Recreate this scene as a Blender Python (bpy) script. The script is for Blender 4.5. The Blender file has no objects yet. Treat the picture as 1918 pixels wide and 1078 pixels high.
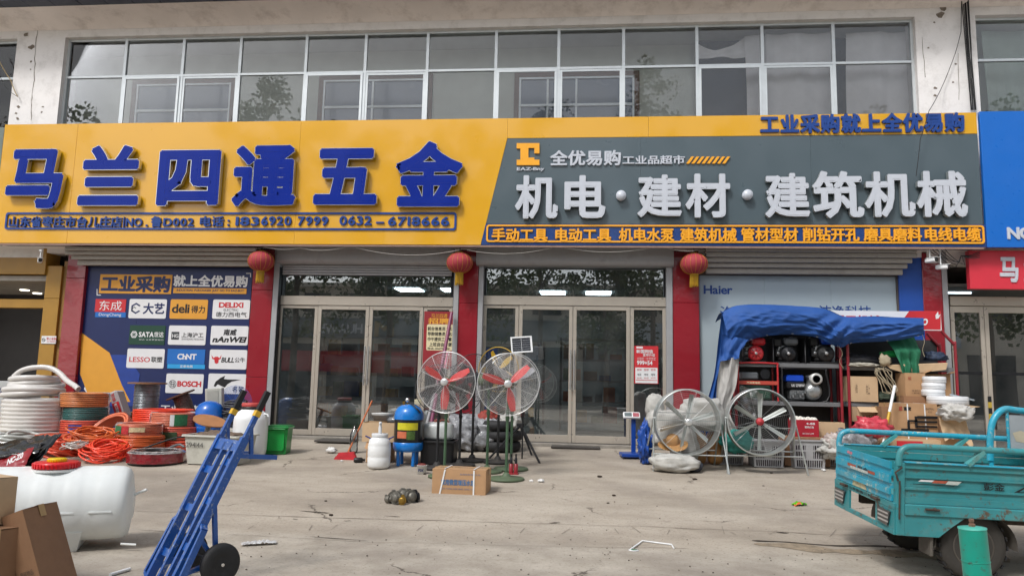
import bpy, math, random
from mathutils import Vector, Matrix, noise
random.seed(7)
R = math.radians
SC = bpy.context.scene
COL = SC.collection
# ------------------------------------------------------------ camera, sky, sun, exposure
FOC, IW, IH = 1385.0, 1918, 1078
YAW, PIT, ROL = R(5.55), R(7.3), R(1.26)
CP = Vector((0, -13.5, 1.1))
FW = Vector((-math.sin(YAW)*math.cos(PIT), math.cos(YAW)*math.cos(PIT), math.sin(PIT)))
R0 = Vector((math.cos(YAW), math.sin(YAW), 0)); U0 = R0.cross(FW)
RT = R0*math.cos(ROL) + U0*math.sin(ROL); UP = U0*math.cos(ROL) - R0*math.sin(ROL)
cd = bpy.data.cameras.new('camera'); cam = bpy.data.objects.new('camera', cd); COL.objects.link(cam)
m = Matrix((RT, UP, -FW)).transposed().to_4x4(); m.translation = CP; cam.matrix_world = m
cd.sensor_width = 36; cd.lens = 36*FOC/IW; cd.clip_start = .05; cd.clip_end = 500
SC.camera = cam
SUN_EL, SUN_AZ = R(50), R(212)          # azimuth of the sun, clockwise from +Y
w = bpy.data.worlds.new('World'); SC.world = w; w.use_nodes = True
nt = w.node_tree; nt.nodes.clear()
sky = nt.nodes.new('ShaderNodeTexSky'); sky.sky_type = 'NISHITA'; sky.sun_disc = False
sky.sun_elevation = SUN_EL; sky.sun_rotation = SUN_AZ; sky.dust_density = 2.5; sky.air_density = 1.0; sky.ozone_density = 1
hs = nt.nodes.new('ShaderNodeHueSaturation'); hs.inputs['Saturation'].default_value = .34
bgn = nt.nodes.new('ShaderNodeBackground'); bgn.inputs[1].default_value = .125
out = nt.nodes.new('ShaderNodeOutputWorld')
nt.links.new(sky.outputs[0], hs.inputs['Color']); nt.links.new(hs.outputs[0], bgn.inputs[0]); nt.links.new(bgn.outputs[0], out.inputs[0])
sl = bpy.data.lights.new('sun', 'SUN'); sl.energy = 1.5; sl.angle = R(12); sl.color = (1, .98, .955)
so = bpy.data.objects.new('sun', sl); COL.objects.link(so)
sd = Vector((math.sin(SUN_AZ)*math.cos(SUN_EL), math.cos(SUN_AZ)*math.cos(SUN_EL), math.sin(SUN_EL)))
so.rotation_euler = sd.to_track_quat('Z', 'Y').to_euler(); so.location = (-8, -20, 20)
SC.view_settings.view_transform = 'Standard'; SC.view_settings.look = 'None'; SC.view_settings.gamma = 1
SC.view_settings.exposure = 0.56
SC.cycles.max_bounces = 8; SC.cycles.transparent_max_bounces = 16; SC.cycles.glossy_bounces = 3; SC.cycles.caustics_reflective = False
SC.cycles.caustics_refractive = False; SC.cycles.sample_clamp_indirect = 4; SC.cycles.use_denoising = True
# ------------------------------------------------------------ where a point of the place lies
def ray(px, py): return FW + RT*((px-IW/2)/FOC) + UP*((IH/2-py)/FOC)
def P(px, py, Y): d = ray(px, py); return CP + d*((Y-CP.y)/d.y)
def D(px, py, dep): return CP + ray(px, py)*dep
def gz(Y):
    a = -Y
    return -.055*min(max(a, 0), 5.3) - .1*min(max(a-5.3, 0), 1.0)
def G(px, py):
    d = ray(px, py); t = 3.0
    while t < 40:
        q = CP + d*t
        if q.z <= gz(q.y): return Vector((q.x, q.y, gz(q.y)))
        t += .004
    return q
def S(px, Y):
    lo, hi = 600, 1400
    for _ in range(30):
        mi = (lo+hi)/2
        if P(px, mi, Y).z > gz(Y): lo = mi
        else: hi = mi
    return P(px, lo, Y)
def mp(v): return (Vector(v)-CP).dot(FW)/FOC      # metres per photo pixel there
def zat(px, py, Y): return P(px, py, Y).z
# ------------------------------------------------------------ materials
def hx(s):
    s = s.lstrip('#'); v = [int(s[i:i+2], 16)/255 for i in (0, 2, 4)]
    return tuple(c/12.92 if c <= .04045 else ((c+.055)/1.055)**2.4 for c in v)
MATS = {}
def mat(name, col, rough=.5, metal=0, var=.12, scale=6, bump=0., bscale=40, coat=0, dirt=0, dcol='#5a5045', emit=0, spec=.5, trans=0, stretch=None, wave=0, sss=0, wear=0, wcol='#5b4334', wscale=22):
    if name in MATS: return MATS[name]
    if isinstance(col, str): col = hx(col)
    m = bpy.data.materials.new(name); m.use_nodes = True; t = m.node_tree; N = t.nodes; L = t.links
    b = N['Principled BSDF']; b.inputs['Roughness'].default_value = rough; b.inputs['Metallic'].default_value = metal
    b.inputs['Coat Weight'].default_value = coat; b.inputs['Coat Roughness'].default_value = .06
    b.inputs['Specular IOR Level'].default_value = spec
    if trans: b.inputs['Transmission Weight'].default_value = trans
    if sss: b.inputs['Subsurface Weight'].default_value = sss; b.inputs['Subsurface Radius'].default_value = (.05, .05, .05)
    tc = N.new('ShaderNodeTexCoord'); co = tc.outputs['Object']
    if stretch:
        mpn = N.new('ShaderNodeMapping'); mpn.inputs['Scale'].default_value = stretch; L.new(co, mpn.inputs[0]); co = mpn.outputs[0]
    def nz(s, det=4, ro=.55):
        n = N.new('ShaderNodeTexNoise'); n.inputs['Scale'].default_value = s; n.inputs['Detail'].default_value = det; n.inputs['Roughness'].default_value = ro
        L.new(co, n.inputs['Vector']); return n.outputs['Fac']
    def ramp(f, a, b_, ca, cb):
        r = N.new('ShaderNodeValToRGB'); r.color_ramp.elements[0].position = a; r.color_ramp.elements[1].position = b_
        r.color_ramp.elements[0].color = (*ca, 1); r.color_ramp.elements[1].color = (*cb, 1); L.new(f, r.inputs[0]); return r.outputs[0]
    lo = tuple(max(0, c*(1-var)) for c in col); hi = tuple(min(1, c*(1+var)) for c in col)
    f = nz(scale); c = ramp(f, .3, .7, lo, hi)
    if dirt:
        mx = N.new('ShaderNodeMix'); mx.data_type = 'RGBA'
        g = ramp(nz(scale*.6+1.3, 8, .7), .5, .72, (0, 0, 0), (dirt,)*3)
        L.new(g, mx.inputs[0]); L.new(c, mx.inputs[6]); mx.inputs[7].default_value = (*hx(dcol), 1); c = mx.outputs[2]
    if wear:      # chips and rust spots, gathered in patches
        a1 = ramp(nz(wscale, 7, .7), .60-.06*wear, .64-.06*wear, (0, 0, 0), (1, 1, 1)); a2 = ramp(nz(wscale*.16, 3), .42, .62, (0, 0, 0), (1, 1, 1))
        mm = N.new('ShaderNodeMath'); mm.operation = 'MULTIPLY'; L.new(a1, mm.inputs[0]); L.new(a2, mm.inputs[1])
        mx = N.new('ShaderNodeMix'); mx.data_type = 'RGBA'; L.new(mm.outputs[0], mx.inputs[0]); L.new(c, mx.inputs[6]); mx.inputs[7].default_value = (*hx(wcol), 1); c = mx.outputs[2]
    L.new(c, b.inputs['Base Color'])
    if rough > .02:
        rr = N.new('ShaderNodeMapRange'); rr.inputs[3].default_value = max(.02, rough-.08); rr.inputs[4].default_value = min(1, rough+.08)
        L.new(nz(scale*2.3), rr.inputs[0]); L.new(rr.outputs[0], b.inputs['Roughness'])
    if bump or wave:
        bp = N.new('ShaderNodeBump'); bp.inputs['Strength'].default_value = bump or wave; bp.inputs['Distance'].default_value = .01 if bump else .05
        L.new(nz(bscale, 5), bp.inputs['Height']); L.new(bp.outputs[0], b.inputs['Normal'])
        if coat: L.new(bp.outputs[0], b.inputs['Coat Normal'])
    if emit:
        b.inputs['Emission Color'].default_value = (*col, 1); b.inputs['Emission Strength'].default_value = emit
    MATS[name] = m; return m
def glass(name, tint=(.8, .84, .84), base=.06, gl=(1, 1, 1), rough=.0, wob=0, ior=1.5, dust=.10):
    if name in MATS: return MATS[name]
    m = bpy.data.materials.new(name); m.use_nodes = True; t = m.node_tree; N = t.nodes; L = t.links; N.remove(N['Principled BSDF'])
    o = N['Material Output']; tr = N.new('ShaderNodeBsdfTransparent'); tr.inputs[0].default_value = (*tint, 1)
    g = N.new('ShaderNodeBsdfGlossy'); g.inputs['Roughness'].default_value = rough; g.inputs['Color'].default_value = (*gl, 1)
    fr = N.new('ShaderNodeFresnel'); fr.inputs[0].default_value = ior
    ad = N.new('ShaderNodeMath'); ad.operation = 'ADD'; ad.inputs[1].default_value = base; ad.use_clamp = True
    mx = N.new('ShaderNodeMixShader'); L.new(fr.outputs[0], ad.inputs[0]); L.new(ad.outputs[0], mx.inputs[0]); L.new(tr.outputs[0], mx.inputs[1]); L.new(g.outputs[0], mx.inputs[2])
    # a film of dust
    df = N.new('ShaderNodeBsdfDiffuse'); df.inputs[0].default_value = (.45, .44, .42, 1)
    tc = N.new('ShaderNodeTexCoord'); nzn = N.new('ShaderNodeTexNoise'); nzn.inputs['Scale'].default_value = 1.7; nzn.inputs['Detail'].default_value = 7
    L.new(tc.outputs['Object'], nzn.inputs['Vector'])
    mr = N.new('ShaderNodeMapRange'); mr.inputs[1].default_value = .35; mr.inputs[2].default_value = .8; mr.inputs[3].default_value = .0; mr.inputs[4].default_value = dust
    L.new(nzn.outputs['Fac'], mr.inputs[0]); m2 = N.new('ShaderNodeMixShader'); L.new(mr.outputs[0], m2.inputs[0]); L.new(mx.outputs[0], m2.inputs[1]); L.new(df.outputs[0], m2.inputs[2])
    if wob:
        bp = N.new('ShaderNodeBump'); bp.inputs['Strength'].default_value = wob; bp.inputs['Distance'].default_value = .02
        n2 = N.new('ShaderNodeTexNoise'); n2.inputs['Scale'].default_value = 1.1; n2.inputs['Detail'].default_value = 0; L.new(tc.outputs['Object'], n2.inputs['Vector'])
        L.new(n2.outputs['Fac'], bp.inputs['Height']); L.new(bp.outputs[0], g.inputs['Normal'])
    L.new(m2.outputs[0], o.inputs[0]); MATS[name] = m; return m
# ------------------------------------------------------------ mesh builder
def frame_of(d):
    d = Vector(d).normalized(); a = Vector((0, 0, 1)) if abs(d.z) < .95 else Vector((1, 0, 0))
    x = a.cross(d).normalized(); return x, d.cross(x).normalized(), d
class MB:
    def __init__(s): s.v = []; s.f = []; s.mi = []; s.sm = []; s.k = 0; s.smooth = False
    def add(s, vs, fs, sm=None):
        o = len(s.v); s.v += [tuple(v) for v in vs]
        for f in fs: s.f.append([i+o for i in f]); s.mi.append(s.k); s.sm.append(s.smooth if sm is None else sm)
        return s
    def slot(s, k): s.k = k; return s
    def box(s, x0, x1, y0, y1, z0, z1, c=0., M_=None):
        if x0 > x1: x0, x1 = x1, x0
        if y0 > y1: y0, y1 = y1, y0
        if z0 > z1: z0, z1 = z1, z0
        if c <= 0:
            vs = [Vector((x, y, z)) for x in (x0, x1) for y in (y0, y1) for z in (z0, z1)]
            fs = [(0, 1, 3, 2), (4, 6, 7, 5), (0, 4, 5, 1), (2, 3, 7, 6), (0, 2, 6, 4), (1, 5, 7, 3)]
        else:
            c = min(c, (x1-x0)*.45, (y1-y0)*.45, (z1-z0)*.45); vs = []; ix = {}
            for i, x in enumerate((x0, x1)):
                for j, y in enumerate((y0, y1)):
                    for k, z in enumerate((z0, z1)):
                        sx, sy, sz = 1-2*i, 1-2*j, 1-2*k
                        for a, p in enumerate(((x, y+sy*c, z+sz*c), (x+sx*c, y, z+sz*c), (x+sx*c, y+sy*c, z))):
                            ix[i, j, k, a] = len(vs); vs.append(Vector(p))
            q = lambda *t: ix[t]
            fs = []
            for i in (0, 1): fs += [(q(i, 0, 0, 0), q(i, 0, 1, 0), q(i, 1, 1, 0), q(i, 1, 0, 0)), (q(0, i, 0, 1), q(1, i, 0, 1), q(1, i, 1, 1), q(0, i, 1, 1)), (q(0, 0, i, 2), q(1, 0, i, 2), q(1, 1, i, 2), q(0, 1, i, 2))]
            for a in (0, 1):
                for b in (0, 1):
                    fs += [(q(a, b, 0, 0), q(a, b, 1, 0), q(a, b, 1, 1), q(a, b, 0, 1)), (q(a, 0, b, 0), q(a, 1, b, 0), q(a, 1, b, 2), q(a, 0, b, 2)), (q(0, a, b, 1), q(1, a, b, 1), q(1, a, b, 2), q(0, a, b, 2))]
                    for d in (0, 1): fs.append((q(a, b, d, 0), q(a, b, d, 1), q(a, b, d, 2)))
        if M_ is not None: vs = [M_ @ v for v in vs]
        return s.add(vs, fs, False)
    def obox(s, c, size, rot=(0, 0, 0), ch=0.):
        from mathutils import Euler
        M_ = Matrix.Translation(Vector(c)) @ Euler(rot).to_matrix().to_4x4(); a, b, d = (x/2 for x in size)
        return s.box(-a, a, -b, b, -d, d, ch, M_)
    def bar(s, p, q, w, h=None, roll=None):      # rectangular bar from p to q
        p, q = Vector(p), Vector(q); h = h or w; x, y, d = frame_of(q-p)
        if roll is not None:
            y = Vector(roll).normalized(); x = y.cross(d).normalized(); y = d.cross(x).normalized()
        vs = [b + x*(i*w/2) + y*(j*h/2) for b in (p, q) for i, j in ((-1, -1), (1, -1), (1, 1), (-1, 1))]
        return s.add(vs, [(3, 2, 1, 0), (4, 5, 6, 7), (0, 1, 5, 4), (1, 2, 6, 5), (2, 3, 7, 6), (3, 0, 4, 7)], False)
    def tube(s, pts, r, seg=8, closed=False, cap=True):
        pts = [Vector(p) for p in pts]; n = len(pts); rings = []; x = None
        for i, p in enumerate(pts):
            if closed: d = pts[(i+1) % n]-pts[i-1]
            else: d = pts[min(i+1, n-1)]-pts[max(i-1, 0)]
            if d.length < 1e-9: d = Vector((0, 0, 1))
            d.normalize()
            if x is None: x, y, _ = frame_of(d)
            else:
                x = x - d*x.dot(d)
                if x.length < 1e-6: x, y, _ = frame_of(d)
                x.normalize(); y = d.cross(x)
            rr = r[i] if isinstance(r, (list, tuple)) else r
            rings.append([p + x*(math.cos(2*math.pi*k/seg)*rr) + y*(math.sin(2*math.pi*k/seg)*rr) for k in range(seg)])
        vs = [v for g in rings for v in g]; fs = []
        for i in range(n if closed else n-1):
            a, b = i*seg, ((i+1) % n)*seg
            for k in range(seg): fs.append((a+k, a+(k+1) % seg, b+(k+1) % seg, b+k))
        s.add(vs, fs, True)
        if cap and not closed: s.add(rings[0], [tuple(range(seg))[::-1]], False); s.add(rings[-1], [tuple(range(seg))], False)
        return s
    def lathe(s, prof, c=(0, 0, 0), seg=28, axis=(0, 0, 1), sx=1, sy=1, sm=True, cap=True):
        x, y, d = frame_of(axis)
        if Vector(axis).normalized().z > .99: x, y, d = Vector((1, 0, 0)), Vector((0, 1, 0)), Vector((0, 0, 1))
        c = Vector(c); vs = []; fs = []
        for r, z in prof:
            for k in range(seg):
                a = 2*math.pi*k/seg; vs.append(c + x*(math.cos(a)*r*sx) + y*(math.sin(a)*r*sy) + d*z)
        for i in range(len(prof)-1):
            for k in range(seg): fs.append((i*seg+k, i*seg+(k+1) % seg, (i+1)*seg+(k+1) % seg, (i+1)*seg+k))
        s.add(vs, fs, sm)
        for i, o in ((0, -1), (len(prof)-1, 1)):
            if cap and prof[0] != prof[-1] and prof[i][0] > 1e-6: s.add([vs[i*seg+k] for k in range(seg)], [tuple(range(seg))[::o]], False)
        return s
    def cyl(s, p, q, r, seg=16, r2=None): 
        p, q = Vector(p), Vector(q); return s.lathe([(r, 0), (r if r2 is None else r2, (q-p).length)], p, seg, q-p)
    def ring(s, c, R_, r, axis=(0, 0, 1), seg=40, ts=6, sx=1, sy=1):
        x, y, d = frame_of(axis)
        return s.tube([Vector(c)+x*(math.cos(2*math.pi*k/seg)*R_*sx)+y*(math.sin(2*math.pi*k/seg)*R_*sy) for k in range(seg)], r, ts, True)
    def prism(s, pts, vec):       # planar polygon (3D points) pushed along vec
        pts = [Vector(p) for p in pts]; n = len(pts); vec = Vector(vec)
        return s.add(pts+[p+vec for p in pts], [tuple(range(n)), tuple(range(n, 2*n))[::-1]]+[(i, i+n, (i+1) % n+n, (i+1) % n) for i in range(n)], False)
    def quad(s, a, b, c, d): return s.add([a, b, c, d], [(0, 1, 2, 3)], False)
    def grid(s, fn, nu, nv, sm=True, thick=None):
        vs = [Vector(fn(i/nu, j/nv)) for j in range(nv+1) for i in range(nu+1)]; W_ = nu+1
        fs = [(j*W_+i, j*W_+i+1, (j+1)*W_+i+1, (j+1)*W_+i) for j in range(nv) for i in range(nu)]
        return s.add(vs, fs, sm)
    def blob(s, c, rx, ry, rz, amp=.15, fr=2., seed=0, nu=26, nv=16, flat=None, sq=1.):
        c = Vector(c); vs = []; fs = []
        for j in range(nv+1):
            th = math.pi*j/nv
            for i in range(nu):
                ph = 2*math.pi*i/nu; d = Vector((math.sin(th)*math.cos(ph), math.sin(th)*math.sin(ph), math.cos(th)))
                k = 1+amp*noise.noise(d*fr+Vector((seed*7.3, seed, 0)))+amp*.6*noise.noise(d*fr*2.7+Vector((seed, 3, 9)))
                if sq != 1: d = Vector([math.copysign(abs(q)**sq, q) for q in d])
                p = Vector((d.x*rx, d.y*ry, d.z*rz))*k
                if flat is not None and p.z < flat: p.z = flat + (p.z-flat)*.05
                vs.append(c+p)
        for j in range(nv):
            for i in range(nu): fs.append((j*nu+i, (j+1)*nu+i, (j+1)*nu+(i+1) % nu, j*nu+(i+1) % nu))
        return s.add(vs, fs, True)
    def mesh(s, name, mats):
        me = bpy.data.meshes.new(name); me.from_pydata(s.v, [], s.f)
        for m_ in (mats if isinstance(mats, (list, tuple)) else [mats]): me.materials.append(m_)
        me.polygons.foreach_set('material_index', s.mi); me.polygons.foreach_set('use_smooth', s.sm); me.update()
        return me
# ------------------------------------------------------------ objects
WORLD = set()
def tag(o, label=None, cat=None, group=None, kind=None):
    if label: o['label'] = label
    if cat: o['category'] = cat
    if group: o['group'] = group
    if kind: o['kind'] = kind
    return o
def thing(name, label, cat, loc=(0, 0, 0), rz=0, group=None, kind=None, world=False, rot=None):
    o = bpy.data.objects.new(name, None); COL.objects.link(o); o.location = loc; o.rotation_euler = rot or (0, 0, rz)
    o.empty_display_size = .1; tag(o, label, cat, group, kind)
    if world: WORLD.add(o.name)
    return o
def link(name, me, parent=None, label=None):
    o = bpy.data.objects.new(name, me); COL.objects.link(o)
    if parent is not None: o.parent = parent
    if label: o['label'] = label
    return o
def rootloc(p):
    q = Vector((0, 0, 0)); w_ = False
    while p is not None:
        if p.name in WORLD: w_ = True; q = Vector(p.location)
        p = p.parent
    return q if w_ else None
def part(name, mb, mats, parent=None, label=None):
    ro = rootloc(parent)
    if ro is not None: mb.v = [(x-ro.x, y-ro.y, z-ro.z) for x, y, z in mb.v]
    return link(name, mb.mesh(name, mats), parent, label)
def single(name, mb, mats, label, cat, group=None, kind=None, loc=None, rz=0):
    o = link(name, mb.mesh(name, mats)); tag(o, label, cat, group, kind)
    if loc is not None: o.location = loc; o.rotation_euler = (0, 0, rz)
    return o
def copy_tree(o, parent=None):
    c = o.copy(); COL.objects.link(c)
    if parent is not None: c.parent = parent
    for ch in list(o.children): copy_tree(ch, c)
    return c
# ------------------------------------------------------------ lettering
GL = {}
def glyph(ch):            # flat glyph: points, faces, outline edges
    if ch in GL: return GL[ch]
    cu = bpy.data.curves.new('g', 'FONT'); cu.body = ch; cu.size = 1; cu.resolution_u = 3; cu.fill_mode = 'FRONT'
    ob = bpy.data.objects.new('g', cu); COL.objects.link(ob); bpy.context.view_layer.update()
    dg = bpy.context.evaluated_depsgraph_get(); me = bpy.data.meshes.new_from_object(ob.evaluated_get(dg))
    ix = {}; vs = []; mp_ = []
    for v in me.vertices:
        k = (round(v.co.x, 5), round(v.co.y, 5))
        if k not in ix: ix[k] = len(vs); vs.append(k)
        mp_.append(ix[k])
    fs = [tuple(mp_[i] for i in p.vertices) for p in me.polygons]; fs = [f for f in fs if len(set(f)) > 2]
    ec = {}
    for f in fs:
        for i in range(len(f)):
            e = (f[i], f[(i+1) % len(f)]); k = tuple(sorted(e)); ec.setdefault(k, []).append(e)
    ed = [v[0] for v in ec.values() if len(v) == 1 and v[0][0] != v[0][1]]
    bpy.data.objects.remove(ob); bpy.data.curves.remove(cu); bpy.data.meshes.remove(me)
    GL[ch] = (vs, fs, ed); return GL[ch]
def strmesh(s, gap=0.):     # a run of glyphs, one after another
    if len(s) == 1: return [glyph(s)]
    outl = []; x = 0
    for ch in s:
        if ch == ' ': x += .32; continue
        vs, fs, ed = glyph(ch)
        if not vs: x += .4; continue
        x0 = min(v[0] for v in vs); x1 = max(v[0] for v in vs); wide = ord(ch) > 0x2E80
        adv = 1.0 if wide else x1-x0+.07
        outl.append(([(v[0]+x-(0 if wide else x0), v[1]) for v in vs], fs, ed)); x += adv+gap
    return outl
def text(s, box, Y, mb=None, bold=.02, depth=0., slots=(0, 0), gap=0., plane=None, slant=0.):
    """letters filling photo-box (x0,y0,x1,y1) of their front face; the back lies on the upright plane Y; bold thickens the strokes"""
    runs = strmesh(s, gap)
    A = [v for r in runs for v in r[0]]
    if not A: return []
    gx0, gx1 = min(v[0] for v in A)-bold, max(v[0] for v in A)+bold; gy0, gy1 = min(v[1] for v in A)-bold, max(v[1] for v in A)+bold
    if plane is None:
        x0, y0, x1, y1 = box; ym = (y0+y1)/2; YF_ = Y-depth
        X0, X1 = P(x0, ym, YF_).x, P(x1, ym, YF_).x; xm = (x0+x1)/2; zt, zb = P(xm, y0, YF_).z, P(xm, y1, YF_).z
        fn = lambda u, v, t: (X0+(X1-X0)*u + slant*(v-.5)*(zt-zb), Y-t, zb+(zt-zb)*v); W_, H_ = X1-X0, zt-zb
    else:
        po_, rv, uv, nv = (Vector(q) for q in plane); nn = nv.normalized(); fn = lambda u, v, t: po_+rv*u+uv*v+nn*t; W_, H_ = rv.length, uv.length
    sx, sy = 1/max(gx1-gx0, 1e-6), 1/max(gy1-gy0, 1e-6)
    F_ = lambda x, y, t: fn((x-gx0)*sx, (y-gy0)*sy, t)
    outl = []; st_ = .0004 if depth else .00012; cnt = 0
    for vs, fs, ed in runs:
        mm = mb or MB()
        def put(pts, faces, k):
            o = len(mm.v); mm.v += [tuple(c) for c in pts]
            for f in faces: mm.f.append([i+o for i in f]); mm.mi.append(k); mm.sm.append(False)
        put([F_(x, y, depth) for x, y in vs], fs, slots[0])
        if depth: put([F_(*vs[i], t) for e in ed for i in e for t in (0, depth)], [(4*i, 4*i+2, 4*i+3, 4*i+1) for i in range(len(ed))], slots[1])
        if bold > 0:
            for a_, b_ in ed:
                (ax, ay), (bx_, by) = vs[a_], vs[b_]; dx, dy = bx_-ax, by-ay; l = math.hypot(dx, dy)
                if l < 1e-5: continue
                dx, dy = dx/l, dy/l; ex = bold*.55 if l > .02 else bold*.3; nx, ny = -dy*bold, dx*bold; cnt += 1; t1 = depth-st_*(1+cnt % 9) if depth else -st_*(1+cnt % 9)*0+(-.00005)*(1+cnt % 9)
                q = [(ax-dx*ex-nx, ay-dy*ex-ny), (bx_+dx*ex-nx, by+dy*ex-ny), (bx_+dx*ex+nx, by+dy*ex+ny), (ax-dx*ex+nx, ay-dy*ex+ny)]
                put([F_(x, y, t1) for x, y in q], [(0, 1, 2, 3)], slots[0])
                if depth: put([F_(x, y, t) for x, y in q for t in (0, t1)], [(2*i, 2*((i+1) % 4), 2*((i+1) % 4)+1, 2*i+1) for i in range(4)], slots[1])
        outl.append(mm)
    return outl
def letters(name, s, box, Y, parent, mats, bold=.02, depth=.03, gap=0., **k):
    for mm in text(s, box, Y, None, bold, depth, (0, 1 if isinstance(mats, (list, tuple)) and len(mats) > 1 else 0), gap, **k): part(name, mm, mats, parent)
def rbox_pts(x0, z0, x1, z1, r, n=5):
    o = []
    for cx, cz, a0 in ((x1-r, z1-r, 0), (x0+r, z1-r, 90), (x0+r, z0+r, 180), (x1-r, z0+r, 270)):
        for i in range(n+1): a = R(a0+90*i/n); o.append((cx+r*math.cos(a), cz+r*math.sin(a)))
    return o
# ============================================================ materials used widely
WHITE_WALL = mat('old_white_paint', '#ebe8e6', .8, var=.04, scale=2.2, bump=.25, bscale=30, dirt=.35, dcol='#8d867c')
SOFFIT = mat('soffit_paint', '#efe6e0', .85, var=.06, scale=1.5, bump=.2, bscale=20, dirt=.4, dcol='#8f7f74')
ALU = mat('aluminium_frame', '#d2d8da', .35, .35, var=.04, scale=8)
ALU_DARK = mat('grey_track_metal', '#a5a6a8', .45, .3, var=.06, scale=5)
STEEL = mat('champagne_steel', '#c6bdb0', .3, .45, var=.05, scale=3)
CHROME = mat('bright_chrome', '#d8d8d8', .18, .9, var=.03)
GALV = mat('galvanised_steel', '#c3c8c6', .32, .7, var=.1, scale=12)
YEL = mat('yellow_sign_panel', '#dca304', .3, coat=.9, var=.02, scale=1, wave=.05, bscale=.6)
GREYP = mat('grey_sign_panel', '#4e5c63', .3, coat=.3, var=.02, scale=1, wave=.1, bscale=.8)
NAVY = mat('navy_acrylic', '#123a86', .15, coat=.5, var=.03)
BLUEL = mat('blue_acrylic', '#0a288a', .3, coat=.12, spec=.15, var=.05, scale=4)
GOLDSIDE = mat('letter_side_metal', '#a8906c', .35, .6, var=.05)
WLET = mat('white_acrylic', '#c2c7d0', .3, var=.03, scale=6)
RED = mat('red_laminate', '#8e1826', .3, coat=1, var=.08, scale=1.2, wave=.35, bscale=1.6)
BLACK = mat('black_plastic', '#1b1b1d', .45, var=.15)
DARKM = mat('dark_metal', '#2c2d30', .4, .6, var=.15)
SHUT = mat('grey_shutter', '#a2a1a3', .45, .2, var=.06, scale=3, dirt=.35, dcol='#6b6660')
SHUTD = mat('dusty_shutter_slat', '#a39d95', .55, .15, var=.08, scale=3, dirt=.4, dcol='#5d564e')
CARD = mat('cardboard', '#b08b66', .85, var=.08, scale=5, bump=.1, bscale=60, dirt=.25, dcol='#7d6248')
CARD2 = mat('pale_cardboard', '#c2a684', .85, var=.07, scale=4, bump=.1, bscale=60, dirt=.2, dcol='#8a7358')
CARD3 = mat('brown_cardboard', '#8d6a4e', .85, var=.1, scale=5, bump=.1, bscale=60, dirt=.25, dcol='#5d4634')
RUBBER = mat('black_rubber', '#202022', .7, var=.2, scale=9, bump=.2)
WPL = mat('white_plastic', '#e4e6e6', .35, var=.03, scale=3, sss=.1)
GLS = glass('shop_glass', (.74, .78, .78), .17, wob=.03)
GLU = glass('window_glass', (.985, .99, .99), .0, gl=(1, 1, 1), dust=.06, wob=.03)
RED_PR = mat('red_print', '#c22a32', .5, var=.03); WHITE_PR = mat('white_print', '#dddedf', .5, var=.03); BLK_PR = mat('black_print', '#17171a', .5, var=.05)
YEL_PR = mat('amber_print', '#d99a35', .5, var=.03); NAVY_PR = mat('navy_print', '#172556', .4, var=.05); GREEN_PR = mat('green_print', '#12402f', .5, var=.03)
BLUE_PR = mat('blue_print', '#1668b8', .5, var=.03); SKY_PR = mat('light_blue_print', '#2a9bd8', .5, var=.03); CREAM_PR = mat('cream_print', '#d8cda6', .5, var=.03)
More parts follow.
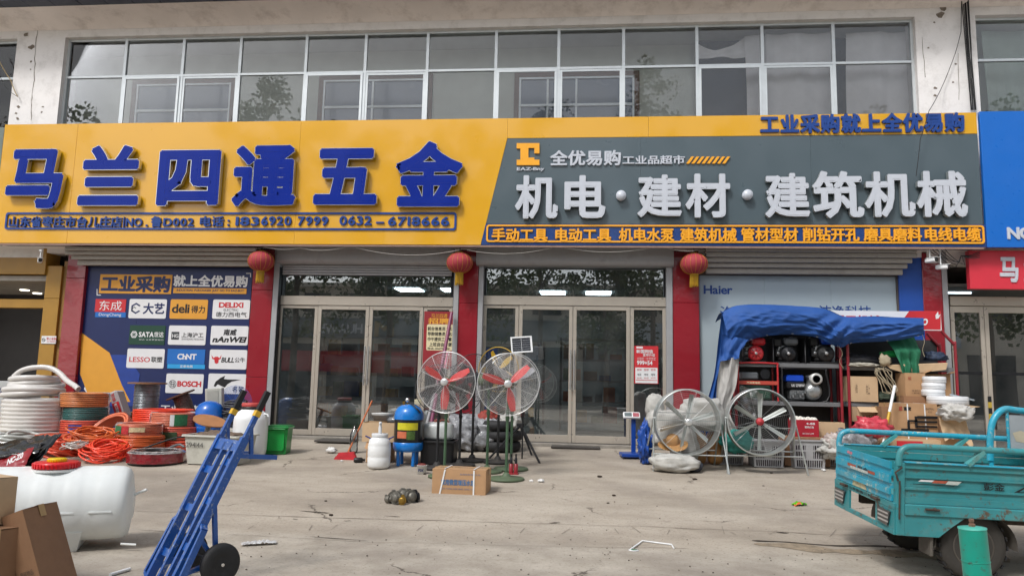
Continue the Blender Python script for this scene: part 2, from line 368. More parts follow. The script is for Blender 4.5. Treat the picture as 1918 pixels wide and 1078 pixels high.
# ============================================================ ground
def ground_mat():
    m = bpy.data.materials.new('worn_concrete'); m.use_nodes = True; t = m.node_tree; N = t.nodes; L = t.links; b = N['Principled BSDF']
    tc = N.new('ShaderNodeTexCoord'); co = tc.outputs['Object']
    def nz(s, det=6, ro=.6, v=co):
        n = N.new('ShaderNodeTexNoise'); n.inputs['Scale'].default_value = s; n.inputs['Detail'].default_value = det; n.inputs['Roughness'].default_value = ro; L.new(v, n.inputs['Vector']); return n
    def ramp(f, ps):
        r = N.new('ShaderNodeValToRGB'); e = r.color_ramp.elements
        while len(e) < len(ps): e.new(.5)
        for q, (p, c) in zip(e, ps): q.position = p; q.color = (*c, 1)
        L.new(f, r.inputs[0]); return r.outputs[0]
    def mix(f, a, c, mode='MIX'):
        x = N.new('ShaderNodeMix'); x.data_type = 'RGBA'; x.blend_type = mode
        if isinstance(f, float): x.inputs[0].default_value = f
        else: L.new(f, x.inputs[0])
        for i, q in ((6, a), (7, c)):
            if isinstance(q, tuple): x.inputs[i].default_value = (*q, 1)
            else: L.new(q, x.inputs[i])
        return x.outputs[2]
    st = N.new('ShaderNodeMapping'); st.inputs['Scale'].default_value = (.55, 1.3, 1); L.new(co, st.inputs[0])
    base = ramp(nz(.9, 8, .65, st.outputs[0]).outputs[0], [(.28, hx('#8b8174')), (.5, hx('#a99f91')), (.72, hx('#bcb3a5'))])
    # the lower slab by the road is paler and sandier
    sx = N.new('ShaderNodeSeparateXYZ'); L.new(co, sx.inputs[0])
    wob = nz(.8, 3); ad = N.new('ShaderNodeMath'); ad.operation = 'MULTIPLY_ADD'; L.new(wob.outputs[0], ad.inputs[0]); ad.inputs[1].default_value = .14; L.new(sx.outputs['Y'], ad.inputs[2])
    mr = N.new('ShaderNodeMapRange'); mr.inputs[1].default_value = -6.16; mr.inputs[2].default_value = -6.34; mr.inputs[3].default_value = 0; mr.inputs[4].default_value = 1; L.new(ad.outputs[0], mr.inputs[0])
    low = ramp(nz(2.3, 9, .7).outputs[0], [(.3, hx('#999083')), (.7, hx('#bfb7aa'))])
    c = mix(mr.outputs[0], base, low)
    c = mix(ramp(nz(5.5, 10, .75).outputs[0], [(.56, (0, 0, 0)), (.72, (.35,)*3)]), c, hx('#6f665b'))
    c = mix(ramp(nz(.55, 5, .6).outputs[0], [(.48, (0, 0, 0)), (.68, (.75,)*3)]), c, hx('#867d73'))
    c = mix(ramp(nz(38, 3, .5).outputs[0], [(.3, (.5,)*3), (.45, (0, 0, 0))]), c, hx('#807668'))
    c = mix(ramp(nz(55, 1, .5).outputs[0], [(.76, (0, 0, 0)), (.79, (.8,)*3)]), c, hx('#3b342c'))
    c = mix(ramp(nz(33, 1, .5, st.outputs[0]).outputs[0], [(.8, (0, 0, 0)), (.82, (.7,)*3)]), c, hx('#d9d4ca'))
    # cracks: warped cells, kept only here and there
    wn = nz(1.6, 6, .7); vm = N.new('ShaderNodeMix'); vm.data_type = 'RGBA'; vm.blend_type = 'LINEAR_LIGHT'; vm.inputs[0].default_value = .28; L.new(co, vm.inputs[6]); L.new(wn.outputs['Color'], vm.inputs[7])
    vo = N.new('ShaderNodeTexVoronoi'); vo.feature = 'DISTANCE_TO_EDGE'; vo.inputs['Scale'].default_value = .34; L.new(vm.outputs[2], vo.inputs['Vector'])
    cr = ramp(vo.outputs[0], [(0., (1, 1, 1)), (.006, (0, 0, 0))])
    gate = ramp(nz(.9, 4, .6).outputs[0], [(.5, (0, 0, 0)), (.58, (1, 1, 1))])
    crm = mix(1.0, cr, gate, 'MULTIPLY'); c = mix(crm, c, hx('#453c33'))
    L.new(c, b.inputs['Base Color']); b.inputs['Roughness'].default_value = .88
    rr = ramp(nz(1.1, 5).outputs[0], [(.35, (.7,)*3), (.7, (.95,)*3)]); L.new(rr, b.inputs['Roughness'])
    hsum = N.new('ShaderNodeMath'); hsum.operation = 'MULTIPLY_ADD'; L.new(crm, hsum.inputs[0]); hsum.inputs[1].default_value = -1.2; L.new(nz(28, 8, .7).outputs[0], hsum.inputs[2])
    bp = N.new('ShaderNodeBump'); bp.inputs['Strength'].default_value = .35; bp.inputs['Distance'].default_value = .012; L.new(hsum.outputs[0], bp.inputs['Height']); L.new(bp.outputs[0], b.inputs['Normal'])
    return m
GM = ground_mat()
g = MB(); g.smooth = True
ys = [6, .2] + [-.3*i for i in range(1, 22)] + [-6.6, -7, -8, -9.5, -11, -13, -16, -20, -26, -34, -60, -160]
ys = sorted(set(ys), reverse=True); xs = [-120, -40, -20]+[-14+.35*i for i in range(81)]+[20, 40, 120]
def gh(x, y):
    z = gz(y)
    if -7.8 < y < -.3: z += .008*noise.noise(Vector((x*.5, y*.5, 0)))
    return z
g.add([(x, y, gh(x, y)) for y in ys for x in xs], [((j+1)*len(xs)+i, (j+1)*len(xs)+i+1, j*len(xs)+i+1, j*len(xs)+i) for j in range(len(ys)-1) for i in range(len(xs)-1)])
single('ground', g, GM, None, None, kind='structure')
CRK = mat('crack_dirt', '#3a322a', .95, var=.3, scale=20); RUBBLE = mat('loose_sand', '#8d7f6c', .95, var=.25, scale=14, bump=.8, bscale=50)
def flat_strip(pts, wd, dz=.006):    # a ragged flat strip on the ground through photo points
    mb = MB(); qs = []
    for i in range(len(pts)-1):
        a, b = G(*pts[i]), G(*pts[i+1]); n = max(2, int((b-a).length/.05))
        for k in range(n): qs.append(a.lerp(b, k/n))
    for i, q in enumerate(qs):
        t = i/len(qs); wj = wd*(.35+1.1*abs(noise.noise(Vector((q.x*3, q.y*3, wd*40)))))*(.25 if i in (0, len(qs)-1) else 1)
        oy = .03*noise.noise(Vector((q.x*2.3, 5, 1)))
        for sgn in (-1, 1):
            y = q.y+oy+sgn*wj/2; mb.v.append((q.x, y, gh(q.x, y)+dz))
    for i in range(len(qs)-1): mb.f.append([2*i, 2*i+2, 2*i+3, 2*i+1]); mb.mi.append(0); mb.sm.append(False)
    return mb
for pts, wd in (([(1408, 1012), (1500, 1018), (1600, 1022), (1720, 1026), (1900, 1030)], .045), ([(560, 956), (625, 961)], .03), ([(645, 975), (668, 974)], .06), ([(520, 970), (534, 972)], .03), ([(549, 971), (566, 973)], .05),
                ([(1455, 998), (1490, 1000)], .04), ([(1028, 980), (1060, 979)], .05), ([(720, 966), (760, 968)], .025), ([(580, 1004), (700, 1013)], .02), ([(235, 955), (250, 948)], .04), ([(262, 993), (335, 996)], .02)):
    single('ground_crack', flat_strip(pts, wd), CRK, None, None, kind='structure')
single('sand_strip', flat_strip([(1412, 1018), (1520, 1027), (1640, 1035), (1760, 1042), (1900, 1046)], .22, .004), RUBBLE, None, None, kind='structure')
GRM = mat('joint_grime', '#74695d', .95, var=.2)
for pts, wd in (([(250, 957), (500, 965), (800, 975), (1200, 986), (1500, 998), (1900, 1014)], .011), ([(430, 999), (700, 1015), (1000, 1022), (1300, 1027)], .010), ([(330, 905), (560, 900)], .005), ([(640, 1078), (720, 1040), (760, 1020)], .006)):
    single('slab_joint', flat_strip(pts, wd, .0055), GRM, None, None, kind='structure')
random.seed(3); mb = MB()                                # drag marks pressed into the ramp
for i in range(26):
    if i in (1, 4, 8, 9, 13, 17, 21): continue
    px = 470+i*49+random.uniform(-14, 14)+random.uniform(-16, 16); a = G(px, 1004+random.uniform(-2, 2)-8+.012*(px-900)); b = G(px+random.uniform(4, 16)*random.choice((-1, 1, 1)), 987+random.uniform(-8, 8)+.012*(px-900))
    wv = random.uniform(.001, .0045); mb.quad((a.x-wv, a.y, gh(a.x, a.y)+.006), (a.x+wv, a.y, gh(a.x, a.y)+.006), (b.x+.003, b.y, gh(b.x, b.y)+.006), (b.x-.003, b.y, gh(b.x, b.y)+.006))
single('ramp_groove', mb, mat('groove_grime', '#857c72', .95), None, None, kind='structure')
# ============================================================ the building
ZS0, ZS1 = 3.55, 5.91                 # sign board, bottom and top
WT = 7.94                             # head of the window band
bld = thing('shop_building', 'two storey white painted shop building with a long window band over the signs', 'building', (0, 0, 0), world=True)
LX, RX = P(123, 70, 0).x, P(1713, 30, 0).x; LX0 = P(30, 100, 0).x; RX1 = P(1828, 60, 0).x
EZ = P(200, 9, -.6).z
mb = MB()
mb.box(-22, 22, -.0, .3, WT, EZ+.3); 
part('upper_wall', mb, WHITE_WALL, bld)
mb = MB(); mb.smooth = True      # coved soffit between wall and roof edge
prof = [(0, WT+.30), (-.05, WT+.36), (-.16, WT+.46), (-.34, WT+.55), (-.5, EZ-.03), (-.6, EZ)]
if EZ < WT+.6: prof = [(0, WT+(EZ-WT)*.45), (-.08, WT+(EZ-WT)*.6), (-.2, WT+(EZ-WT)*.8), (-.4, WT+(EZ-WT)*.93), (-.6, EZ)]
prof[0] = (-.003, prof[0][1])
mb.add([(x, y, z) for x in (-22, 22) for y, z in prof], [(i, i+1, len(prof)+i+1, len(prof)+i) for i in range(len(prof)-1)])
part('eave_soffit', mb, SOFFIT, bld)
random.seed(11)
GUT = mat('slate_tile', '#4c505c', .6, var=.2, scale=8)
for i in range(80):
    x = -22+i*.55; mb = MB(); mb.box(x, x+.54, -.85, .2, EZ+.004+random.uniform(0, .006), EZ+.09, .01); part('eave_tile', mb, GUT, bld)
for x0, x1, lab in ((LX0, LX, 'cracked white pier at the left end of the window band'), (RX, RX1, 'white pier with hanging cables at the right end of the window band')):
    mb = MB(); mb.box(x0, x1, -.004, .42, ZS0-.2, WT+.002); part('pier', mb, WHITE_WALL, bld, lab)
mb = MB(); mb.box(-22, 22, .003, .4, ZS0-.1, 5.6); part('spandrel_wall', mb, WHITE_WALL, bld)
mb = MB(); mb.box(-22, 22, -.42, -.003, ZS0+.03, ZS0+.16); mb.box(-22, 22, 0, 9, ZS0-.02, ZS0+.15); part('floor_slab', mb, SOFFIT, bld)
INW = mat('inner_wall_paint', '#e6ebe2', .8, var=.02, scale=2)
mb = MB(); mb.box(-22, 22, .95, 1.2, 3.7, 8.4); part('inner_wall', mb, INW, bld); mb = MB(); mb.box(-22, 22, .305, 2, WT+.004, WT+.1); part('balcony_ceiling', mb, mat('white_ceiling', '#dcdcd6', .8, var=.02), bld)
mb = MB(); mb.box(-22, 22, 8.9, 9.1, -.2, 9); mb.box(-22, -21.8, .3, 9, 0, 9); mb.box(21.8, 22, .3, 9, 0, 9); mb.box(-22, 22, -.6, 9.2, EZ+.1, EZ+.3); part('rear_wall', mb, INW, bld)
# cracks and patches of lost plaster on the piers
FL = mat('bare_plaster', '#7c7267', .95, var=.3, scale=15)
def wall_line(pts, wd, Y=-.0075):
    mb = MB(); q = []
    for i in range(len(pts)-1):
        for k in range(6):
            t = k/6; q.append((pts[i][0]*(1-t)+pts[i+1][0]*t+random.uniform(-1, 1), pts[i][1]*(1-t)+pts[i+1][1]*t))
    for i, (a, b) in enumerate(q):
        p = P(a, b, Y); ww = wd*random.uniform(.4, 1.3)
        mb.v += [(p.x-ww/2, Y, p.z), (p.x+ww/2, Y, p.z)]
    for i in range(len(q)-1): mb.f.append([2*i, 2*i+1, 2*i+3, 2*i+2]); mb.mi.append(0); mb.sm.append(False)
    part('crack', mb, FL, bld)
wall_line([(73, 35), (66, 90), (64, 150), (59, 190), (58, 232)], .014); wall_line([(73, 35), (40, 14)], .012); wall_line([(1795, 100), (1797, 205)], .008); wall_line([(1728, 70), (1733, 160)], .01); wall_line([(1720, 138), (1800, 142)], .008)
random.seed(5)
for px, py, s in ((59, 89, 9), (58, 115, 4), (48, 65, 8), (57, 130, 3), (34, 200, 5), (30, 212, 4), (33, 222, 5), (80, 200, 3), (78, 210, 3), (192, 54, 2), (437, 33, 2), (451, 47, 2), (759, 23, 2), (865, 34, 2), (1070, 15, 2), (1620, 15, 4), (1767, 15, 9), (1762, 28, 10), (1738, 7, 9), (1750, 42, 3), (1752, 165, 4), (1752, 179, 4), (1739, 90, 3), (1785, 154, 3), (1790, 120, 3)):
    Y = -.0085; p = P(px, py, Y); n = 9; k = s*.0105
    if py < 60 and 150 < px < 1700: continue
    mb = MB(); mb.add([(p.x+math.cos(a*6.283/n)*k*random.uniform(.5, 1.2)*.8, Y, p.z+math.sin(a*6.283/n)*k*random.uniform(.5, 1.2)*.6) for a in range(n)], [tuple(range(n))], False)
    part('plaster_chip', mb, FL, bld)
# ---- window band
MX = [123, 237, 345, 452, 575, 686, 802, 930, 1047, 1168, 1305, 1427, 1560, 1713]; MY = [100-i*2.8 for i in range(14)]
XW = [P(a, b, .12).x for a, b in zip(MX, MY)]; ZR = P(640, 136, .12).z; ZB = 5.5
XW[0] = LX+.02; XW[-1] = RX-.02
def window_band(xs, sash, curt=()):
    wf = MB()
    for i, x in enumerate(xs): wd = .035 if (i-1) in sash and False else .028; wf.box(x-wd, x+wd, .10, .17, ZB, WT)
    wf.box(xs[0], xs[-1], .102, .168, ZR-.025, ZR+.02); wf.box(xs[0], xs[-1], .102, .168, WT-.05, WT-.002)
    w_ = part('window_band_frame', wf, ALU, bld)
    for i in range(len(xs)-1):
        a, b = xs[i]+.028, xs[i+1]-.028
        q = MB(); q.box(a, b, .128, .134, ZR+.02, WT-.05); part('pane', q, GLU, w_)
        if i in sash:
            o = .0 if sash.index(i) % 2 else -.03
            s_ = MB(); zt = ZR-.027; t = .045
            s_.box(a, b, .11+o, .135+o, zt-t, zt); s_.box(a, a+t, .11+o, .135+o, ZB, zt-t); s_.box(b-t, b, .11+o, .135+o, ZB, zt-t); part('sash', s_, ALU, w_)
            q = MB(); q.box(a+t, b-t, .12+o, .125+o, ZB, zt-t); part('pane', q, GLU, w_)
        else:
            q = MB(); q.box(a, b, .128, .134, ZB, ZR-.025); part('pane', q, GLU, w_)
window_band(XW, [1, 2, 4, 5, 7, 8, 10, 11])
window_band([P(-160, 110, .12).x, P(-60, 105, .12).x, LX0-.02], []); window_band([RX1+.02, P(1960, 60, .12).x, P(2080, 60, .12).x], [])
# balcony back wall windows
REV = mat('brown_window_reveal', '#7d6458', .7); BG = mat('blind_pane', '#5d6f86', .25, coat=.4, var=.1, scale=1.2)
for x0, x1, yt, mu in ((255, 432, 158, (.5,)), (605, 800, 150, (.48,)), (972, 1188, 145, (.25, .5))):
    Y = .94; a, b = P(x0, 200, Y).x, P(x1, 200, Y).x; zt = P((x0+x1)/2, yt, Y).z; zb = zt-1.3
    wn = MB(); wn.box(a, b, Y-.05, Y+.05, zt, zt+.1); wn.box(a-.1, a, Y-.05, Y+.05, zb, zt+.1); wn.box(b, b+.1, Y-.05, Y+.05, zb, zt+.1); r_ = part('inner_window', wn, REV, bld)
    f = MB(); xs_ = [a+.02]+[a+(b-a)*q for q in mu]+[b-.02]
    for x in xs_: f.box(x-.02, x+.02, Y-.04, Y-.012, zb, zt)
    f.box(a, b, Y-.045, Y-.014, zt-.04, zt-.003); f.box(a, b, Y-.046, Y-.015, zt-.62, zt-.57); part('inner_frame', f, ALU, r_)
    q = MB(); q.box(a, b, Y-.008, Y-.004, zb, zt); part('inner_pane', q, BG, r_)
# curtains
def curtain(px0, px1, Y, z0, z1, m, lab, gp='curtains behind the upstairs windows', top=0, hook=.0):
    a, b = P(px0, 120, Y).x, P(px1, 120, Y).x; sd = px0
    def fn(u, v):
        x = a+(b-a)*u; ph = (x*9+.9*noise.noise(Vector((x*1.7, sd, 0)))*3); return (x+.03*math.sin(v*3+sd), Y+.045*math.sin(ph)*(1-.25*v)+.02*noise.noise(Vector((x*5, v*3, sd))), z0+(z1-z0)*v-hook*abs(math.sin(x*3.1))*v)
    mb = MB(); mb.grid(fn, max(30, int((b-a)*45)), 14); single('curtain', mb, m, lab, 'curtain', gp)
CU = mat('white_curtain', '#f0eef0', .85, var=.05, scale=3); CG = mat('pale_green_curtain', '#b9c9bf', .85, var=.06, scale=3)
curtain(1395, 1440, .45, 5.4, 7.85, CU, 'narrow white curtain gathered at the left edge of the third last window column')
curtain(1432, 1560, .4, 5.4, 7.86, CU, 'wide pleated white curtain behind the second last window column')
curtain(1587, 1712, .42, 5.4, 7.86, CU, 'white curtain with loose folds in the last window column by the right pier')
curtain(1305, 1400, .5, 7.45, 7.86, CU, 'short white valance hanging over the dark third last window column', hook=.25)
curtain(1842, 2060, .5, 5.4, 7.86, CG, 'pale green curtain in the neighbouring window above the blue sign')
mb = MB(); mb.box(P(1303, 100, .8).x, P(1722, 100, .8).x, .8, .84, 5.3, WT); part('dark_partition', mb, mat('dim_partition', '#3a4250', .7), bld)
# ============================================================ ground floor: piers, interior
def bx_pillar(pa, pb, name, m, lab, Y0=0., ztop=3.56, parent=bld, zb=-.05, seams=()):
    a, b = P(pa, 600, Y0).x, P(pb, 600, Y0).x; zs = [zb]+list(seams)+[ztop]
    for i in range(len(zs)-1):
        mb = MB(); mb.box(a, b, Y0, Y0+.3, zs[i]+.002, zs[i+1]-.002, .006); part(name, mb, m, parent, lab)
bx_pillar(116, 151, 'red_panel', RED, None, seams=(1.05, 2.95)); bx_pillar(467.6, 507, 'red_panel', RED, None, seams=(1.1, 2.75))
bx_pillar(857.8, 894, 'red_panel', RED, None, seams=(1.2, 2.55)); bx_pillar(1260.5, 1310, 'red_panel', RED, None, seams=(1.0, 2.6)); bx_pillar(1732, 1768.5, 'red_panel', RED, None, seams=(1.3,))
for a, b in ((507.4, 517.5), (848, 857.5), (894.4, 903.5), (1248.5, 1260.2), (1769, 1779)): bx_pillar(a, b, 'grey_trim', ALU_DARK, None, -.02)
BLUP = mat('blue_pier_paint', '#1c4a9c', .45, var=.08, scale=2)
bx_pillar(1687, 1731.6, 'blue_panel', BLUP, None, .02)
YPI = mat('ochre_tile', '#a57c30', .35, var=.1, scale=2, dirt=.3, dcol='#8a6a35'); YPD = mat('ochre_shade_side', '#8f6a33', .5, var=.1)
# left neighbour
nb = thing('neighbour_shopfront', 'dark shop entrance with ochre yellow beams left of the red pillar', 'shopfront', (-9, .3, 0), world=True)
xa, xb = P(78, 600, .05).x, P(115.6, 600, .05).x
for z0, z1 in ((0, .95), (.95, 1.7), (1.7, 2.55), (2.55, 3.2)): mb = MB(); mb.box(xa, xb-.1, .05, .5, z0+.003, z1-.003, .004); part('ochre_tile', mb, YPI, nb)
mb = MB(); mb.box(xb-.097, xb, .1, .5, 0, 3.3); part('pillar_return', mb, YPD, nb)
zz = P(40, 567, .3); mb = MB(); mb.box(-16, xa-.002, .2, .4, P(40, 576, .2).z, P(40, 560, .2).z, .004); part('ochre_beam', mb, YPI, nb)
mb = MB(); mb.box(-16, xa, .0, .4, 3.02, 3.54, .004); part('ochre_fascia', mb, YPI, nb); mb = MB(); mb.box(-16, xa, .1, 2.6, 2.9, 3.0); part('lobby_ceiling', mb, mat('grey_ceiling', '#a8a39c', .8), nb)
mb = MB(); mb.box(-16, xa, 2.6, 2.7, 0, 3); part('dark_glazing', mb, mat('dark_brown_panel', '#2a2526', .35, var=.1), nb)
for px, py in ((48, 525), (32, 550)):
    q = P(px, py, 1.6); mb = MB(); mb.lathe([(.09, 0), (.09, .02)], (q.x, q.y if py < 540 else 2.2, 2.88), 20); part('downlight', mb, mat('lamp_glow', '#fff4dd', .5, emit=3), nb)
# tiny no smoking plate
ns = thing('no_smoking_plate', 'small white no smoking plate on the ochre pillar', 'sign', P(92, 636, .04), world=True)
mb = MB(); a, b = P(77, 643, .04), P(106, 629, .04); mb.box(a.x, b.x, .034, .046, a.z, b.z, .003); part('plate', mb, WHITE_PR, ns)
letters('letter', '禁止吸烟', (87, 631.5, 105, 636.5), .034, ns, RED_PR, .01, .002); letters('letter', 'NO SMOKING', (88, 638, 104, 640.5), .034, ns, RED_PR, .0, .002)
mb = MB(); q = P(81.5, 636, .03); mb.ring(q, .03, .004, (0, 1, 0), 20, 5); mb.bar(q+Vector((-.02, 0, .02)), q+Vector((.02, 0, -.02)), .005); part('symbol', mb, BLK_PR, ns)
# inside of the hardware shop
room = thing('shop_interior', 'dim hardware store room seen behind the two glass fronts', 'room', (-2, 4, 0), world=True)
xl, xr = P(505, 600, .3).x, P(1262, 600, .3).x
FLR = mat('tiled_floor', '#8c8a85', .3, var=.1, scale=2); CEI = mat('pale_ceiling', '#8d9192', .8, var=.05); PW = mat('interior_wall', '#8f9493', .8, var=.05)
mb = MB(); mb.box(-8.5, 4.5, .3, 8.8, .02, .06); part('floor', mb, FLR, room); mb = MB(); mb.box(-8.5, 4.5, .42, 8.8, 3.3, 3.36); part('ceiling', mb, CEI, room)
mb = MB(); mb.box(-8.5, -8.4, .4, 8.8, 0, 3.3); mb.box(4.4, 4.5, .4, 8.8, 0, 3.3); mb.box(-8.4, 4.4, 8.7, 8.8, 0, 3.3); part('wall', mb, PW, room)
LG = mat('panel_light_glow', '#e8f6ff', .5, emit=9)
for px, py, Yd in ((1036, 517, 4.3), (1121, 517, 4.3), (768, 517, 4.0), (853, 517, 4.0), (1036, 540, 6.8), (768, 540, 6.8)):
    d = ray(px, py); t = (3.295-CP.z)/d.z; q = CP+d*t
    q = P(px, py, Yd); mb = MB(); mb.box(q.x-.3, q.x+.3, min(Yd, 8.2)-.3, min(Yd, 8.2)+.3, 3.27, 3.295); part('panel_light', mb, LG, room)
cols = ['#c02328', '#1f56a8', '#d8a21c', '#2d7a3b', '#d8d4cc', '#a97848', '#202226', '#e06a1c', '#7d8790']
BXM = [mat('goods_'+n, c, .5, var=.2, scale=9) for n, c in zip(['red', 'blue', 'yellow', 'green', 'white', 'brown', 'black', 'orange', 'grey'], cols)]
random.seed(21)
for sx, sy, wd, lab in ((-6.2, 3.4, 2.4, 'tall grey shelf rack of boxed tools behind the left doors'), (-3.4, 5.6, 2.4, 'shelf rack in the middle of the dim store room'), (-.5, 3.6, 1.5, 'shelf rack just behind the second glass front'), (1.9, 5.0, 2.6, 'shelf rack at the right side of the store room')):
    sh = thing('shelf_rack', lab, 'shelf', (sx, sy, .06), group='shelf racks in the store room')
    for x in (0, wd):
        for y in (0, .45): mb = MB(); mb.box(x-.02, x+.02, y-.02, y+.02, 0, 2.1); part('post', mb, DARKM, sh)
    for k, z in enumerate((.15, .62, 1.1, 1.58, 2.05)):
        mb = MB(); mb.box(0, wd, 0, .45, z, z+.03); part('shelf_board', mb, ALU_DARK, sh)
        if z < 2:
            x = .06
            while x < wd-.35:
                bw = random.uniform(.14, .36); hh = random.uniform(.12, .38); mb = MB(); mb.box(0, bw-.01, 0, random.uniform(.2, .34), 0, hh, .008)
                single('goods_box', mb, random.choice(BXM), 'small boxed goods on the racks inside the dim shop', 'box', 'boxed goods on the shelf racks', loc=(sx+x, sy+.04, .06+z+.032)); x += bw+random.uniform(.0, .12)
# ---- glazed fronts
def shopfront(nm, lab, pxa, pxb, pj, pdy, YF=.16):
    """pxa..pxb photo x of the opening; pj = [door joints]; one leaf pair with handles in the middle"""
    xa, xb = P(pxa, 600, YF).x, P(pxb, 600, YF).x
    t = thing(nm, lab, 'shopfront', ((xa+xb)/2, YF, 0), world=True, group='steel framed glass shopfronts')
    zt = 3.22; z2 = P((pxa+pxb)/2, 555.5, YF).z; z1 = P((pxa+pxb)/2, 572.5, YF).z; z0 = .045
    mb = MB(); mb.box(xa, xb, YF-.05, YF+.05, z1, z2, .004); part('header_beam', mb, STEEL, t)
    for x in (xa, xb-.05): mb = MB(); mb.box(x, x+.05, YF-.04, YF+.04, z2, zt); part('transom_post', mb, DARKM, t)
    mb = MB(); mb.box(xa+.05, xb-.05, YF-.006, YF+.006, z2, zt); part('transom_pane', mb, GLS, t)
    mb = MB(); mb.box(xa-.01, xb+.01, YF-.14, YF+.1, -.05, z0, .01); part('threshold', mb, mat('worn_sill', '#77726b', .6, var=.15, dirt=.3), t)
    X = [xa]+[P(p, 700, YF).x for p in pj]+[xb]
    for i in range(len(X)-1):
        a, b = X[i]+.004, X[i+1]-.004; sw = .065; side = i in (0, len(X)-2); th = .1 if not side else .075
        d = MB(); yy = YF-(.0 if side else .012)
        d.box(a, a+sw, yy-.025, yy+.025, z0+.01, z1-.006, .004); d.box(b-sw, b, yy-.025, yy+.025, z0+.01, z1-.006, .004)
        d.box(a+sw, b-sw, yy-.024, yy+.024, z1-.006-th*.75, z1-.006, .004); d.box(a+sw, b-sw, yy-.024, yy+.024, z0+.01, z0+.01+th*1.3, .004)
        dd = part('side_light' if side else 'door', d, STEEL, t)
        q = MB(); q.box(a+sw, b-sw, yy-.005, yy+.005, z0+.01+th*1.3, z1-.006-th*.75); part('pane', q, GLS, dd)
        if not side:
            hxx = (b-.03) if i == 1 else (a+.03); hh = MB(); zc = P(hxx and 700, 704, YF).z
            hh.tube([(hxx, yy-.09, 1.0), (hxx, yy-.09, 1.0+.72)], .016, 10)
            for z in (1.1, 1.62): hh.tube([(hxx, yy-.09, z), (hxx, yy-.02, z)], .01, 8)
            part('handle', hh, CHROME, dd)
    return t
sf1 = shopfront('glass_shopfront', 'steel framed glass doors with hiring poster left of the middle red pillar', 522, 848, [590.5, 687.5, 789.5], 0)
sf2 = shopfront('glass_shopfront', 'steel framed glass doors with two lit ceiling panels right of the middle red pillar', 904.5, 1248, [970, 1072, 1180], 0)
mb = MB(); mb.box(P(517, 600, .1).x, P(523, 600, .1).x, -.01, .25, 0, 3.2); part('jamb', mb, DARKM, sf1)
# shutter housings
def housing(nm, lab, pxa, pxb, pya, pyb, YF, slats=0):
    xa, xb = P(pxa, pya+20, YF).x, P(pxb, pya+20, YF).x; z1 = ZS0+.02; z0 = P((pxa+pxb)/2, pyb, YF).z
    t = thing(nm, lab, 'shutter', ((xa+xb)/2, YF, z0), world=True, group='roller shutter boxes under the signs')
    zc = z0+(z1-z0)*(.38 if slats else 0)
    n = 6; mb = MB(); mb.smooth = True; mb.add([(x, YF+.0+.06*(1-math.cos(a*1.5708/n)) if 0 else YF+.08*(1-math.sin(1.5708*a/n)), zc+(.10)*(1-math.cos(1.5708*a/n))) for x in (xa, xb) for a in range(n+1)], [(i, i+1, n+2+i, n+1+i) for i in range(n)])
    mb.box(xa, xb, YF, YF+.3, zc+.1, z1); mb.box(xa, xb, YF+.09, YF+.3, zc, zc+.098); part('box_cover', mb, SHUT, t)
    for k in range(slats):
        h = (zc-z0)/slats; mb = MB(); mb.box(xa+.08, xb-.05, YF+.12+.0*k, YF+.15, z0+k*h+.004, z0+(k+1)*h-.004, .006); part('slat', mb, SHUT, t)
    return t
housing('roller_shutter', 'grey roller shutter box with three lowered slats above the left glass doors', 518, 850, 465, 514, -.06, 4)
housing('roller_shutter', 'grey roller shutter box with rounded lower edge above the right glass doors', 892, 1262, 463, 497, -.14, 0)
def slat_shutter(lab, pxa, pxb, rows, YA, YB, endcut):
    t = thing('slat_shutter', lab, 'shutter', P((pxa+pxb)/2, rows[-1], YB), world=True, group='dusty slat shutters over the side bays')
    n = len(rows)-1
    for i in range(n):
        Ya = YA+(YB-YA)*i/n; px0 = pxa+endcut*max(0, i-1) if endcut > 0 else pxa; px1 = pxb+(endcut*max(0, i-1) if endcut < 0 else 0)
        z1 = P((pxa+pxb)/2, rows[i], Ya).z; z0 = P((pxa+pxb)/2, rows[i+1], Ya).z
        mb = MB(); mb.box(P(px0, rows[i], Ya).x, P(px1, rows[i], Ya).x, Ya, Ya+.05, z0+.006, z1-.002, .01); mb.box(P(px0, rows[i], Ya).x+.01, P(px1, rows[i], Ya).x-.01, Ya+.04, Ya+.2, z1-.02, z1-.004); part('slat', mb, SHUTD, t)
slat_shutter('dusty stepped slat shutter above the blue brand board at the left', 121, 480, [462, 470, 478, 487, 498], -.35, -.02, 12)
slat_shutter('dusty stepped slat shutter above the pale wall board at the right', 1322, 1718, [462, 472, 482, 492, 502, 514], -.35, .0, -9)
# wires on the shutters and fascia
WIRE = mat('thin_wire', '#c9c6c0', .5); CAB = mat('black_cable', '#1a1a1c', .6)
def wire(nm, pts, Y, r, m, lab, gp=None, sag=0, seg=5):
    q = []
    for i in range(len(pts)-1):
        a, b = P(*pts[i][:2], pts[i][2] if len(pts[i]) > 2 else Y), P(*pts[i+1][:2], pts[i+1][2] if len(pts[i+1]) > 2 else Y); n = 10
        for k in range(n+(i == len(pts)-2)): t = k/n; p = a.lerp(b, t); p.z -= sag*4*t*(1-t)*(b-a).length; q.append(p)
    mb = MB(); mb.tube(q, r, seg); return single(nm, mb, m, lab, 'wire', gp)
wire('fairy_wire', [(495, 462), (560, 464), (650, 462)], -.45, .004, WIRE, 'thin pale wire sagging between the left lantern and the soffit', sag=.06)
wire('fairy_wire', [(665, 463), (860, 468)], -.45, .004, WIRE, 'long thin pale wire sagging under the yellow sign', sag=.06)
wire('fairy_wire', [(875, 468), (1045, 461), (1238, 460), (1300, 470)], -.45, .004, WIRE, 'thin pale wire looping between the middle and right lanterns', sag=.06)
CAB_G = 'cables hanging down the right pier'
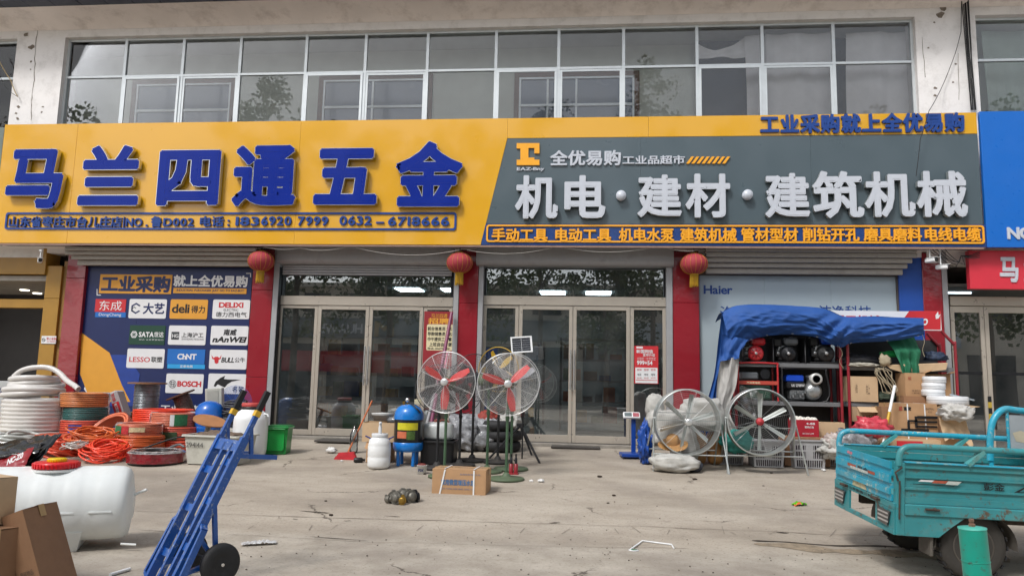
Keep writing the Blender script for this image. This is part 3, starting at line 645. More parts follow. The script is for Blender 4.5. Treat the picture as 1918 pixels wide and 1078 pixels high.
for i, (x0, x1, x2) in enumerate(((1803, 1811, 1820), (1806, 1813, 1823), (1808, 1815, 1826), (1811, 1818, 1828), (1800, 1809, 1819), (1813, 1819, 1822))):
    wire('hanging_cable', [(x0, -12), (x1, 90), (x2, 206)], -.05-.012*i, .008+.002*(i % 2), CAB, ['second', 'third', 'fourth', 'fifth', 'leftmost', 'rightmost'][i]+' black cable in the bundle hanging down the right white pier', CAB_G)
wire('stray_cable', [(1801, -10), (1800, 60), (1790, 98), (1768, 155), (1740, 208, -.66), (1724, 260, -.66), (1716, 330, -.66)], -.08, .006, CAB, 'thin loose cable crossing the right pier and falling over the grey sign', sag=.02)
wire('stray_cable', [(-10, 95), (20, 150), (33, 181)], -.08, .010, mat('tan_cable', '#a08c68', .7), 'tan cable reaching the left pier at the photo edge', sag=.05)
wire('stray_cable', [(-10, 120), (12, 165), (33, 181)], -.08, .006, CAB, 'thin black cable below the tan cable on the left pier', sag=.05)
# ============================================================ sign boards
YS = -.5
sg = thing('shop_signboard', 'long yellow and grey shop signboard with raised blue and white characters', 'sign', (-2.3, YS, ZS0), world=True)
SXL, SXR = P(2, 300, YS).x, P(1836, 330, YS).x
zgt = P(1390, 255, YS).z; zst = P(1390, 419.5, YS).z
xt, xm, xbm = P(951, 262, YS).x, P(909, 420, YS).x, P(901, 458, YS).x
mb = MB(); mb.box(SXL+.01, SXR-.01, YS+.03, -.1, ZS0+.01, ZS1-.01); part('sign_box', mb, ALU_DARK, sg)
seams = [SXL, P(140, 300, YS).x, P(560, 300, YS).x]
for i in range(2): mb = MB(); mb.box(seams[i], seams[i+1]-.003, YS, YS+.03, ZS0, ZS1, .002); part('yellow_panel', mb, YEL, sg)
mb = MB(); mb.prism([(seams[2], YS, ZS0), (xbm-.01, YS, ZS0), (xt-.01, YS, zgt), (xt-.01, YS, ZS1), (seams[2], YS, ZS1)], (0, .03, 0)); part('yellow_panel', mb, YEL, sg)
xs_ = [xt-.007, P(1215, 240, YS).x, P(1525, 235, YS).x, SXR]
for i in range(3): mb = MB(); mb.box(xs_[i], xs_[i+1]-.003, YS, YS+.03, zgt+.004, ZS1, .002); part('yellow_panel', mb, YEL, sg)
xs_ = [P(1200, 330, YS).x, P(1520, 330, YS).x, SXR]
mb = MB(); mb.prism([(xm, YS+.004, zst), (xs_[0]-.002, YS+.004, zst), (xs_[0]-.002, YS+.004, zgt), (xt, YS+.004, zgt)], (0, .026, 0)); part('grey_panel', mb, GREYP, sg)
for i in range(2): mb = MB(); mb.box(xs_[i], xs_[i+1]-.002, YS+.004, YS+.03, zst, zgt, .001); part('grey_panel', mb, GREYP, sg)
mb = MB(); mb.prism([(xbm, YS+.002, ZS0), (SXR+.04, YS+.002, ZS0), (SXR+.04, YS+.002, zst-.003), (xm, YS+.002, zst-.003)], (0, .028, 0)); part('navy_strip', mb, mat('navy_strip', '#1f3f7c', .25, coat=.2), sg)
for ch, b in (('马', (12.5, 279, 117.7, 390)), ('兰', (149, 272.5, 262, 384.5)), ('四', (295.6, 281, 411, 385)), ('通', (437, 272, 555, 386)), ('五', (589, 277.6, 706.7, 383)), ('金', (741, 265, 866, 386.5))):
    mm = text(ch, b, YS-.03, None, .042, .1, (0, 1)); part('blue_letter', mm[0], [BLUEL, GOLDSIDE], sg)
    mm = text(ch, (b[0]-.7, b[1]-.7, b[2]+.7, b[3]+.7), YS-.03, None, .05, .096, (0, 0)); part('letter_rim', mm[0], [CHROME], sg)
ORL = mat('amber_acrylic', '#f2aa2a', .3, var=.03); NVL = mat('dark_blue_letter', '#17418c', .3, var=.04)
def frame_line(px0, py0, px1, py1, wd, m, Y, nm, slant=0):
    a, b = P(px0, (py0+py1)/2, Y), P(px1, (py0+py1)/2, Y); xm_ = (px0+px1)/2; z1, z0 = P(xm_, py0, Y).z, P(xm_, py1, Y).z
    pts = rbox_pts(a.x, z0, b.x, z1, .05); mb = MB(); n = len(pts)
    inn = rbox_pts(a.x+wd, z0+wd, b.x-wd, z1-wd, .03)
    for q in (pts, inn):
        for (x, z) in q: mb.v.append((x+slant*(z-z0), Y, z))
    for q in (pts, inn):
        for (x, z) in q: mb.v.append((x+slant*(z-z0), Y-.02, z))
    for i in range(n):
        j = (i+1) % n
        for f in ((2*n+i, 2*n+j, 3*n+j, 3*n+i), (i, j, 2*n+j, 2*n+i), (n+i, n+j, 3*n+j, 3*n+i)): mb.f.append(list(f)); mb.mi.append(0); mb.sm.append(False)
    part(nm, mb, m, sg)
frame_line(11, 398, 855, 430.5, .035, NVL, YS-.003, 'outline')
for s, b in (('山东省枣庄市台儿庄店', (16, 405, 228, 425)), ('|', (230.5, 406, 232.5, 425.5)), ('NO', (235, 408, 266, 424)), ('.', (272, 420, 276, 424)), ('鲁', (282, 404.5, 302.5, 425)), ('D002', (305.5, 408, 362.5, 423.5)),
             ('电话', (374, 404.5, 419, 424)), (':', (425.5, 411, 429.5, 423)), ('183', (441, 405.5, 485, 422.5)), ('6920', (489, 405, 545.5, 422)), ('7999', (557.5, 405, 614.5, 422)), ('0632', (635.5, 404, 696, 421.5)), ('—', (704, 415, 719, 418)), ('6718666', (726.5, 405.5, 841.5, 422.5))):
    letters('small_blue_letter', s, b, YS-.003, sg, NVL, .028, .03, gap=.06 if ord(s[0]) < 200 else 0)
letters('slogan_letter', '工业采购就上全优易购', (1424, 212, 1807, 248.5), YS-.003, sg, NVL, .04, .035, gap=.04)
letters('white_small_letter', '全优易购', (1030, 281, 1163, 310), YS+.001, sg, WLET, .03, .03); letters('white_small_letter', '工业品超市', (1166, 291, 1283, 307.5), YS+.001, sg, WLET, .025, .03)
letters('white_small_letter', 'EAZ-Bny', (968, 313, 1019.5, 321), YS+.001, sg, WLET, .035, .02)
for i in range(8):
    px = 1285+i*9.6; mb = MB(); Y = YS; a = P(px, 307, Y); b = P(px+5.5, 307, Y); c = P(px+15, 294, Y); d = P(px+9.5, 294, Y)
    mb.prism([(a.x, Y, a.z), (b.x, Y, b.z), (c.x, Y, c.z), (d.x, Y, d.z)], (0, -.025, 0)); part('stripe', mb, ORL, sg)
# square amber emblem
Y = YS; q = lambda x, y: P(x, y, YS)
def flatpoly(pts, m, nm, parent, Y, dep=.02):
    mb = MB(); w_ = [P(x, y, Y) for x, y in pts]; mb.prism([(p.x, Y, p.z) for p in w_], (0, -dep, 0)); return part(nm, mb, m, parent)
flatpoly([(968, 269), (1010.5, 269), (1010.5, 288), (1001, 288), (1001, 278), (990, 278), (990, 296), (1001, 296), (1001, 300), (1010.5, 300), (1010.5, 310), (968, 310), (968, 300), (975, 300), (975, 279), (968, 279)], ORL, 'emblem', sg, YS+.001, .03)
for ch, b in (('机', (965, 328, 1045, 409)), ('电', (1057, 328, 1134, 408)), ('建', (1194, 327, 1277, 406)), ('材', (1284, 325, 1368, 407)), ('建', (1433, 324, 1517, 407)), ('筑', (1522, 320, 1618, 408)), ('机', (1620, 321, 1714, 406)), ('械', (1717, 320, 1812, 406))):
    mm = text(ch, b, YS-.02, None, .03, .085, (0, 1)); part('white_letter', mm[0], [WLET, GALV], sg)
for x, y in ((1163, 367.5), (1399, 366)):
    c = P(x, y, YS-.02); mb = MB(); mb.lathe([(.088, 0), (.088, .085), (0, .087)], c, 24, (0, -1, 0)); part('white_dot', mb, WLET, sg)
frame_line(911, 421.5, 1843, 455, .03, ORL, YS-.001, 'outline')
for s, x0, x1 in (('手动工具', 921, 1026), ('电动工具', 1040, 1145), ('机电水泵', 1159, 1263), ('建筑机械', 1274, 1380), ('管材型材', 1388, 1495), ('削钻开孔', 1504, 1610), ('磨具磨料', 1618, 1727), ('电线电缆', 1733, 1838)):
    yc = 439.5-(x0-920)*.0012; letters('amber_letter', s, (x0, yc-12.5, x1, yc+13), YS-.001, sg, ORL, .03, .028)
mb = MB(); mb.box(SXL, SXR, YS+.01, YS+.05, ZS0-.035, ZS0-.003); part('bottom_angle', mb, mat('rusty_angle', '#9a7f74', .8, var=.15), sg)
# blue sign and red sign at right, strip of sign at far left
bs = thing('blue_signboard', 'plain blue signboard beside the grey sign with a partly seen white word', 'sign', (8, YS, ZS0), world=True)
BLUP2 = mat('blue_sign_panel', '#0a66c2', .3, coat=.2, var=.02)
a = SXR+.04
for x0, x1 in ((a, a+1.3), (a+1.303, a+2.6)): mb = MB(); mb.box(x0, x1, YS-.02, YS+.05, ZS0-.01, ZS1+.01, .004); part('blue_panel', mb, BLUP2, bs)
letters('letter', 'NO', (1887, 425, 1937, 448), YS-.02, bs, WLET, .04, .02)
rs = thing('red_signboard', 'red hanging signboard with white characters under the blue sign', 'sign', (8, -.35, 2.8), world=True)
a, b = P(1818, 541, -.3), P(1990, 541, -.3); zt = P(1850, 469, -.3).z
mb = MB(); mb.box(a.x, b.x, -.3, -.18, P(1850, 541, -.3).z, zt, .006); part('panel', mb, mat('red_sign_panel', '#d03444', .35, var=.03), rs)
letters('letter', '马', (1873, 481, 1908, 528), -.3, rs, WLET, .035, .02); letters('letter', '兰', (1918, 481, 1952, 528), -.3, rs, WLET, .035, .02)
ls = thing('left_sign_edge', 'edge of the neighbouring grey green sign at the far left', 'sign', (-12, YS, ZS0), world=True)
mb = MB(); mb.box(-14, SXL-.02, YS+.02, YS+.3, ZS0, ZS1-.05, .006); part('panel', mb, mat('grey_green_panel', '#6f7a74', .6), ls)
# ============================================================ brand board
Yb = .08
bb = thing('brand_board', 'big navy advertising board with a grid of white brand tiles at the left', 'billboard', (P(315, 800, Yb).x, Yb, 0), world=True)
x0, x1 = P(152, 600, Yb).x, P(467, 600, Yb).x; zt = P(315, 500, Yb).z
for i in range(3): a = x0+(x1-x0)*i/3; mb = MB(); mb.box(a+.001, a+(x1-x0)/3-.001, Yb, Yb+.03, .0, zt, .001); part('board_sheet', mb, NAVY_PR, bb)
mb = MB(); mb.box(x0, x1, Yb-.03, Yb, zt, zt+.06); part('top_rail', mb, DARKM, bb)
def pr(s, b, m, bold=.02, parent=bb, Y=Yb-.010, nm='print', **k):
    mb = MB(); text(s, b, Y, mb, bold, 0, (0, 0), **k); part(nm, mb, m, parent)
def tile(b, m, r=.03, Y=Yb, parent=bb, dep=.008, nm='brand_tile', slant=0):
    a, c = P(b[0], (b[1]+b[3])/2, Y), P(b[2], (b[1]+b[3])/2, Y); xm_ = (b[0]+b[2])/2; z1, z0 = P(xm_, b[1], Y).z, P(xm_, b[3], Y).z
    mb = MB(); mb.prism([(x, Y, z) for x, z in rbox_pts(a.x, z0, c.x, z1, r)], (0, -dep, 0)); return part(nm, mb, m, parent)
h = tile((187, 514, 322, 549.6), YEL_PR, .004, nm='header_band'); pr('工业采购', (189.5, 516, 319, 547), NAVY_PR, .045, h)
pr('就上全优易购', (325, 515, 464, 537), WHITE_PR, .035, Y=Yb-.003)
h = tile((325, 539.5, 462, 549.5), YEL_PR, .004, nm='header_band'); pr('INDUSTRIAL PURCHASER JUST GO TO EAZ-BUY', (331, 541.5, 457, 547), NAVY_PR, .015, h)
t = tile((178.7, 560, 236, 584), RED_PR, .004); pr('东成', (186, 563, 228, 581), WHITE_PR, .0, t); t = tile((178.7, 584.3, 236, 594), BLUE_PR, .004); pr('DongCheng', (185, 586, 227, 593), WHITE_PR, 0, t)
t = tile((242, 560, 312, 596), WHITE_PR); pr('大艺', (268, 567, 308, 588), NAVY_PR, .03, t)
def hexa(cx, cy, r, m, parent, Y=Yb-.010, th=.3, rot=0, cut=0):
    c = P(cx, cy, Y); k = r*mp(c); mb = MB(); n = 6
    o = [(c.x+k*math.cos(R(60*i+rot)), Y, c.z+k*math.sin(R(60*i+rot))) for i in range(n)]; i_ = [(c.x+k*(1-th)*math.cos(R(60*i+rot)), Y, c.z+k*(1-th)*math.sin(R(60*i+rot))) for i in range(n)]
    mb.add(o+i_, [(i, (i+1) % n, n+(i+1) % n, n+i) for i in range(n-cut)], False); part('emblem', mb, m, parent)
hexa(254.5, 577, 10.5, NAVY_PR, t, rot=30, cut=1); hexa(251, 579, 5, GREEN_PR, t, rot=30, cut=2)
t = tile((319, 560.5, 389, 597), YEL_PR); pr('deli', (322, 569, 355, 586), BLK_PR, .025, t); pr('得力', (358, 572, 384, 586), BLK_PR, .02, t)
t = tile((398.6, 561, 468, 597), WHITE_PR); pr('DELIXI', (410, 566, 456, 576), RED_PR, .04, t); pr('ELECTRIC', (419, 578, 446.5, 582.5), BLK_PR, .0, t); pr('德力西电气', (404, 584, 462, 593.5), BLK_PR, .01, t)
t = tile((242.7, 609, 309.5, 645), GREEN_PR, .004); pr('SATA', (260, 621, 288, 631), WHITE_PR, .04, t); pr('世达', (288.5, 621, 306.5, 631), WHITE_PR, .02, t); pr('世达 让世界更有力', (260, 634.5, 306, 637), WHITE_PR, 0, t); hexa(251, 626, 7, WHITE_PR, t, rot=0); hexa(251, 626, 3.6, WHITE_PR, t, rot=0)
t = tile((316, 609.5, 386, 645.6), WHITE_PR); h = tile((321, 621, 335.5, 635.5), mat('dark_grey_print', '#33383c', .5), .003, Yb-.0085, t, .002, 'emblem'); pr('HG', (322.5, 625, 334.5, 632), WHITE_PR, .02, t, Yb-.0125); pr('上海沪工', (340, 622.5, 381, 631.5), BLK_PR, .02, t); pr('SHANGHAI HUGONG', (340, 633, 381.5, 636.5), BLK_PR, .0, t)
t = tile((395, 610, 465, 646), WHITE_PR); pr('南威', (419, 616, 443, 628), BLK_PR, .035, t, slant=.15); pr('nAnWEI', (399, 630, 461, 641), BLK_PR, .045, t, slant=.3)
t = tile((238, 652.6, 308, 689), WHITE_PR); pr('LESSO', (242, 668, 281, 677.5), RED_PR, .015, t); pr('联塑', (283, 667.5, 304, 678), BLK_PR, .02, t)
t = tile((313.7, 653.5, 384, 681.3), BLUE_PR, .004); pr('ChNT', (332, 662, 368, 673), WHITE_PR, .035, t); t = tile((313.7, 681.8, 384, 690), SKY_PR, .004); pr('正泰电器', (337, 683, 361, 688), WHITE_PR, .01, t)
t = tile((392.5, 654.5, 462.6, 691), WHITE_PR); pr('BULL', (415, 669, 439, 678.5), BLK_PR, .03, t, slant=.15); pr('公牛', (439.5, 669, 459, 678.5), BLK_PR, .015, t)
fl = [(396, 664), (400, 670), (403, 667.5), (408, 667.5), (411, 670), (415, 664), (413.5, 671.5), (409.5, 673), (409, 679), (405.5, 681), (402, 679), (401.5, 673), (397.5, 671.5)]
mb = MB(); w_ = [P(x, y, Yb-.01) for x, y in fl]; mb.add([(p.x, Yb-.01, p.z) for p in w_], [tuple(range(len(fl)))], False); part('emblem', mb, RED_PR, t)
t = tile((311, 699.5, 381, 736), WHITE_PR); pr('BOSCH', (332, 713, 377, 724), RED_PR, .045, t)
c = P(323, 718.5, Yb-.012); mb = MB(); mb.ring(c, 7*mp(c), .004, (0, 1, 0), 28, 4); mb.ring(c, 3.8*mp(c), .003, (0, 1, 0), 20, 4); k = mp(c)
for s_ in (-1, 1): mb.box(c.x+s_*3*k-.003, c.x+s_*3*k+.003, c.y-.003, c.y+.001, c.z-5*k, c.z+5*k)
mb.box(c.x-3*k, c.x+3*k, c.y-.003, c.y+.001, c.z-.004, c.z+.004); part('emblem', mb, BLK_PR, t)
t = tile((390, 699.5, 461, 737), WHITE_PR); pr('名鲨', (435, 723, 457, 734), BLK_PR, .02, t)
fl = [(400, 722), (404, 714), (413, 707), (422, 703), (419, 709), (427, 710), (452, 710.5), (434, 714), (426, 719), (421, 725), (414, 722), (408, 719), (403, 724)]
mb = MB(); w_ = [P(x, y, Yb-.01) for x, y in fl]; mb.add([(p.x, Yb-.01, p.z) for p in w_], [tuple(range(len(fl)))], False); part('emblem', mb, BLK_PR, t)
# plain colour fields of the print at the left
for pts, m in (([(152, 622), (205, 660), (228, 720), (244, 752), (170, 752), (150, 700)], YEL_PR), ([(168, 690), (190, 664), (236, 664), (262, 700), (252, 760), (196, 760)], mat('royal_print', '#223f8f', .45)), ([(157, 728), (168, 703), (180, 728), (172, 748)], WHITE_PR)):
    mb = MB(); Y = Yb-.004-.002*(pts[0][0] % 9)/9; w_ = [P(x, y, Y) for x, y in pts]; mb.add([(p.x, Y, p.z) for p in w_], [tuple(range(len(pts)))], False); part('colour_field', mb, m, bb)
pr('工业品超市', (300, 758, 400, 772), WHITE_PR, .03, Y=Yb-.004)
for pts in ([(181, 541), (181, 553), (189, 553), (189, 551.5), (182.5, 551.5), (182.5, 541)], [(461, 511), (470, 511), (470, 519), (468.5, 519), (468.5, 512.5), (461, 512.5)]):
    mb = MB(); w_ = [P(x, y, Yb-.004) for x, y in pts]; mb.add([(p.x, Yb-.004, p.z) for p in w_], [tuple(range(6))], False); part('corner_mark', mb, WHITE_PR, bb)
# ============================================================ pale wall board at the right
hb = thing('pale_wall_board', 'pale blue grey advertising board behind the tarpaulin and racks', 'billboard', (P(1498, 800, .1).x, .1, 0), world=True)
PB = mat('pale_board', '#a6b4bb', .35, coat=.15, var=.03, scale=1); x0, x1 = P(1310.5, 600, .1).x, P(1685, 600, .1).x; zt = P(1498, 517, .1).z
for i in range(3): a = x0+(x1-x0)*i/3; mb = MB(); mb.box(a+.001, a+(x1-x0)/3-.001, .1, .13, 0, zt, .001); part('board_sheet', mb, PB, hb)
mb = MB(); mb.box(x0, x1, .06, .2, zt+.002, zt+.12); mb.box(x1-.04, x1, .06, .12, 0, zt); part('edge_rail', mb, mat('brown_rail', '#574f49', .6), hb)
HB = mat('haier_blue', '#1d4489', .5)
pr('Haier', (1318, 534, 1372, 550.5), HB, .025, hb, .094); pr('海尔', (1348, 573, 1412, 600), HB, .0, hb, .094); pr('洁净科技', (1534, 572, 1632, 594), HB, .01, hb, .094)
# ============================================================ posters
po = thing('hiring_poster', 'dark red hiring poster inside the left glass front', 'poster', P(820, 690, .22), world=True)
Yp = .125; tile((793, 583, 850, 690), mat('wine_print', '#8f1f28', .5, var=.03), .002, Yp, po, .003, 'sheet'); tile((799, 607, 848, 656), CREAM_PR, .03, Yp-.0035, po, .001, 'panel')
pr('马兰四通', (808, 587, 838, 594.5), YEL_PR, .01, po, Yp-.007); pr('招聘', (802, 595, 842, 606.5), YEL_PR, .04, po, Yp-.007)
for i, s in enumerate(('前台信息员 2名', '导购销售员 2名', '中午提供工作餐', '上班自由方便')): pr(s, (801+(3 if i == 3 else 0), 611.5+i*9.8, 846, 619+i*9.8), BLK_PR, .02, po, Yp-.007)
pr('电话: 13561786688', (801, 650, 842, 654.5), BLK_PR, .01, po, Yp-.007)
po = thing('red_poster', 'red and white telecom poster on the right glass front', 'poster', P(1210, 718, .12), world=True)
Yp = .125; tile((1188, 647.5, 1233, 718), RED_PR, .002, Yp, po, .003, 'sheet'); tile((1190, 688, 1231.5, 717), WHITE_PR, .002, Yp-.0035, po, .001, 'panel')
tile((1192, 648.5, 1204, 652), WHITE_PR, .002, Yp-.0035, po, .001, 'panel'); tile((1191, 711, 1231, 712), RED_PR, .0005, Yp-.005, po, .001, 'rule')
pr('新国网信', (1192, 654, 1223, 661), WHITE_PR, .02, po, Yp-.007); pr('宽带升级', (1204, 661.5, 1227, 667.5), WHITE_PR, .01, po, Yp-.007)
for y_ in (669, 672): pr('全国统一资费套餐', (1193, y_, 1228, y_+1.8), WHITE_PR, 0, po, Yp-.007)
pr('999+54', (1193, 675, 1222, 683), WHITE_PR, .03, po, Yp-.007); 
for x_ in (1193, 1206, 1219): pr('宽带', (x_, 690, x_+9, 694), RED_PR, 0, po, Yp-.007); pr('电视', (x_+1, 699, x_+8, 703), BLK_PR, 0, po, Yp-.007); pr('30元', (x_, 706, x_+9, 709), RED_PR, 0, po, Yp-.007)
# ============================================================ lanterns
LR = mat('lantern_silk', '#a33640', .75, var=.12, scale=6, sss=.0); LG_ = mat('lantern_gold', '#c59a2a', .4, .4, var=.15, scale=12)
def lantern(px, py, lab, r=.235):
    Y = -.3; c = P(px, py, Y); t = thing('red_lantern', lab, 'lantern', (c.x, Y, c.z), group='red lanterns hung under the sign')
    n = 20; mb = MB(); mb.lathe([(max(.001, math.sin(math.pi*(.1+.8*i/n))*r*1.02), -math.cos(math.pi*(.1+.8*i/n))*r*.83) for i in range(n+1)], (0, 0, 0), 40); part('shade', mb, LR, t)
    for k in range(16):
        a = k*math.pi/8; mb = MB(); mb.tube([(math.cos(a)*math.sin(math.pi*(.1+.8*i/12))*r*1.035, math.sin(a)*math.sin(math.pi*(.1+.8*i/12))*r*1.035, -math.cos(math.pi*(.1+.8*i/12))*r*.84) for i in range(13)], .0025, 4); part('rib', mb, LG_, t)
    mb = MB(); mb.lathe([(.075, r*.74), (.078, r*.8), (.05, r*.88), (.02, r*.9)], (0, 0, 0), 20); mb.lathe([(.075, -r*.84), (.08, -r*.78)], (0, 0, 0), 20); part('cap', mb, LG_, t)
    mb = MB(); mb.tube([(0, 0, r*.9), (0, 0, r*.9+.14)], .006, 6); part('hook', mb, DARKM, t)
    mb = MB()
    for k in range(22): a = k*2*math.pi/22; x, y = math.cos(a)*.066, math.sin(a)*.066; mb.tube([(x, y, -r*.84), (x*1.06+.004*math.sin(k*5), y*1.06, -r*.84-.2-.02*math.sin(k*3))], .008, 4)
    part('tassel', mb, LG_, t)
lantern(489, 489, 'red silk lantern under the sign at the left of the left glass doors'); lantern(861, 492, 'red silk lantern in front of the middle red pillar'); lantern(1300, 494, 'rightmost red silk lantern beside the pale wall board')
# ============================================================ security cameras
def cctv(px, py, Y, rz, lab, drop=.15):
    c = P(px, py, Y); t = thing('security_camera', lab, 'camera', (c.x, Y, c.z), rz, group='white bullet security cameras')
    mb = MB(); mb.box(-.11, .08, -.04, .04, -.035, .035, .014); part('body', mb, WPL, t); mb = MB(); mb.box(-.08, .12, -.045, .045, .036, .044, .003); part('sun_hood', mb, WPL, t)
    mb = MB(); mb.lathe([(.034, .08), (.036, .1), (.03, .105), (0, .104)], (0, 0, 0), 20, (1, 0, 0)); part('lens', mb, BLACK, t)
    mb = MB(); mb.tube([(-.03, 0, .04), (-.03, 0, .04+drop)], .01, 8); mb.lathe([(.035, 0), (.03, .02)], (-.03, 0, .04+drop), 16); part('bracket', mb, WPL, t)
cctv(75, 488, -.45, R(-50), 'white bullet camera hanging at the left edge under the yellow sign'); cctv(1745, 487, -.42, R(-60), 'upper white bullet camera in front of the rightmost red pillar', .2); cctv(1766, 500, -.38, R(-35), 'grey bullet camera just right of and below the upper one', .26)
for i in range(5):
    wire('tangled_cable', [(1740+i*7, 468-i), (1760+i*12, 480+i*4), (1790+i*3, 500-i*5), (1800, 478), (1835, 470+i*3)], -.3-.03*i, .006, CAB, ['leftmost', 'second', 'middle', 'fourth', 'rightmost'][i]+' black cable in the tangle under the right end of the sign', 'tangled cables under the right end of the sign', sag=.1)
# right neighbour shopfront
rn = thing('neighbour_shopfront', 'dim glass entrance with steel frames under the red hanging sign', 'shopfront', (8, .3, 0), world=True)
Yn = .25; xa = P(1779, 600, Yn).x; xe = xa+3.2
zb1, zb0 = P(1850, 556, Yn).z, P(1850, 573, Yn).z
mb = MB(); mb.box(xa, xe, Yn-.05, Yn+.05, zb0, zb1, .004); part('header_beam', mb, STEEL, rn)
xj = P(1848, 700, Yn).x
for a, b in ((xa, xj-.004), (xj+.004, xj+1.1)):
    d = MB(); d.box(a, a+.07, Yn-.03, Yn+.03, 0, zb0-.01, .004); d.box(b-.07, b, Yn-.03, Yn+.03, 0, zb0-.01, .004); d.box(a+.07, b-.07, Yn-.03, Yn+.03, zb0-.12, zb0-.01, .004); d.box(a+.07, b-.07, Yn-.03, Yn+.03, 0, .14, .004); dd = part('door', d, STEEL, rn)
    q_ = MB(); q_.box(a+.07, b-.07, Yn-.005, Yn+.005, .14, zb0-.12); part('pane', q_, GLS, dd); q_ = MB(); q_.box(a+.07, b-.07, Yn-.012, Yn+.012, 1.42, 1.47); part('rail', q_, DARKM, dd)
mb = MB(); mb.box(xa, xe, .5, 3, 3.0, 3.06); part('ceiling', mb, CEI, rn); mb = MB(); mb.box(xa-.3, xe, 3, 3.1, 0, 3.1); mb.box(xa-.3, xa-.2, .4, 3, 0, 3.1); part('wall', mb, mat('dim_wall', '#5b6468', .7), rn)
HZ = [mat('hazard_yellow', '#b59a3a', .5), BLK_PR]
mb = MB(); xq = P(1856, 780, Yn-.04).x
for i in range(8): mb.slot(i % 2).box(xq-.03, xq+.03, Yn-.036, Yn-.033, .25+i*.1, .35+i*.1)
part('hazard_tape', mb, HZ, rn)
mb = MB(); q_ = P(1780, 516, .9); mb.tube([(q_.x-.2, 1.2, 2.98), (q_.x+.5, 1.2, 2.98)], .015, 8); part('lamp_tube', mb, mat('tube_glow', '#dff4ff', .5, emit=3), rn)
mb = MB(); mb.box(xe, 22, .1, .4, -.3, 3.53); part('street_wall', mb, WHITE_WALL, bld)
mb = MB(); mb.box(-22, -16, .1, .4, -.3, 3.53); part('street_wall', mb, WHITE_WALL, bld)
# ============================================================ across the street (seen only in the glass and the gloss)
ob = thing('opposite_building', 'plain two storey building across the street with grey and red sign bands', 'building', (0, -36, -.38), world=True)
OW = mat('opposite_wall', '#c4beb2', .8, var=.05, scale=1); OG = mat('opposite_sign_grey', '#6c757a', .6); OD = mat('opposite_dark', '#23282c', .4); ORD = mat('opposite_sign_red', '#a32630', .6)
mb = MB(); mb.box(-30, 30, -44, -36, -.4, 7.4); part('wall', mb, OW, ob); mb = MB(); mb.box(-30, 30, -36, -35.5, 7.4, 7.7); part('parapet', mb, OW, ob)
mb = MB(); mb.box(-26, -.5, -36, -35.6, 3.9, 5.3); part('sign_band', mb, OG, ob); mb = MB(); mb.box(-26, -9, -36, -35.7, 1.6, 3.0); part('sign_band', mb, ORD, ob); mb = MB(); mb.box(0, 24, -36, -35.6, 3.9, 5.2); part('sign_band', mb, mat('opposite_sign_pale', '#b5c0ca', .6), ob)
for i in range(16): x = -28+i*3.5; mb = MB(); mb.box(x, x+2.9, -36, -35.95, -.3, 3.5); part('dark_front', mb, OD, ob)
for i in range(18): x = -29+i*3.2; mb = MB(); mb.box(x, x+1.9, -36, -35.95, 5.7, 7.0); part('window', mb, OD, ob)
def back(s, x, z, w_, h, m): mb = MB(); text(s, None or (0, 0, 1, 1), 0, mb, .03, 0, plane=((x, -35.55, z), (-w_, 0, 0), (0, 0, h), (0, 1, 0))); part('lettering', mb, m, ob)
back('HUAWEI', -15, 4.2, 3.2, .7, WLET)
back('M', -12.8, 4.0, 1.4, 1.1, mat('opposite_gold', '#a08a60', .5))
LEAF = [mat('street_leaf', '#3c4a26', .6, var=.3, scale=2), mat('street_leaf_light', '#56663a', .6, var=.3, scale=2)]
BARK = mat('street_bark', '#5b5146', .9, var=.2, bump=.4)
random.seed(9)
def tree(x, y, h, r, cz, lab):
    t = thing('street_tree', lab, 'tree', (x, y, -.38), group='street trees behind the viewpoint')
    mb = MB(); mb.tube([(0, 0, 0), (.1, .05, h*.3), (-.05, .1, h*.6), (0, 0, h*.9)], [.17, .14, .09, .03], 10)
    for k in range(9):
        a = random.uniform(0, 6.28); z = h*random.uniform(.3, .7); mb.tube([(0, 0, z), (math.cos(a)*r*.5, math.sin(a)*r*.5, z+h*.1), (math.cos(a)*r*.9, math.sin(a)*r*.9, z+h*.16)], [.06, .04, .015], 6)
    part('trunk', mb, BARK, t)
    mb = MB(); cl = []
    for k in range(70):
        a = random.uniform(0, 6.28); z = random.uniform(cz, h); rr = r*math.sqrt(random.random())*(1.1-.75*abs((z-cz)/(h-cz)-.35)); cl.append((math.cos(a)*rr, math.sin(a)*rr, z, random.uniform(.4, .85)))
    for cx, cy, cz_, cr in cl:
        mb.slot(random.randint(0, 1))
        for _ in range(60):
            d = Vector([random.gauss(0, 1) for _ in range(3)]).normalized()*cr*random.random()**.4; c = Vector((cx, cy, cz_))+d; s_ = random.uniform(.08, .15)
            u = Vector([random.gauss(0, 1) for _ in range(3)]).normalized(); v = u.orthogonal().normalized(); mb.quad(c-u*s_, c-v*s_*.7, c+u*s_, c+v*s_*.7)
    part('crown', mb, LEAF, t)
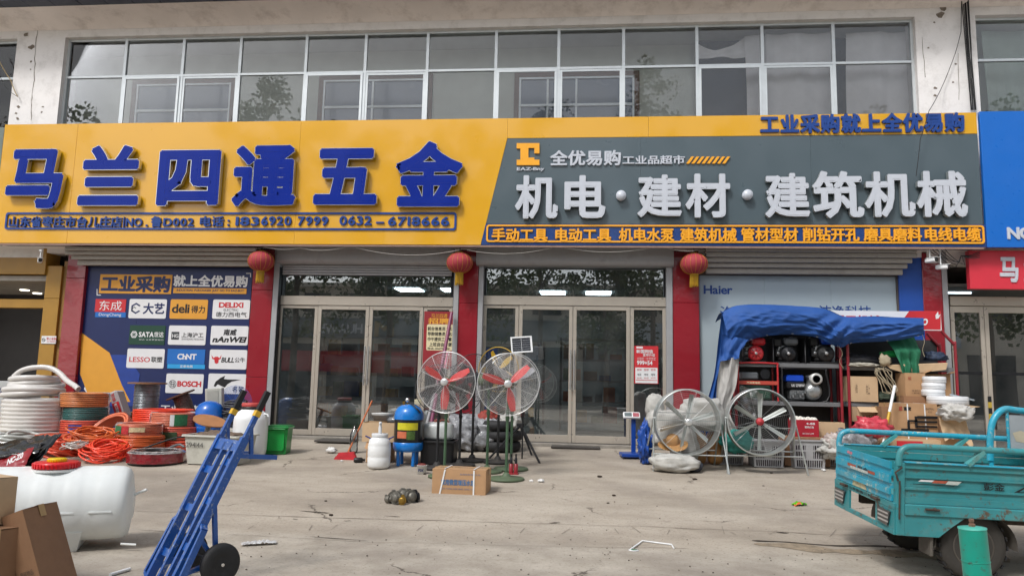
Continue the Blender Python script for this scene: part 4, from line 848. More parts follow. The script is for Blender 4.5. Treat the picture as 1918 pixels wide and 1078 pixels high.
for x, y, h, r, cz, lab in ((-26, -19, 14, 3.2, 4.2, 'leftmost tall roadside tree across the street'), (-13.2, -19, 13, 2.9, 3.6, 'broad leafy tree opposite the brand board'), (-9.2, -20.5, 13, 2.4, 4.6, 'slim leafy tree opposite the left glass doors'), (-5.2, -19, 12.5, 2.8, 3.9, 'dense leafy tree opposite the middle red pillar'), (6.6, -19.5, 12.5, 2.7, 3.6, 'leafy tree with low boughs opposite the pale wall board'),
                          (11.5, -20, 13.5, 2.9, 4.0, 'tall leafy tree opposite the grey sign'), (17, -19, 13, 3, 4.0, 'rightmost leafy roadside tree across the street'), (1.2, -26, 8.5, 2.3, 3.6, 'small roadside tree beyond the others'), (-19, -27, 19, 2.4, 6, 'very tall poplar rising behind the left gap'), (4.0, -30, 21, 2.3, 6, 'very tall poplar near the roof of the opposite building'), (-2.6, -30, 18, 2.2, 6, 'tall narrow poplar beside the very tall one')):
    tree(x, y, h, r, cz, lab)
# ============================================================ coils, spools and bins along the left side
def C(loc, dx=0, dz=0): pass
def wound(mb, r_out, r, rows, layers=3, z0=0., seg=44, ts=6, jit=.0, top=True, flat=1.):
    """a wound hose: rows of rings, the top row showing its inner layers"""
    for k in range(rows):
        z = z0+r*flat+k*2*r*flat; n = layers if k == rows-1 and top else 1
        for l in range(n):
            R_ = r_out-r-l*2*r; ph = random.uniform(0, 6); ax = (random.uniform(-jit, jit), random.uniform(-jit, jit), 1)
            x, y, d = frame_of(ax) if jit else (Vector((1, 0, 0)), Vector((0, 1, 0)), None)
            mb.tube([(math.cos(2*math.pi*i/seg)*(R_+jit*.25*math.sin(3*2*math.pi*i/seg+ph)), math.sin(2*math.pi*i/seg)*(R_+jit*.25*math.sin(2*2*math.pi*i/seg+ph)), z+jit*.25*math.sin(2*math.pi*i/seg+ph)) for i in range(seg)], r, ts, True)
    mb.lathe([(r_out-2*r*layers+r, 0), (r_out-2*r*layers+r, z0+rows*2*r*flat-r)], (0, 0, 0), seg, cap=False)
def hose_mat(n, c, rough=.35, **k): return mat(n, c, rough, var=.07, scale=7, coat=.15, dirt=.2, dcol='#6d5a48', **k)
FILM = glass('thin_wrap_film', (.93, .93, .93), .0, rough=.35, ior=1.06)
H_PEACH = hose_mat('peach_hose', '#dc8a4e'); H_TEAL = hose_mat('teal_hose', '#2f6f6c'); H_CORAL = hose_mat('coral_hose', '#e0553a'); H_ORANGE = hose_mat('orange_hose', '#d2622a'); H_PINK = hose_mat('pink_peach_hose', '#dd7a58'); H_RED = hose_mat('bright_coral_hose', '#f0492c')
H_WHITE = mat('white_hose', '#cfccc8', .35, var=.05, scale=4, coat=.2, sss=.1, dirt=.15, dcol='#9a938a')
def coil(lab, px, ytop, ybot, rpx, Y, m, tube=None, layers=3, film=False, rot=None, jit=.01, z=None, gp='hose coils piled beside the brand board', cat='hose coil', band=None, name='hose_coil', flat=1.):
    c = P(px, ybot, Y); k = mp(c); h = (ybot-ytop)*k*1.0; r_out = rpx*k
    r = tube or .014; rows = max(1, round(h/(2*r))); r = h/(2*rows)
    t = thing(name, lab, cat, (c.x, Y, (c.z if z is None else z)-.0), 0, gp, rot=rot)
    mb = MB(); wound(mb, r_out, r, rows, layers, jit=jit, flat=flat); part('hose', mb, m, t)
    if film:
        mb = MB(); rr = r_out+.006; mb.smooth = True; mb.lathe([(r_out-2*r*layers, h+.004), (rr-.02, h+.006), (rr, h-.02), (rr, .02), (rr-.02, .0)], (0, 0, 0), 40, cap=False); part('wrap_film', mb, FILM, t)
    if band:
        for a0, a1, z0, z1, mm in band:
            big = abs(a1-a0) > 300; nv_ = 28 if big else 1; rip = (lambda u, v: .007*math.sin(v*h/.07*6.283)+.006*noise.noise(Vector((math.cos(u*6.28)*3, math.sin(u*6.28)*3, v*3)))) if big else (lambda u, v: 0)
            mb = MB(); rr = r_out+.009; n = max(10, int(abs(a1-a0)/6)); mb.smooth = True; mb.grid(lambda u, v: (math.cos(R(a0+(a1-a0)*u))*(rr+rip(u, v)), math.sin(R(a0+(a1-a0)*u))*(rr+rip(u, v)), h*(z0+(z1-z0)*v)), n, nv_); part('label', mb, mm, t)
    return t
random.seed(31)
# white stack
c = P(65, 800, -1.9)
coil('tall plastic wrapped white coil under the loose white hose', 64, 746, 806, 55, -1.9, H_WHITE, .035, 3, True, jit=.004, cat='hose coil', band=[(-179.9, 179.9, .04, .96, mat('milky_film', '#d6d2cc', .3, coat=.4, var=.05, scale=2))])
coil('bottom white coil of the stack, partly behind the black bag', 68, 806, 850, 52, -1.9, H_WHITE, .035, 3, True, jit=.004)
c = P(64, 745, -1.9); k = mp(c); t = thing('hose_coil', 'loose coil of thick white hose with its open end hanging right', 'hose coil', (c.x, -1.9, c.z-.02), group='hose coils piled beside the brand board')
mb = MB(); pts = []
n = 210
for i in range(n):
    u = i/(n-1); a = 2*math.pi*5.2*u+1.0; rr = (52-17*u+3*math.sin(a*.7))*k; pts.append((rr*math.cos(a), rr*.95*math.sin(a), .06+.31*u+.02*math.sin(a*1.3)))
mb.tube(pts, .044, 10); mb.cap = 0
ts_ = [P(x, y, -1.9+o)-Vector(t.location) for x, y, o in ((26, 705, -.3), (40, 694, -.28), (62, 688, -.25), (90, 688, -.2), (110, 697, -.2), (125, 712, -.28), (140, 722, -.38), (147, 728, -.42))]
def smoothpts(p, n=5):
    o = []
    for i in range(len(p)-1):
        p0, p1, p2, p3 = p[max(i-1, 0)], p[i], p[i+1], p[min(i+2, len(p)-1)]
        for k_ in range(n): u = k_/n; o.append(.5*((2*p1)+(p2-p0)*u+(2*p0-5*p1+4*p2-p3)*u*u+(3*p1-p0-3*p2+p3)*u**3))
    return o+[p[-1]]
mb.tube(smoothpts(ts_, 5), .042, 12); e = ts_[-1]; dd = (ts_[-1]-ts_[-2]).normalized(); part('hose', mb, H_WHITE, t)
mb = MB(); mb.lathe([(.034, .001), (.0, .0015)], e, 14, dd); part('open_end', mb, mat('shade_grey', '#8e9694', .6), t)
# middle stack
LBLU = mat('blue_label', '#2c4a9a', .5, var=.3, scale=30)
coil('peach orange hose coil on top of the small three coil stack', 157, 735, 761, 42, -1.7, H_PEACH, .016, 3, True)
coil('teal green hose coil in the middle of the small three coil stack', 159, 761, 786, 39, -1.7, H_TEAL, .017, 3, True)
coil('coral hose coil with a blue label at the bottom of the small stack', 157, 785, 817, 43, -1.7, H_CORAL, .018, 3, True, band=[(-92, -62, .2, .75, LBLU)])
# table behind, spools
tb = P(262, 790, -.55); t = thing('low_bench', 'low dark timber bench behind the coils carrying the wire spools', 'bench', (tb.x, -.55, gz(-.55)), world=True)
WOOD = mat('spool_wood', '#8a6546', .75, var=.2, scale=6, stretch=(1, 1, 6)); z1 = P(262, 776, -.75).z
x0, x1 = P(218, 780, -.7).x, P(372, 780, -.7).x
mb = MB(); mb.box(x0, x1, -.95, -.2, z1-.05, z1, .006); part('top', mb, WOOD, t)
for x in (x0+.04, x1-.04):
    for y in (-.9, -.25): mb = MB(); mb.box(x-.03, x+.03, y-.03, y+.03, gz(y), z1-.052); part('leg', mb, WOOD, t)
STW = mat('steel_wire', '#8d9296', .35, .75, var=.12, scale=10)
def spool(lab, px, ybot, ytop, rf, rc, Y, rot, hpx=None, lower=True, m=STW, cw=WOOD):
    c = P(px, ybot, Y); k = mp(c); h = (ybot-ytop)*k; t = thing('wire_spool', lab, 'spool', (c.x, Y, c.z), 0, 'wooden spools of grey wire', rot=rot)
    for z, on in ((0, lower), (h, True)):
        if on: mb = MB(); mb.lathe([(.03, z), (rf*k, z+.001), (rf*k, z+.026), (.03, z+.027), (.03, z)], (0, 0, 0), 32, sm=False); part('flange', mb, cw, t)
    mb = MB(); rows = int((h-.03)/.022)
    for i in range(rows): mb.ring((0, 0, .04+i*.022), rc*k-.01+random.uniform(-.004, .004), .0125, (random.uniform(-.04, .04), random.uniform(-.04, .04), 1), 30, 6)
    mb.lathe([(rc*k-.015, .02), (rc*k-.015, h)], (0, 0, 0), 28); part('wound_wire', mb, m, t)
    return t
spool('upright wooden spool of grey wire on the bench', 272, 774, 719, 34, 22, -.6, (0, 0, 0))
spool('tilted wooden spool of dark wire beside the upright one', 352, 776, 738, 26, 15, -.6, (R(8), R(-22), 0), m=mat('rusty_wire', '#6d635d', .5, .5, var=.2, scale=8), cw=mat('dark_spool_wood', '#5f4434', .8, var=.2, scale=6))
# leaning labelled roll
c = S(222, -1.15); t = thing('pipe_wrap_roll', 'flat grey roll with a red and white printed label leaning on the stack', 'roll', (P(229, 778, -1.15).x, -1.15, P(229, 783, -1.15).z), 0, rot=(0, R(-24), 0)); k = mp(t.location)
mb = MB(); mb.box(-8.5*k, 8.5*k, -.05, .2, 0, 54*k, .03); part('roll', mb, mat('roll_grey', '#a9a6a6', .45, coat=.3, var=.06), t)
mb = MB(); mb.box(-7*k, 7*k, -.053, -.0505, 1*k, 32*k); part('label', mb, RED_PR, t)
mb = MB(); text('电工阻燃线管', None or (0, 0, 0, 0), 0, mb, .03, 0, plane=((-3*k, -.0555, 30*k), (0, 0, -27*k), (6*k, 0, 0), (0, -1, 0))); part('print', mb, WHITE_PR, t)
mb = MB(); text('TKS 02B', None or (0, 0, 0, 0), 0, mb, .03, 0, plane=((-3*k, -.0555, 50*k), (0, 0, -15*k), (6*k, 0, 0), (0, -1, 0))); part('print', mb, RED_PR, t)
# right stacks of coral coils
LGR = mat('green_label', '#2c7048', .5, var=.25, scale=30); LRD = mat('red_label', '#b43236', .5, var=.2, scale=30); LCR = mat('cream_label', '#cfc39a', .5, var=.25, scale=40)
coil('coral hose coil at the back left of the orange pile', 305, 766, 796, 53, -1.3, H_RED, .016, 4)
coil('film wrapped peach coil with a green and white label at the back right', 325, 772, 799, 41, -1.65, H_PINK, .013, 4, True, band=[(-60, -28, .15, .9, LGR), (-70, -60, .15, .9, WHITE_PR)])
coil('film wrapped coral coil under the green labelled one', 330, 798, 824, 42, -1.65, H_CORAL, .014, 3, True, band=[(-120, -112, .3, .8, WHITE_PR), (-95, -60, .15, .7, mat('dark_green_label', '#3b5135', .5, var=.3, scale=30)), (-110, -96, .2, .7, LCR)])
coil('lowest coral coil standing behind the black and red cable', 332, 823, 852, 41, -1.65, H_CORAL, .018, 3)
coil('plump peach coil with green, red and gold labels near the pile front', 260, 792, 816, 40, -2.25, H_PINK, .015, 3, True, band=[(-135, -105, .25, .85, LGR), (-104, -84, .25, .85, LRD), (-83, -45, .4, .75, LCR)], jit=.02)
coil('orange hose coil under the labelled peach coil', 263, 815, 846, 41, -2.3, H_ORANGE, .013, 3, jit=.03)
coil('lowest coral coil under the orange coil', 258, 845, 872, 42, -2.35, H_RED, .016, 3, jit=.03)
c = P(213, 812, -2.0); k = mp(c)
t = thing('hose_coil', 'film wrapped peach coil leaning on edge left of the labelled coil', 'hose coil', (c.x, -2.0, c.z-.05), 0, 'hose coils piled beside the brand board', rot=(R(38), R(-28), R(12)))
mb = MB(); wound(mb, 42*k, .02, 5, 2, jit=.01); part('hose', mb, H_PINK, t); mb = MB(); mb.lathe([(42*k+.006, 0), (42*k+.006, .2)], (0, 0, 0), 40, cap=False); part('wrap_film', mb, FILM, t)
mb = MB(); mb.grid(lambda u, v: (math.cos(R(-150+90*u))*(42*k+.009), math.sin(R(-150+90*u))*(42*k+.009), .06+.08*v), 12, 1); part('label', mb, mat('red_white_label', '#c98a80', .5, var=.3, scale=40), t)
def tangle(lab, pts, cx, cy, Y, rx, rz, loops, r, m, seed, hgt=.25, dy=.35, name='hose_tangle', gp='loose hose heaps at the front of the pile'):
    random.seed(seed); c = P(cx, cy, Y); k = mp(c); t = thing(name, lab, 'hose', (c.x, Y, c.z), group=gp); mb = MB(); q = []; N = loops*22
    ph = [random.uniform(0, 6.28) for _ in range(8)]
    for i in range(N):
        a = 2*math.pi*i/22; u = i/N
        R_ = .72+.28*math.sin(a*.31+ph[0])*math.sin(a*.113+ph[1])
        q.append(Vector((rx*k*R_*math.cos(a)+.06*math.sin(a*.21+ph[2]), dy*R_*math.sin(a)+.05*math.sin(a*.27+ph[3]), hgt*(.15+.55*u+.3*abs(math.sin(a*.5+ph[4])) )+.03*math.sin(a*1.7+ph[5]))))
    mb.tube(q, r, 7); part('hose', mb, m, t); return t
tangle('loose loops of orange hose heaped behind the white tank', None, 172, 852, -2.6, 50, 20, 15, .0135, H_ORANGE, 4, .42, .4)
tangle('bright coral hose heap behind the red lid of the tank', None, 196, 872, -3.0, 40, 20, 17, .013, H_RED, 8, .36, .34)
tangle('coral film wrapped heap at the left behind the tank lid', None, 112, 868, -2.7, 34, 20, 14, .018, H_CORAL, 12, .40, .3)
tangle('thin clear tube looped on top of the orange heap', None, 142, 842, -3.05, 27, 10, 9, .009, mat('clear_tube', '#d8d0ca', .15, coat=.6, trans=.3, sss=.1), 5, .12, .2)
tangle('grey translucent tube coiled at the far left of the pile', None, 36, 842, -2.7, 56, 14, 8, .024, mat('grey_tube', '#b3b5b0', .2, coat=.5, sss=.1), 6, .25, .45)
mb = MB(); c0 = S(110, -2.3)   # packed heap core under the loops so no floor shows through
single('hose_mound', MB().blob((c0.x+.15, -2.3, gz(-2.3)+.02), .8, .35, .27, .2, 2, 3), mat('packed_hose_core', '#a8452c', .6, var=.3, scale=14, bump=.6, bscale=30), 'low mound of packed coral hose under the loose loops', 'hose')
# black and red cable coil
c = G(292, 866); k = mp(c); t = thing('cable_coil', 'large black cable coil wrapped in red film lying on the concrete', 'cable coil', c)
mb = MB(); wound(mb, 49*k, .018, 5, 6, jit=.015); part('cable', mb, mat('black_cable_skin', '#151517', .35, coat=.3), t)
mb = MB(); mb.smooth = True; RR = 49*k
mb.grid(lambda u, v: (math.cos(6.2832*u)*(RR+.012+.012*noise.noise(Vector((math.cos(6.28*u)*6, math.sin(6.28*u)*6, v*5)))), math.sin(6.2832*u)*(RR+.012+.012*noise.noise(Vector((math.cos(6.28*u)*6, math.sin(6.28*u)*6, v*5)))), .02+.135*v), 90, 6); part('red_film', mb, mat('red_wrap_film', '#7c1420', .22, coat=.8, var=.35, scale=9, bump=.5, bscale=12), t)
mb = MB(); mb.grid(lambda u, v: (math.cos(6.2832*u)*(RR+.014-.1*v), math.sin(6.2832*u)*(RR+.014-.1*v), .155+.035*math.sin(v*2.6)+.008*noise.noise(Vector((math.cos(6.28*u)*9, math.sin(6.28*u)*9, v*3)))), 90, 4); part('clear_film', mb, mat('crinkled_clear_film', '#8f8b8a', .2, coat=.8, var=.5, scale=16, bump=.8, bscale=25), t)
# long black rod and short pipes on the pile
q = [P(218, 858, -2.9), P(300, 828, -2.7), P(345, 817, -2.6), P(392, 822, -2.5)]
mb = MB(); mb.tube(smoothpts(q), .012, 8); single('bent_cable', mb, CAB, 'long stiff black cable reaching over the orange coils to the trough', 'cable')
mb = MB(); mb.tube(smoothpts([P(303, 848, -2.3), P(318, 838, -2.2), P(335, 832, -2.1), P(345, 836, -2.1)]), .02, 8); single('grey_hose_end', mb, mat('grey_hose', '#6f7276', .5), 'short grey hose end poking out beside the trough', 'hose')
# appliance cartons at the far left
c = S(18, -.9); t = thing('appliance_carton', 'pale grey appliance carton at the far left behind the white coils', 'box', c); k = mp(c)
mb = MB(); mb.box(-.55, .32, -.3, .3, 0, .5, .008); mb.box(-.55, .30, -.3, .3, .505, .98, .008); part('carton', mb, mat('pale_grey_carton', '#aeb0b0', .7), t)
mb = MB(); mb.box(-.5, .3, -.304, -.301, .72, .86); part('label', mb, NAVY_PR, t); mb = MB(); text('官方旗舰', None, 0, mb, .01, 0, plane=((-.1, -.306, .75), (.38, 0, 0), (0, 0, .08), (0, -1, 0))); part('print', mb, WHITE_PR, t)
# black and red bags at the far left
BAG = mat('black_bag_film', '#15161a', .22, coat=.6, var=.3, scale=5, bump=.7, bscale=9)
c = P(30, 850, -4.2); k = mp(c)
def sheetbag(nm, lab, cor, Y0, Y1, m, thick=.07, seed=1, cat='bag', gp=None, amp=.03):
    a, b, c_, d = [P(*q[:2], q[2]) for q in cor]
    def fn(u, v): p = a.lerp(b, u).lerp(d.lerp(c_, u), v); e = math.sin(math.pi*min(1, max(0, u)))*math.sin(math.pi*v); return p+Vector((0, -thick*e**.5-amp*noise.noise(Vector((u*6, v*5, seed)))*e**.3, amp*noise.noise(Vector((u*5, v*7, seed+9)))))
    mb = MB(); mb.grid(fn, 28, 16); mb.grid(lambda u, v: (lambda p: (p[0], p[1]+2*thick*(math.sin(math.pi*u)*math.sin(math.pi*v))**.5+.001, p[2]))(fn(u, v)), 28, 16)
    return single(nm, mb, m, lab, cat, gp)
sheetbag('black_bag', 'glossy black plastic bag slung over the red packet at the far left', [(-20, 862, -4.6), (72, 846, -4.5), (84, 812, -4.1), (-20, 832, -4.1)], 0, 0, BAG, .09, 2)
sheetbag('black_bag', 'flat black packet pointing up right behind the tank', [(30, 872, -4.4), (66, 872, -4.4), (116, 812, -3.9), (76, 816, -3.9)], 0, 0, BAG, .04, 5)
t = sheetbag('red_packet', 'red and black printed packet under the glossy black bag', [(-20, 884, -4.75), (46, 874, -4.75), (64, 836, -4.45), (-20, 862, -4.5)], 0, 0, mat('red_packet_print', '#8c1820', .35, coat=.3), .05, 7)
mb = MB(); o = P(12, 871, -4.92); k = mp(o); text('NC-Z0', None, 0, mb, .05, 0, plane=(o, (34*k*.9, 0, 15*k), (-2*k, .03, 11*k), (0, -1, 0))); part('print', mb, WHITE_PR, t)
# ---- trough, blue bottle, barrel, bin
def tub(nm, lab, cat, c, sx, sy, h, m, taper=.86, wall=.012, rim=.03, rz=0, gp=None):
    t = thing(nm, lab, cat, c, rz, gp); mb = MB(); n = 6
    def loop(a, b, z, r=.05): return [(x, y, z) for x, y in rbox_pts(-a, -b, a, b, min(r, a*.5, b*.5), 4)]
    L = [loop(sx*taper, sy*taper, 0), loop(sx, sy, h), loop(sx+rim, sy+rim, h), loop(sx+rim, sy+rim, h-.02), loop(sx+rim-.004, sy+rim-.004, h+.004), loop(sx-wall, sy-wall, h+.004), loop(sx*taper-wall, sy*taper-wall, .02)]
    for a, b in ((0, 1), (1, 3), (3, 4), (4, 5), (5, 6)):
        N_ = len(L[a]); mb.add(L[a]+L[b], [(i, (i+1) % N_, N_+(i+1) % N_, N_+i) for i in range(N_)], False)
    mb.add(L[6], [tuple(range(len(L[6])))]); mb.add(L[0], [tuple(range(len(L[0])))[::-1]]); part('body', mb, m, t); return t
c = G(392, 872); c = Vector((c.x, c.y+.3, gz(c.y+.3))); k = mp(c)
tr_ = tub('plastic_trough', 'dirty white plastic trough with numbers written on its side', 'trough', c, 54*k, .30, 52*k, mat('grubby_white_plastic', '#bdbcb2', .5, var=.06, dirt=.5, dcol='#7d776a', scale=3), .88, rz=R(-4))
mb = MB(); text('294144', None, 0, mb, .0, 0, plane=((-46*k, -.305, 30*k), (34*k, 0, 0), (0, -.01, 9*k), (0, -1, 0))); part('print', mb, BLK_PR, tr_)
for i, (lab, sd_) in enumerate((('scraps and fittings lying in the white trough', 3),)):
    single('scrap_heap', MB().blob((c.x, c.y, c.z+.36), .42, .24, .1, .35, 4, sd_), mat('scrap_brown', '#6b5a4c', .7, var=.4, scale=14, bump=.6), lab, 'scrap')
c2 = S(388, -1.5); k = mp(c2); t = thing('blue_water_bottle', 'ribbed blue plastic tank standing behind the white trough', 'tank', (c2.x, -1.5, gz(-1.5)))
h = (P(388, 750, -1.5).z-gz(-1.5)); prof = [(.01, 0), (25*k, .01)]
for i in range(26):
    z = .03+(h-.25)*i/25; prof.append((26*k*(1+.025*math.sin(i*1.9)), z))
prof += [(25*k, h-.15), (20*k, h-.06), (10*k, h-.01), (.001, h)]
mb = MB(); mb.lathe(prof, (0, 0, 0), 32); part('body', mb, mat('bright_blue_plastic', '#0d5fb8', .3, coat=.3, var=.06), t)
c = P(372, 826, -2.15); t = thing('wire_spool', 'bare wooden spool disc leaning out of the white trough', 'spool', (P(381, 832, -2.3).x, -2.3, P(381, 832, -2.3).z), 0, 'wooden spools of grey wire', rot=(R(10), R(17), 0)); k = mp(t.location)
mb = MB(); mb.lathe([(.035, 0), (.035, 46*k)], (0, 0, 0), 16); part('core', mb, mat('pale_core', '#b0a79a', .6), t)
mb = MB(); mb.lathe([(.01, 46*k), (30*k, 46*k+.001), (30*k, 46*k+.02), (.01, 46*k+.021)], (0, 0, 0), 30, sm=False); part('flange', mb, mat('light_spool_wood', '#a8764e', .7, var=.15, scale=5), t)
mb = MB()
for i in range(14): mb.ring((0, 0, .04+i*.025), .038, .006, (.1, .05, 1), 16, 5)
part('wound_wire', mb, STW, t)
c = S(467, -1.75); c = G(466, 853); k = mp(c); t = thing('white_barrel', 'tall white plastic barrel with a red lid beside the green bin', 'barrel', c); h = 98*k
mb = MB(); mb.lathe([(.01, 0), (27*k, .005), (30*k, .04), (31*k, .1), (31.5*k, h*.3), (31.5*k, h*.62), (31*k, h*.68), (30*k, h*.74), (24*k, h*.83), (17*k, h*.88), (16.5*k, h*.92)], (0, 0, 0), 40); part('body', mb, WPL, t)
mb = MB(); mb.lathe([(17.5*k, h*.875), (18.5*k, h*.89), (18.5*k, h*.925), (17.5*k, h*.93)], (0, 0, 0), 32); part('band', mb, BLACK, t)
mb = MB(); mb.lathe([(18*k, h*.93), (18.5*k, h*.94), (18.5*k, h*.985), (17*k, h), (0, h)], (0, 0, 0), 32); part('lid', mb, mat('dusty_red_plastic', '#b4433f', .5, dirt=.3), t)
for s in (-1, 1): mb = MB(); mb.tube([(s*24*k, -.02, h*.80), (s*33*k, -.03, h*.79), (s*35*k, -.03, h*.75)], .014, 8); part('handle', mb, WPL, t)
c = G(521, 848); k = mp(c); gr = mat('green_plastic', '#0a7d33', .35, coat=.2, var=.06); t = thing('green_bin', 'green plastic pedal bin with hinged lid right of the white barrel', 'bin', c, R(8)); w2 = 21*k; h = 52*k
mb = MB(); mb.prism([(-w2*.85, -.16, 0), (w2*.85, -.16, 0), (w2, -.18, h*.9), (-w2, -.18, h*.9)], (0, .32, 0)); part('body', mb, gr, t)
mb = MB(); mb.prism([(x, -.188, z) for x, z in rbox_pts(-w2*.85, h*.12, w2*.72, h*.82, .05)], (0, .012, 0)); part('front_panel', mb, mat('light_green_plastic', '#12953f', .35, coat=.2), t)
mb = MB(); mb.box(-w2*1.08, w2*1.12, -.21, .2, h*.9, h*.96, .012); mb.box(-w2*.9, w2*.95, -.17, .16, h*.96, h*1.0, .012); part('lid', mb, gr, t)
mb = MB(); mb.tube([(-w2*.8, -.225, h*.88), (w2*.8, -.225, h*.88)], .014, 8); part('handle', mb, gr, t)
# pale cabinet piece, coil of dark cable, fan guard behind the barrel
c = S(404, -.9); z0 = P(404, 760, -.9).z; t = thing('white_panel_box', 'off white folded metal box standing on end behind the blue tank', 'box', (c.x, -.9, gz(-.9)), rot=(0, R(-5), R(15))); k = mp(t.location); zt = P(404, 726, -.9).z-gz(-.9)
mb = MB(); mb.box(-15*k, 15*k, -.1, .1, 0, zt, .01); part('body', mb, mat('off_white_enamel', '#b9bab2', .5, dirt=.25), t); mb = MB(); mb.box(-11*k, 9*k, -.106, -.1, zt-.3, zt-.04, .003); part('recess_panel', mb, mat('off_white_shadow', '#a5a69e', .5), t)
for i in range(4):
    c = P(430+i*4, 795-i*11, -1.35); t = single('cable_coil', MB(), CAB, 'x', 'cable coil'); bpy.data.objects.remove(t)
    mb = MB(); random.seed(40+i)
    for q in range(6): mb.ring((random.uniform(-.02, .02), random.uniform(-.02, .02), q*.018), .2+random.uniform(-.03, .01), .011, (random.uniform(-.15, .15), random.uniform(-.15, .15), 1), 30, 5)
    single('cable_coil', mb, mat('grey_black_cable', '#46464a', .5, var=.3, scale=6), ['lowest', 'second', 'third', 'topmost'][i]+' dark cable coil stacked between the blue tank and the white barrel', 'cable coil', 'dark cable coils by the white barrel', loc=(c.x, -1.35, c.z))
mb = MB(); c = S(436, -1.35); zt = P(436, 800, -1.35).z; mb.box(-.24, .24, -.2, .2, 0, zt-gz(-1.35), .01); single('white_crate', mb, mat('pale_crate', '#b5b3aa', .6, dirt=.3), 'pale crate under the dark cable coils', 'crate', loc=(c.x, -1.35, gz(-1.35)))
c = P(440, 750, -.6); mb = MB()
for r_ in range(4, 17): mb.ring((0, 0, 0), r_*.02, .003, (0, 1, 0), 40, 4)
for a in range(8): mb.tube([(0, 0, 0), (.33*math.cos(a*.785), 0, .33*math.sin(a*.785))], .003, 4)
single('fan_guard', mb, mat('blue_wire', '#3c66b4', .4), 'loose round blue wire fan guard leaning on the board behind the barrel', 'fan guard', loc=(c.x, -.6, c.z-.05))
# ============================================================ white tank, cartons and hand truck in front
def carton(lab, c, sx, sy, h, m, rz=0, rot=None, prints=(), strap=(), tape=True, gp=None, open_=False, flap=0, nm='cardboard_box'):
    """sx, sy, h are full sizes; front face is local -y"""
    t = thing(nm, lab, 'box', c, rz, gp, rot=rot); a, b = sx/2, sy/2; mb = MB(); W = .004
    def bul(u, v, ax):   # slightly bowed walls
        return .006*math.sin(math.pi*u)*math.sin(math.pi*v)
    mb.grid(lambda u, v: (-a+sx*u, -b-bul(u, v, 0), h*v), 6, 4); mb.grid(lambda u, v: (a-sx*u, b+bul(u, v, 0), h*v), 6, 4)
    mb.grid(lambda u, v: (a+bul(u, v, 0), -b+sy*u, h*v), 6, 4); mb.grid(lambda u, v: (-a-bul(u, v, 0), b-sy*u, h*v), 6, 4)
    mb.quad((-a, -b, 0), (-a, b, 0), (a, b, 0), (a, -b, 0)); mb.sm = [False]*len(mb.sm); part('box_wall', mb, m, t)
    if not open_:
        for s in (-1, 1):
            mb = MB(); mb.prism([(-a, s*b, h), (a, s*b, h), (a, s*.003, h+.006), (-a, s*.003, h+.004)], (0, 0, .004)); part('top_flap', mb, m, t)
        if tape: mb = MB(); mb.box(-a-.001, a+.001, -.028, .028, h+.0105, h+.0112); mb.box(-a-.0085, -a-.0078, -.028, .028, h-.07, h+.011); mb.box(a+.0078, a+.0085, -.028, .028, h-.07, h+.011); part('tape', mb, mat('packing_tape', '#b99a6c', .25, coat=.3), t)
    else:
        for s, (p, q, d) in enumerate((((-a, -b, h), (a, -b, h), (0, -1, -.7)), ((a, b, h), (-a, b, h), (0, 1, .5)), ((-a, b, h), (-a, -b, h), (-1, 0, .2)), ((a, -b, h), (a, b, h), (1, 0, .4)))):
            if flap & (1 << s): mb = MB(); d = Vector(d).normalized()*min(sx, sy)*.45; mb.prism([p, q, Vector(q)+d, Vector(p)+d], (0, 0, .005)); part('top_flap', mb, m, t)
    for s, u0, v0, u1, v1, mm, bo in prints: mb = MB(); text(s, None, 0, mb, bo, 0, plane=((-a+sx*u0, -b-.0085, h*v0), (sx*(u1-u0), 0, 0), (0, 0, h*(v1-v0)), (0, -1, 0))); part('print', mb, mm, t)
    for x, tilt in strap:
        mb = MB(); X = -a+sx*x; w_ = .009
        mb.prism([(X-w_, -b-.009, h), (X+w_, -b-.009, h), (X+w_+tilt, -b-.009, 0), (X-w_+tilt, -b-.009, 0)], (0, -.0015, 0)); mb.prism([(X-w_, -b-.008, h+.012), (X+w_, -b-.008, h+.012), (X+w_, b, h+.012), (X-w_, b, h+.012)], (0, 0, .0015)); part('strap', mb, WPL, t)
    return t
BLU_INK = mat('blue_ink', '#4a6a90', .8); BLK_INK = mat('black_ink', '#4d4038', .85); RED_INK = mat('red_ink', '#a04a38', .85)
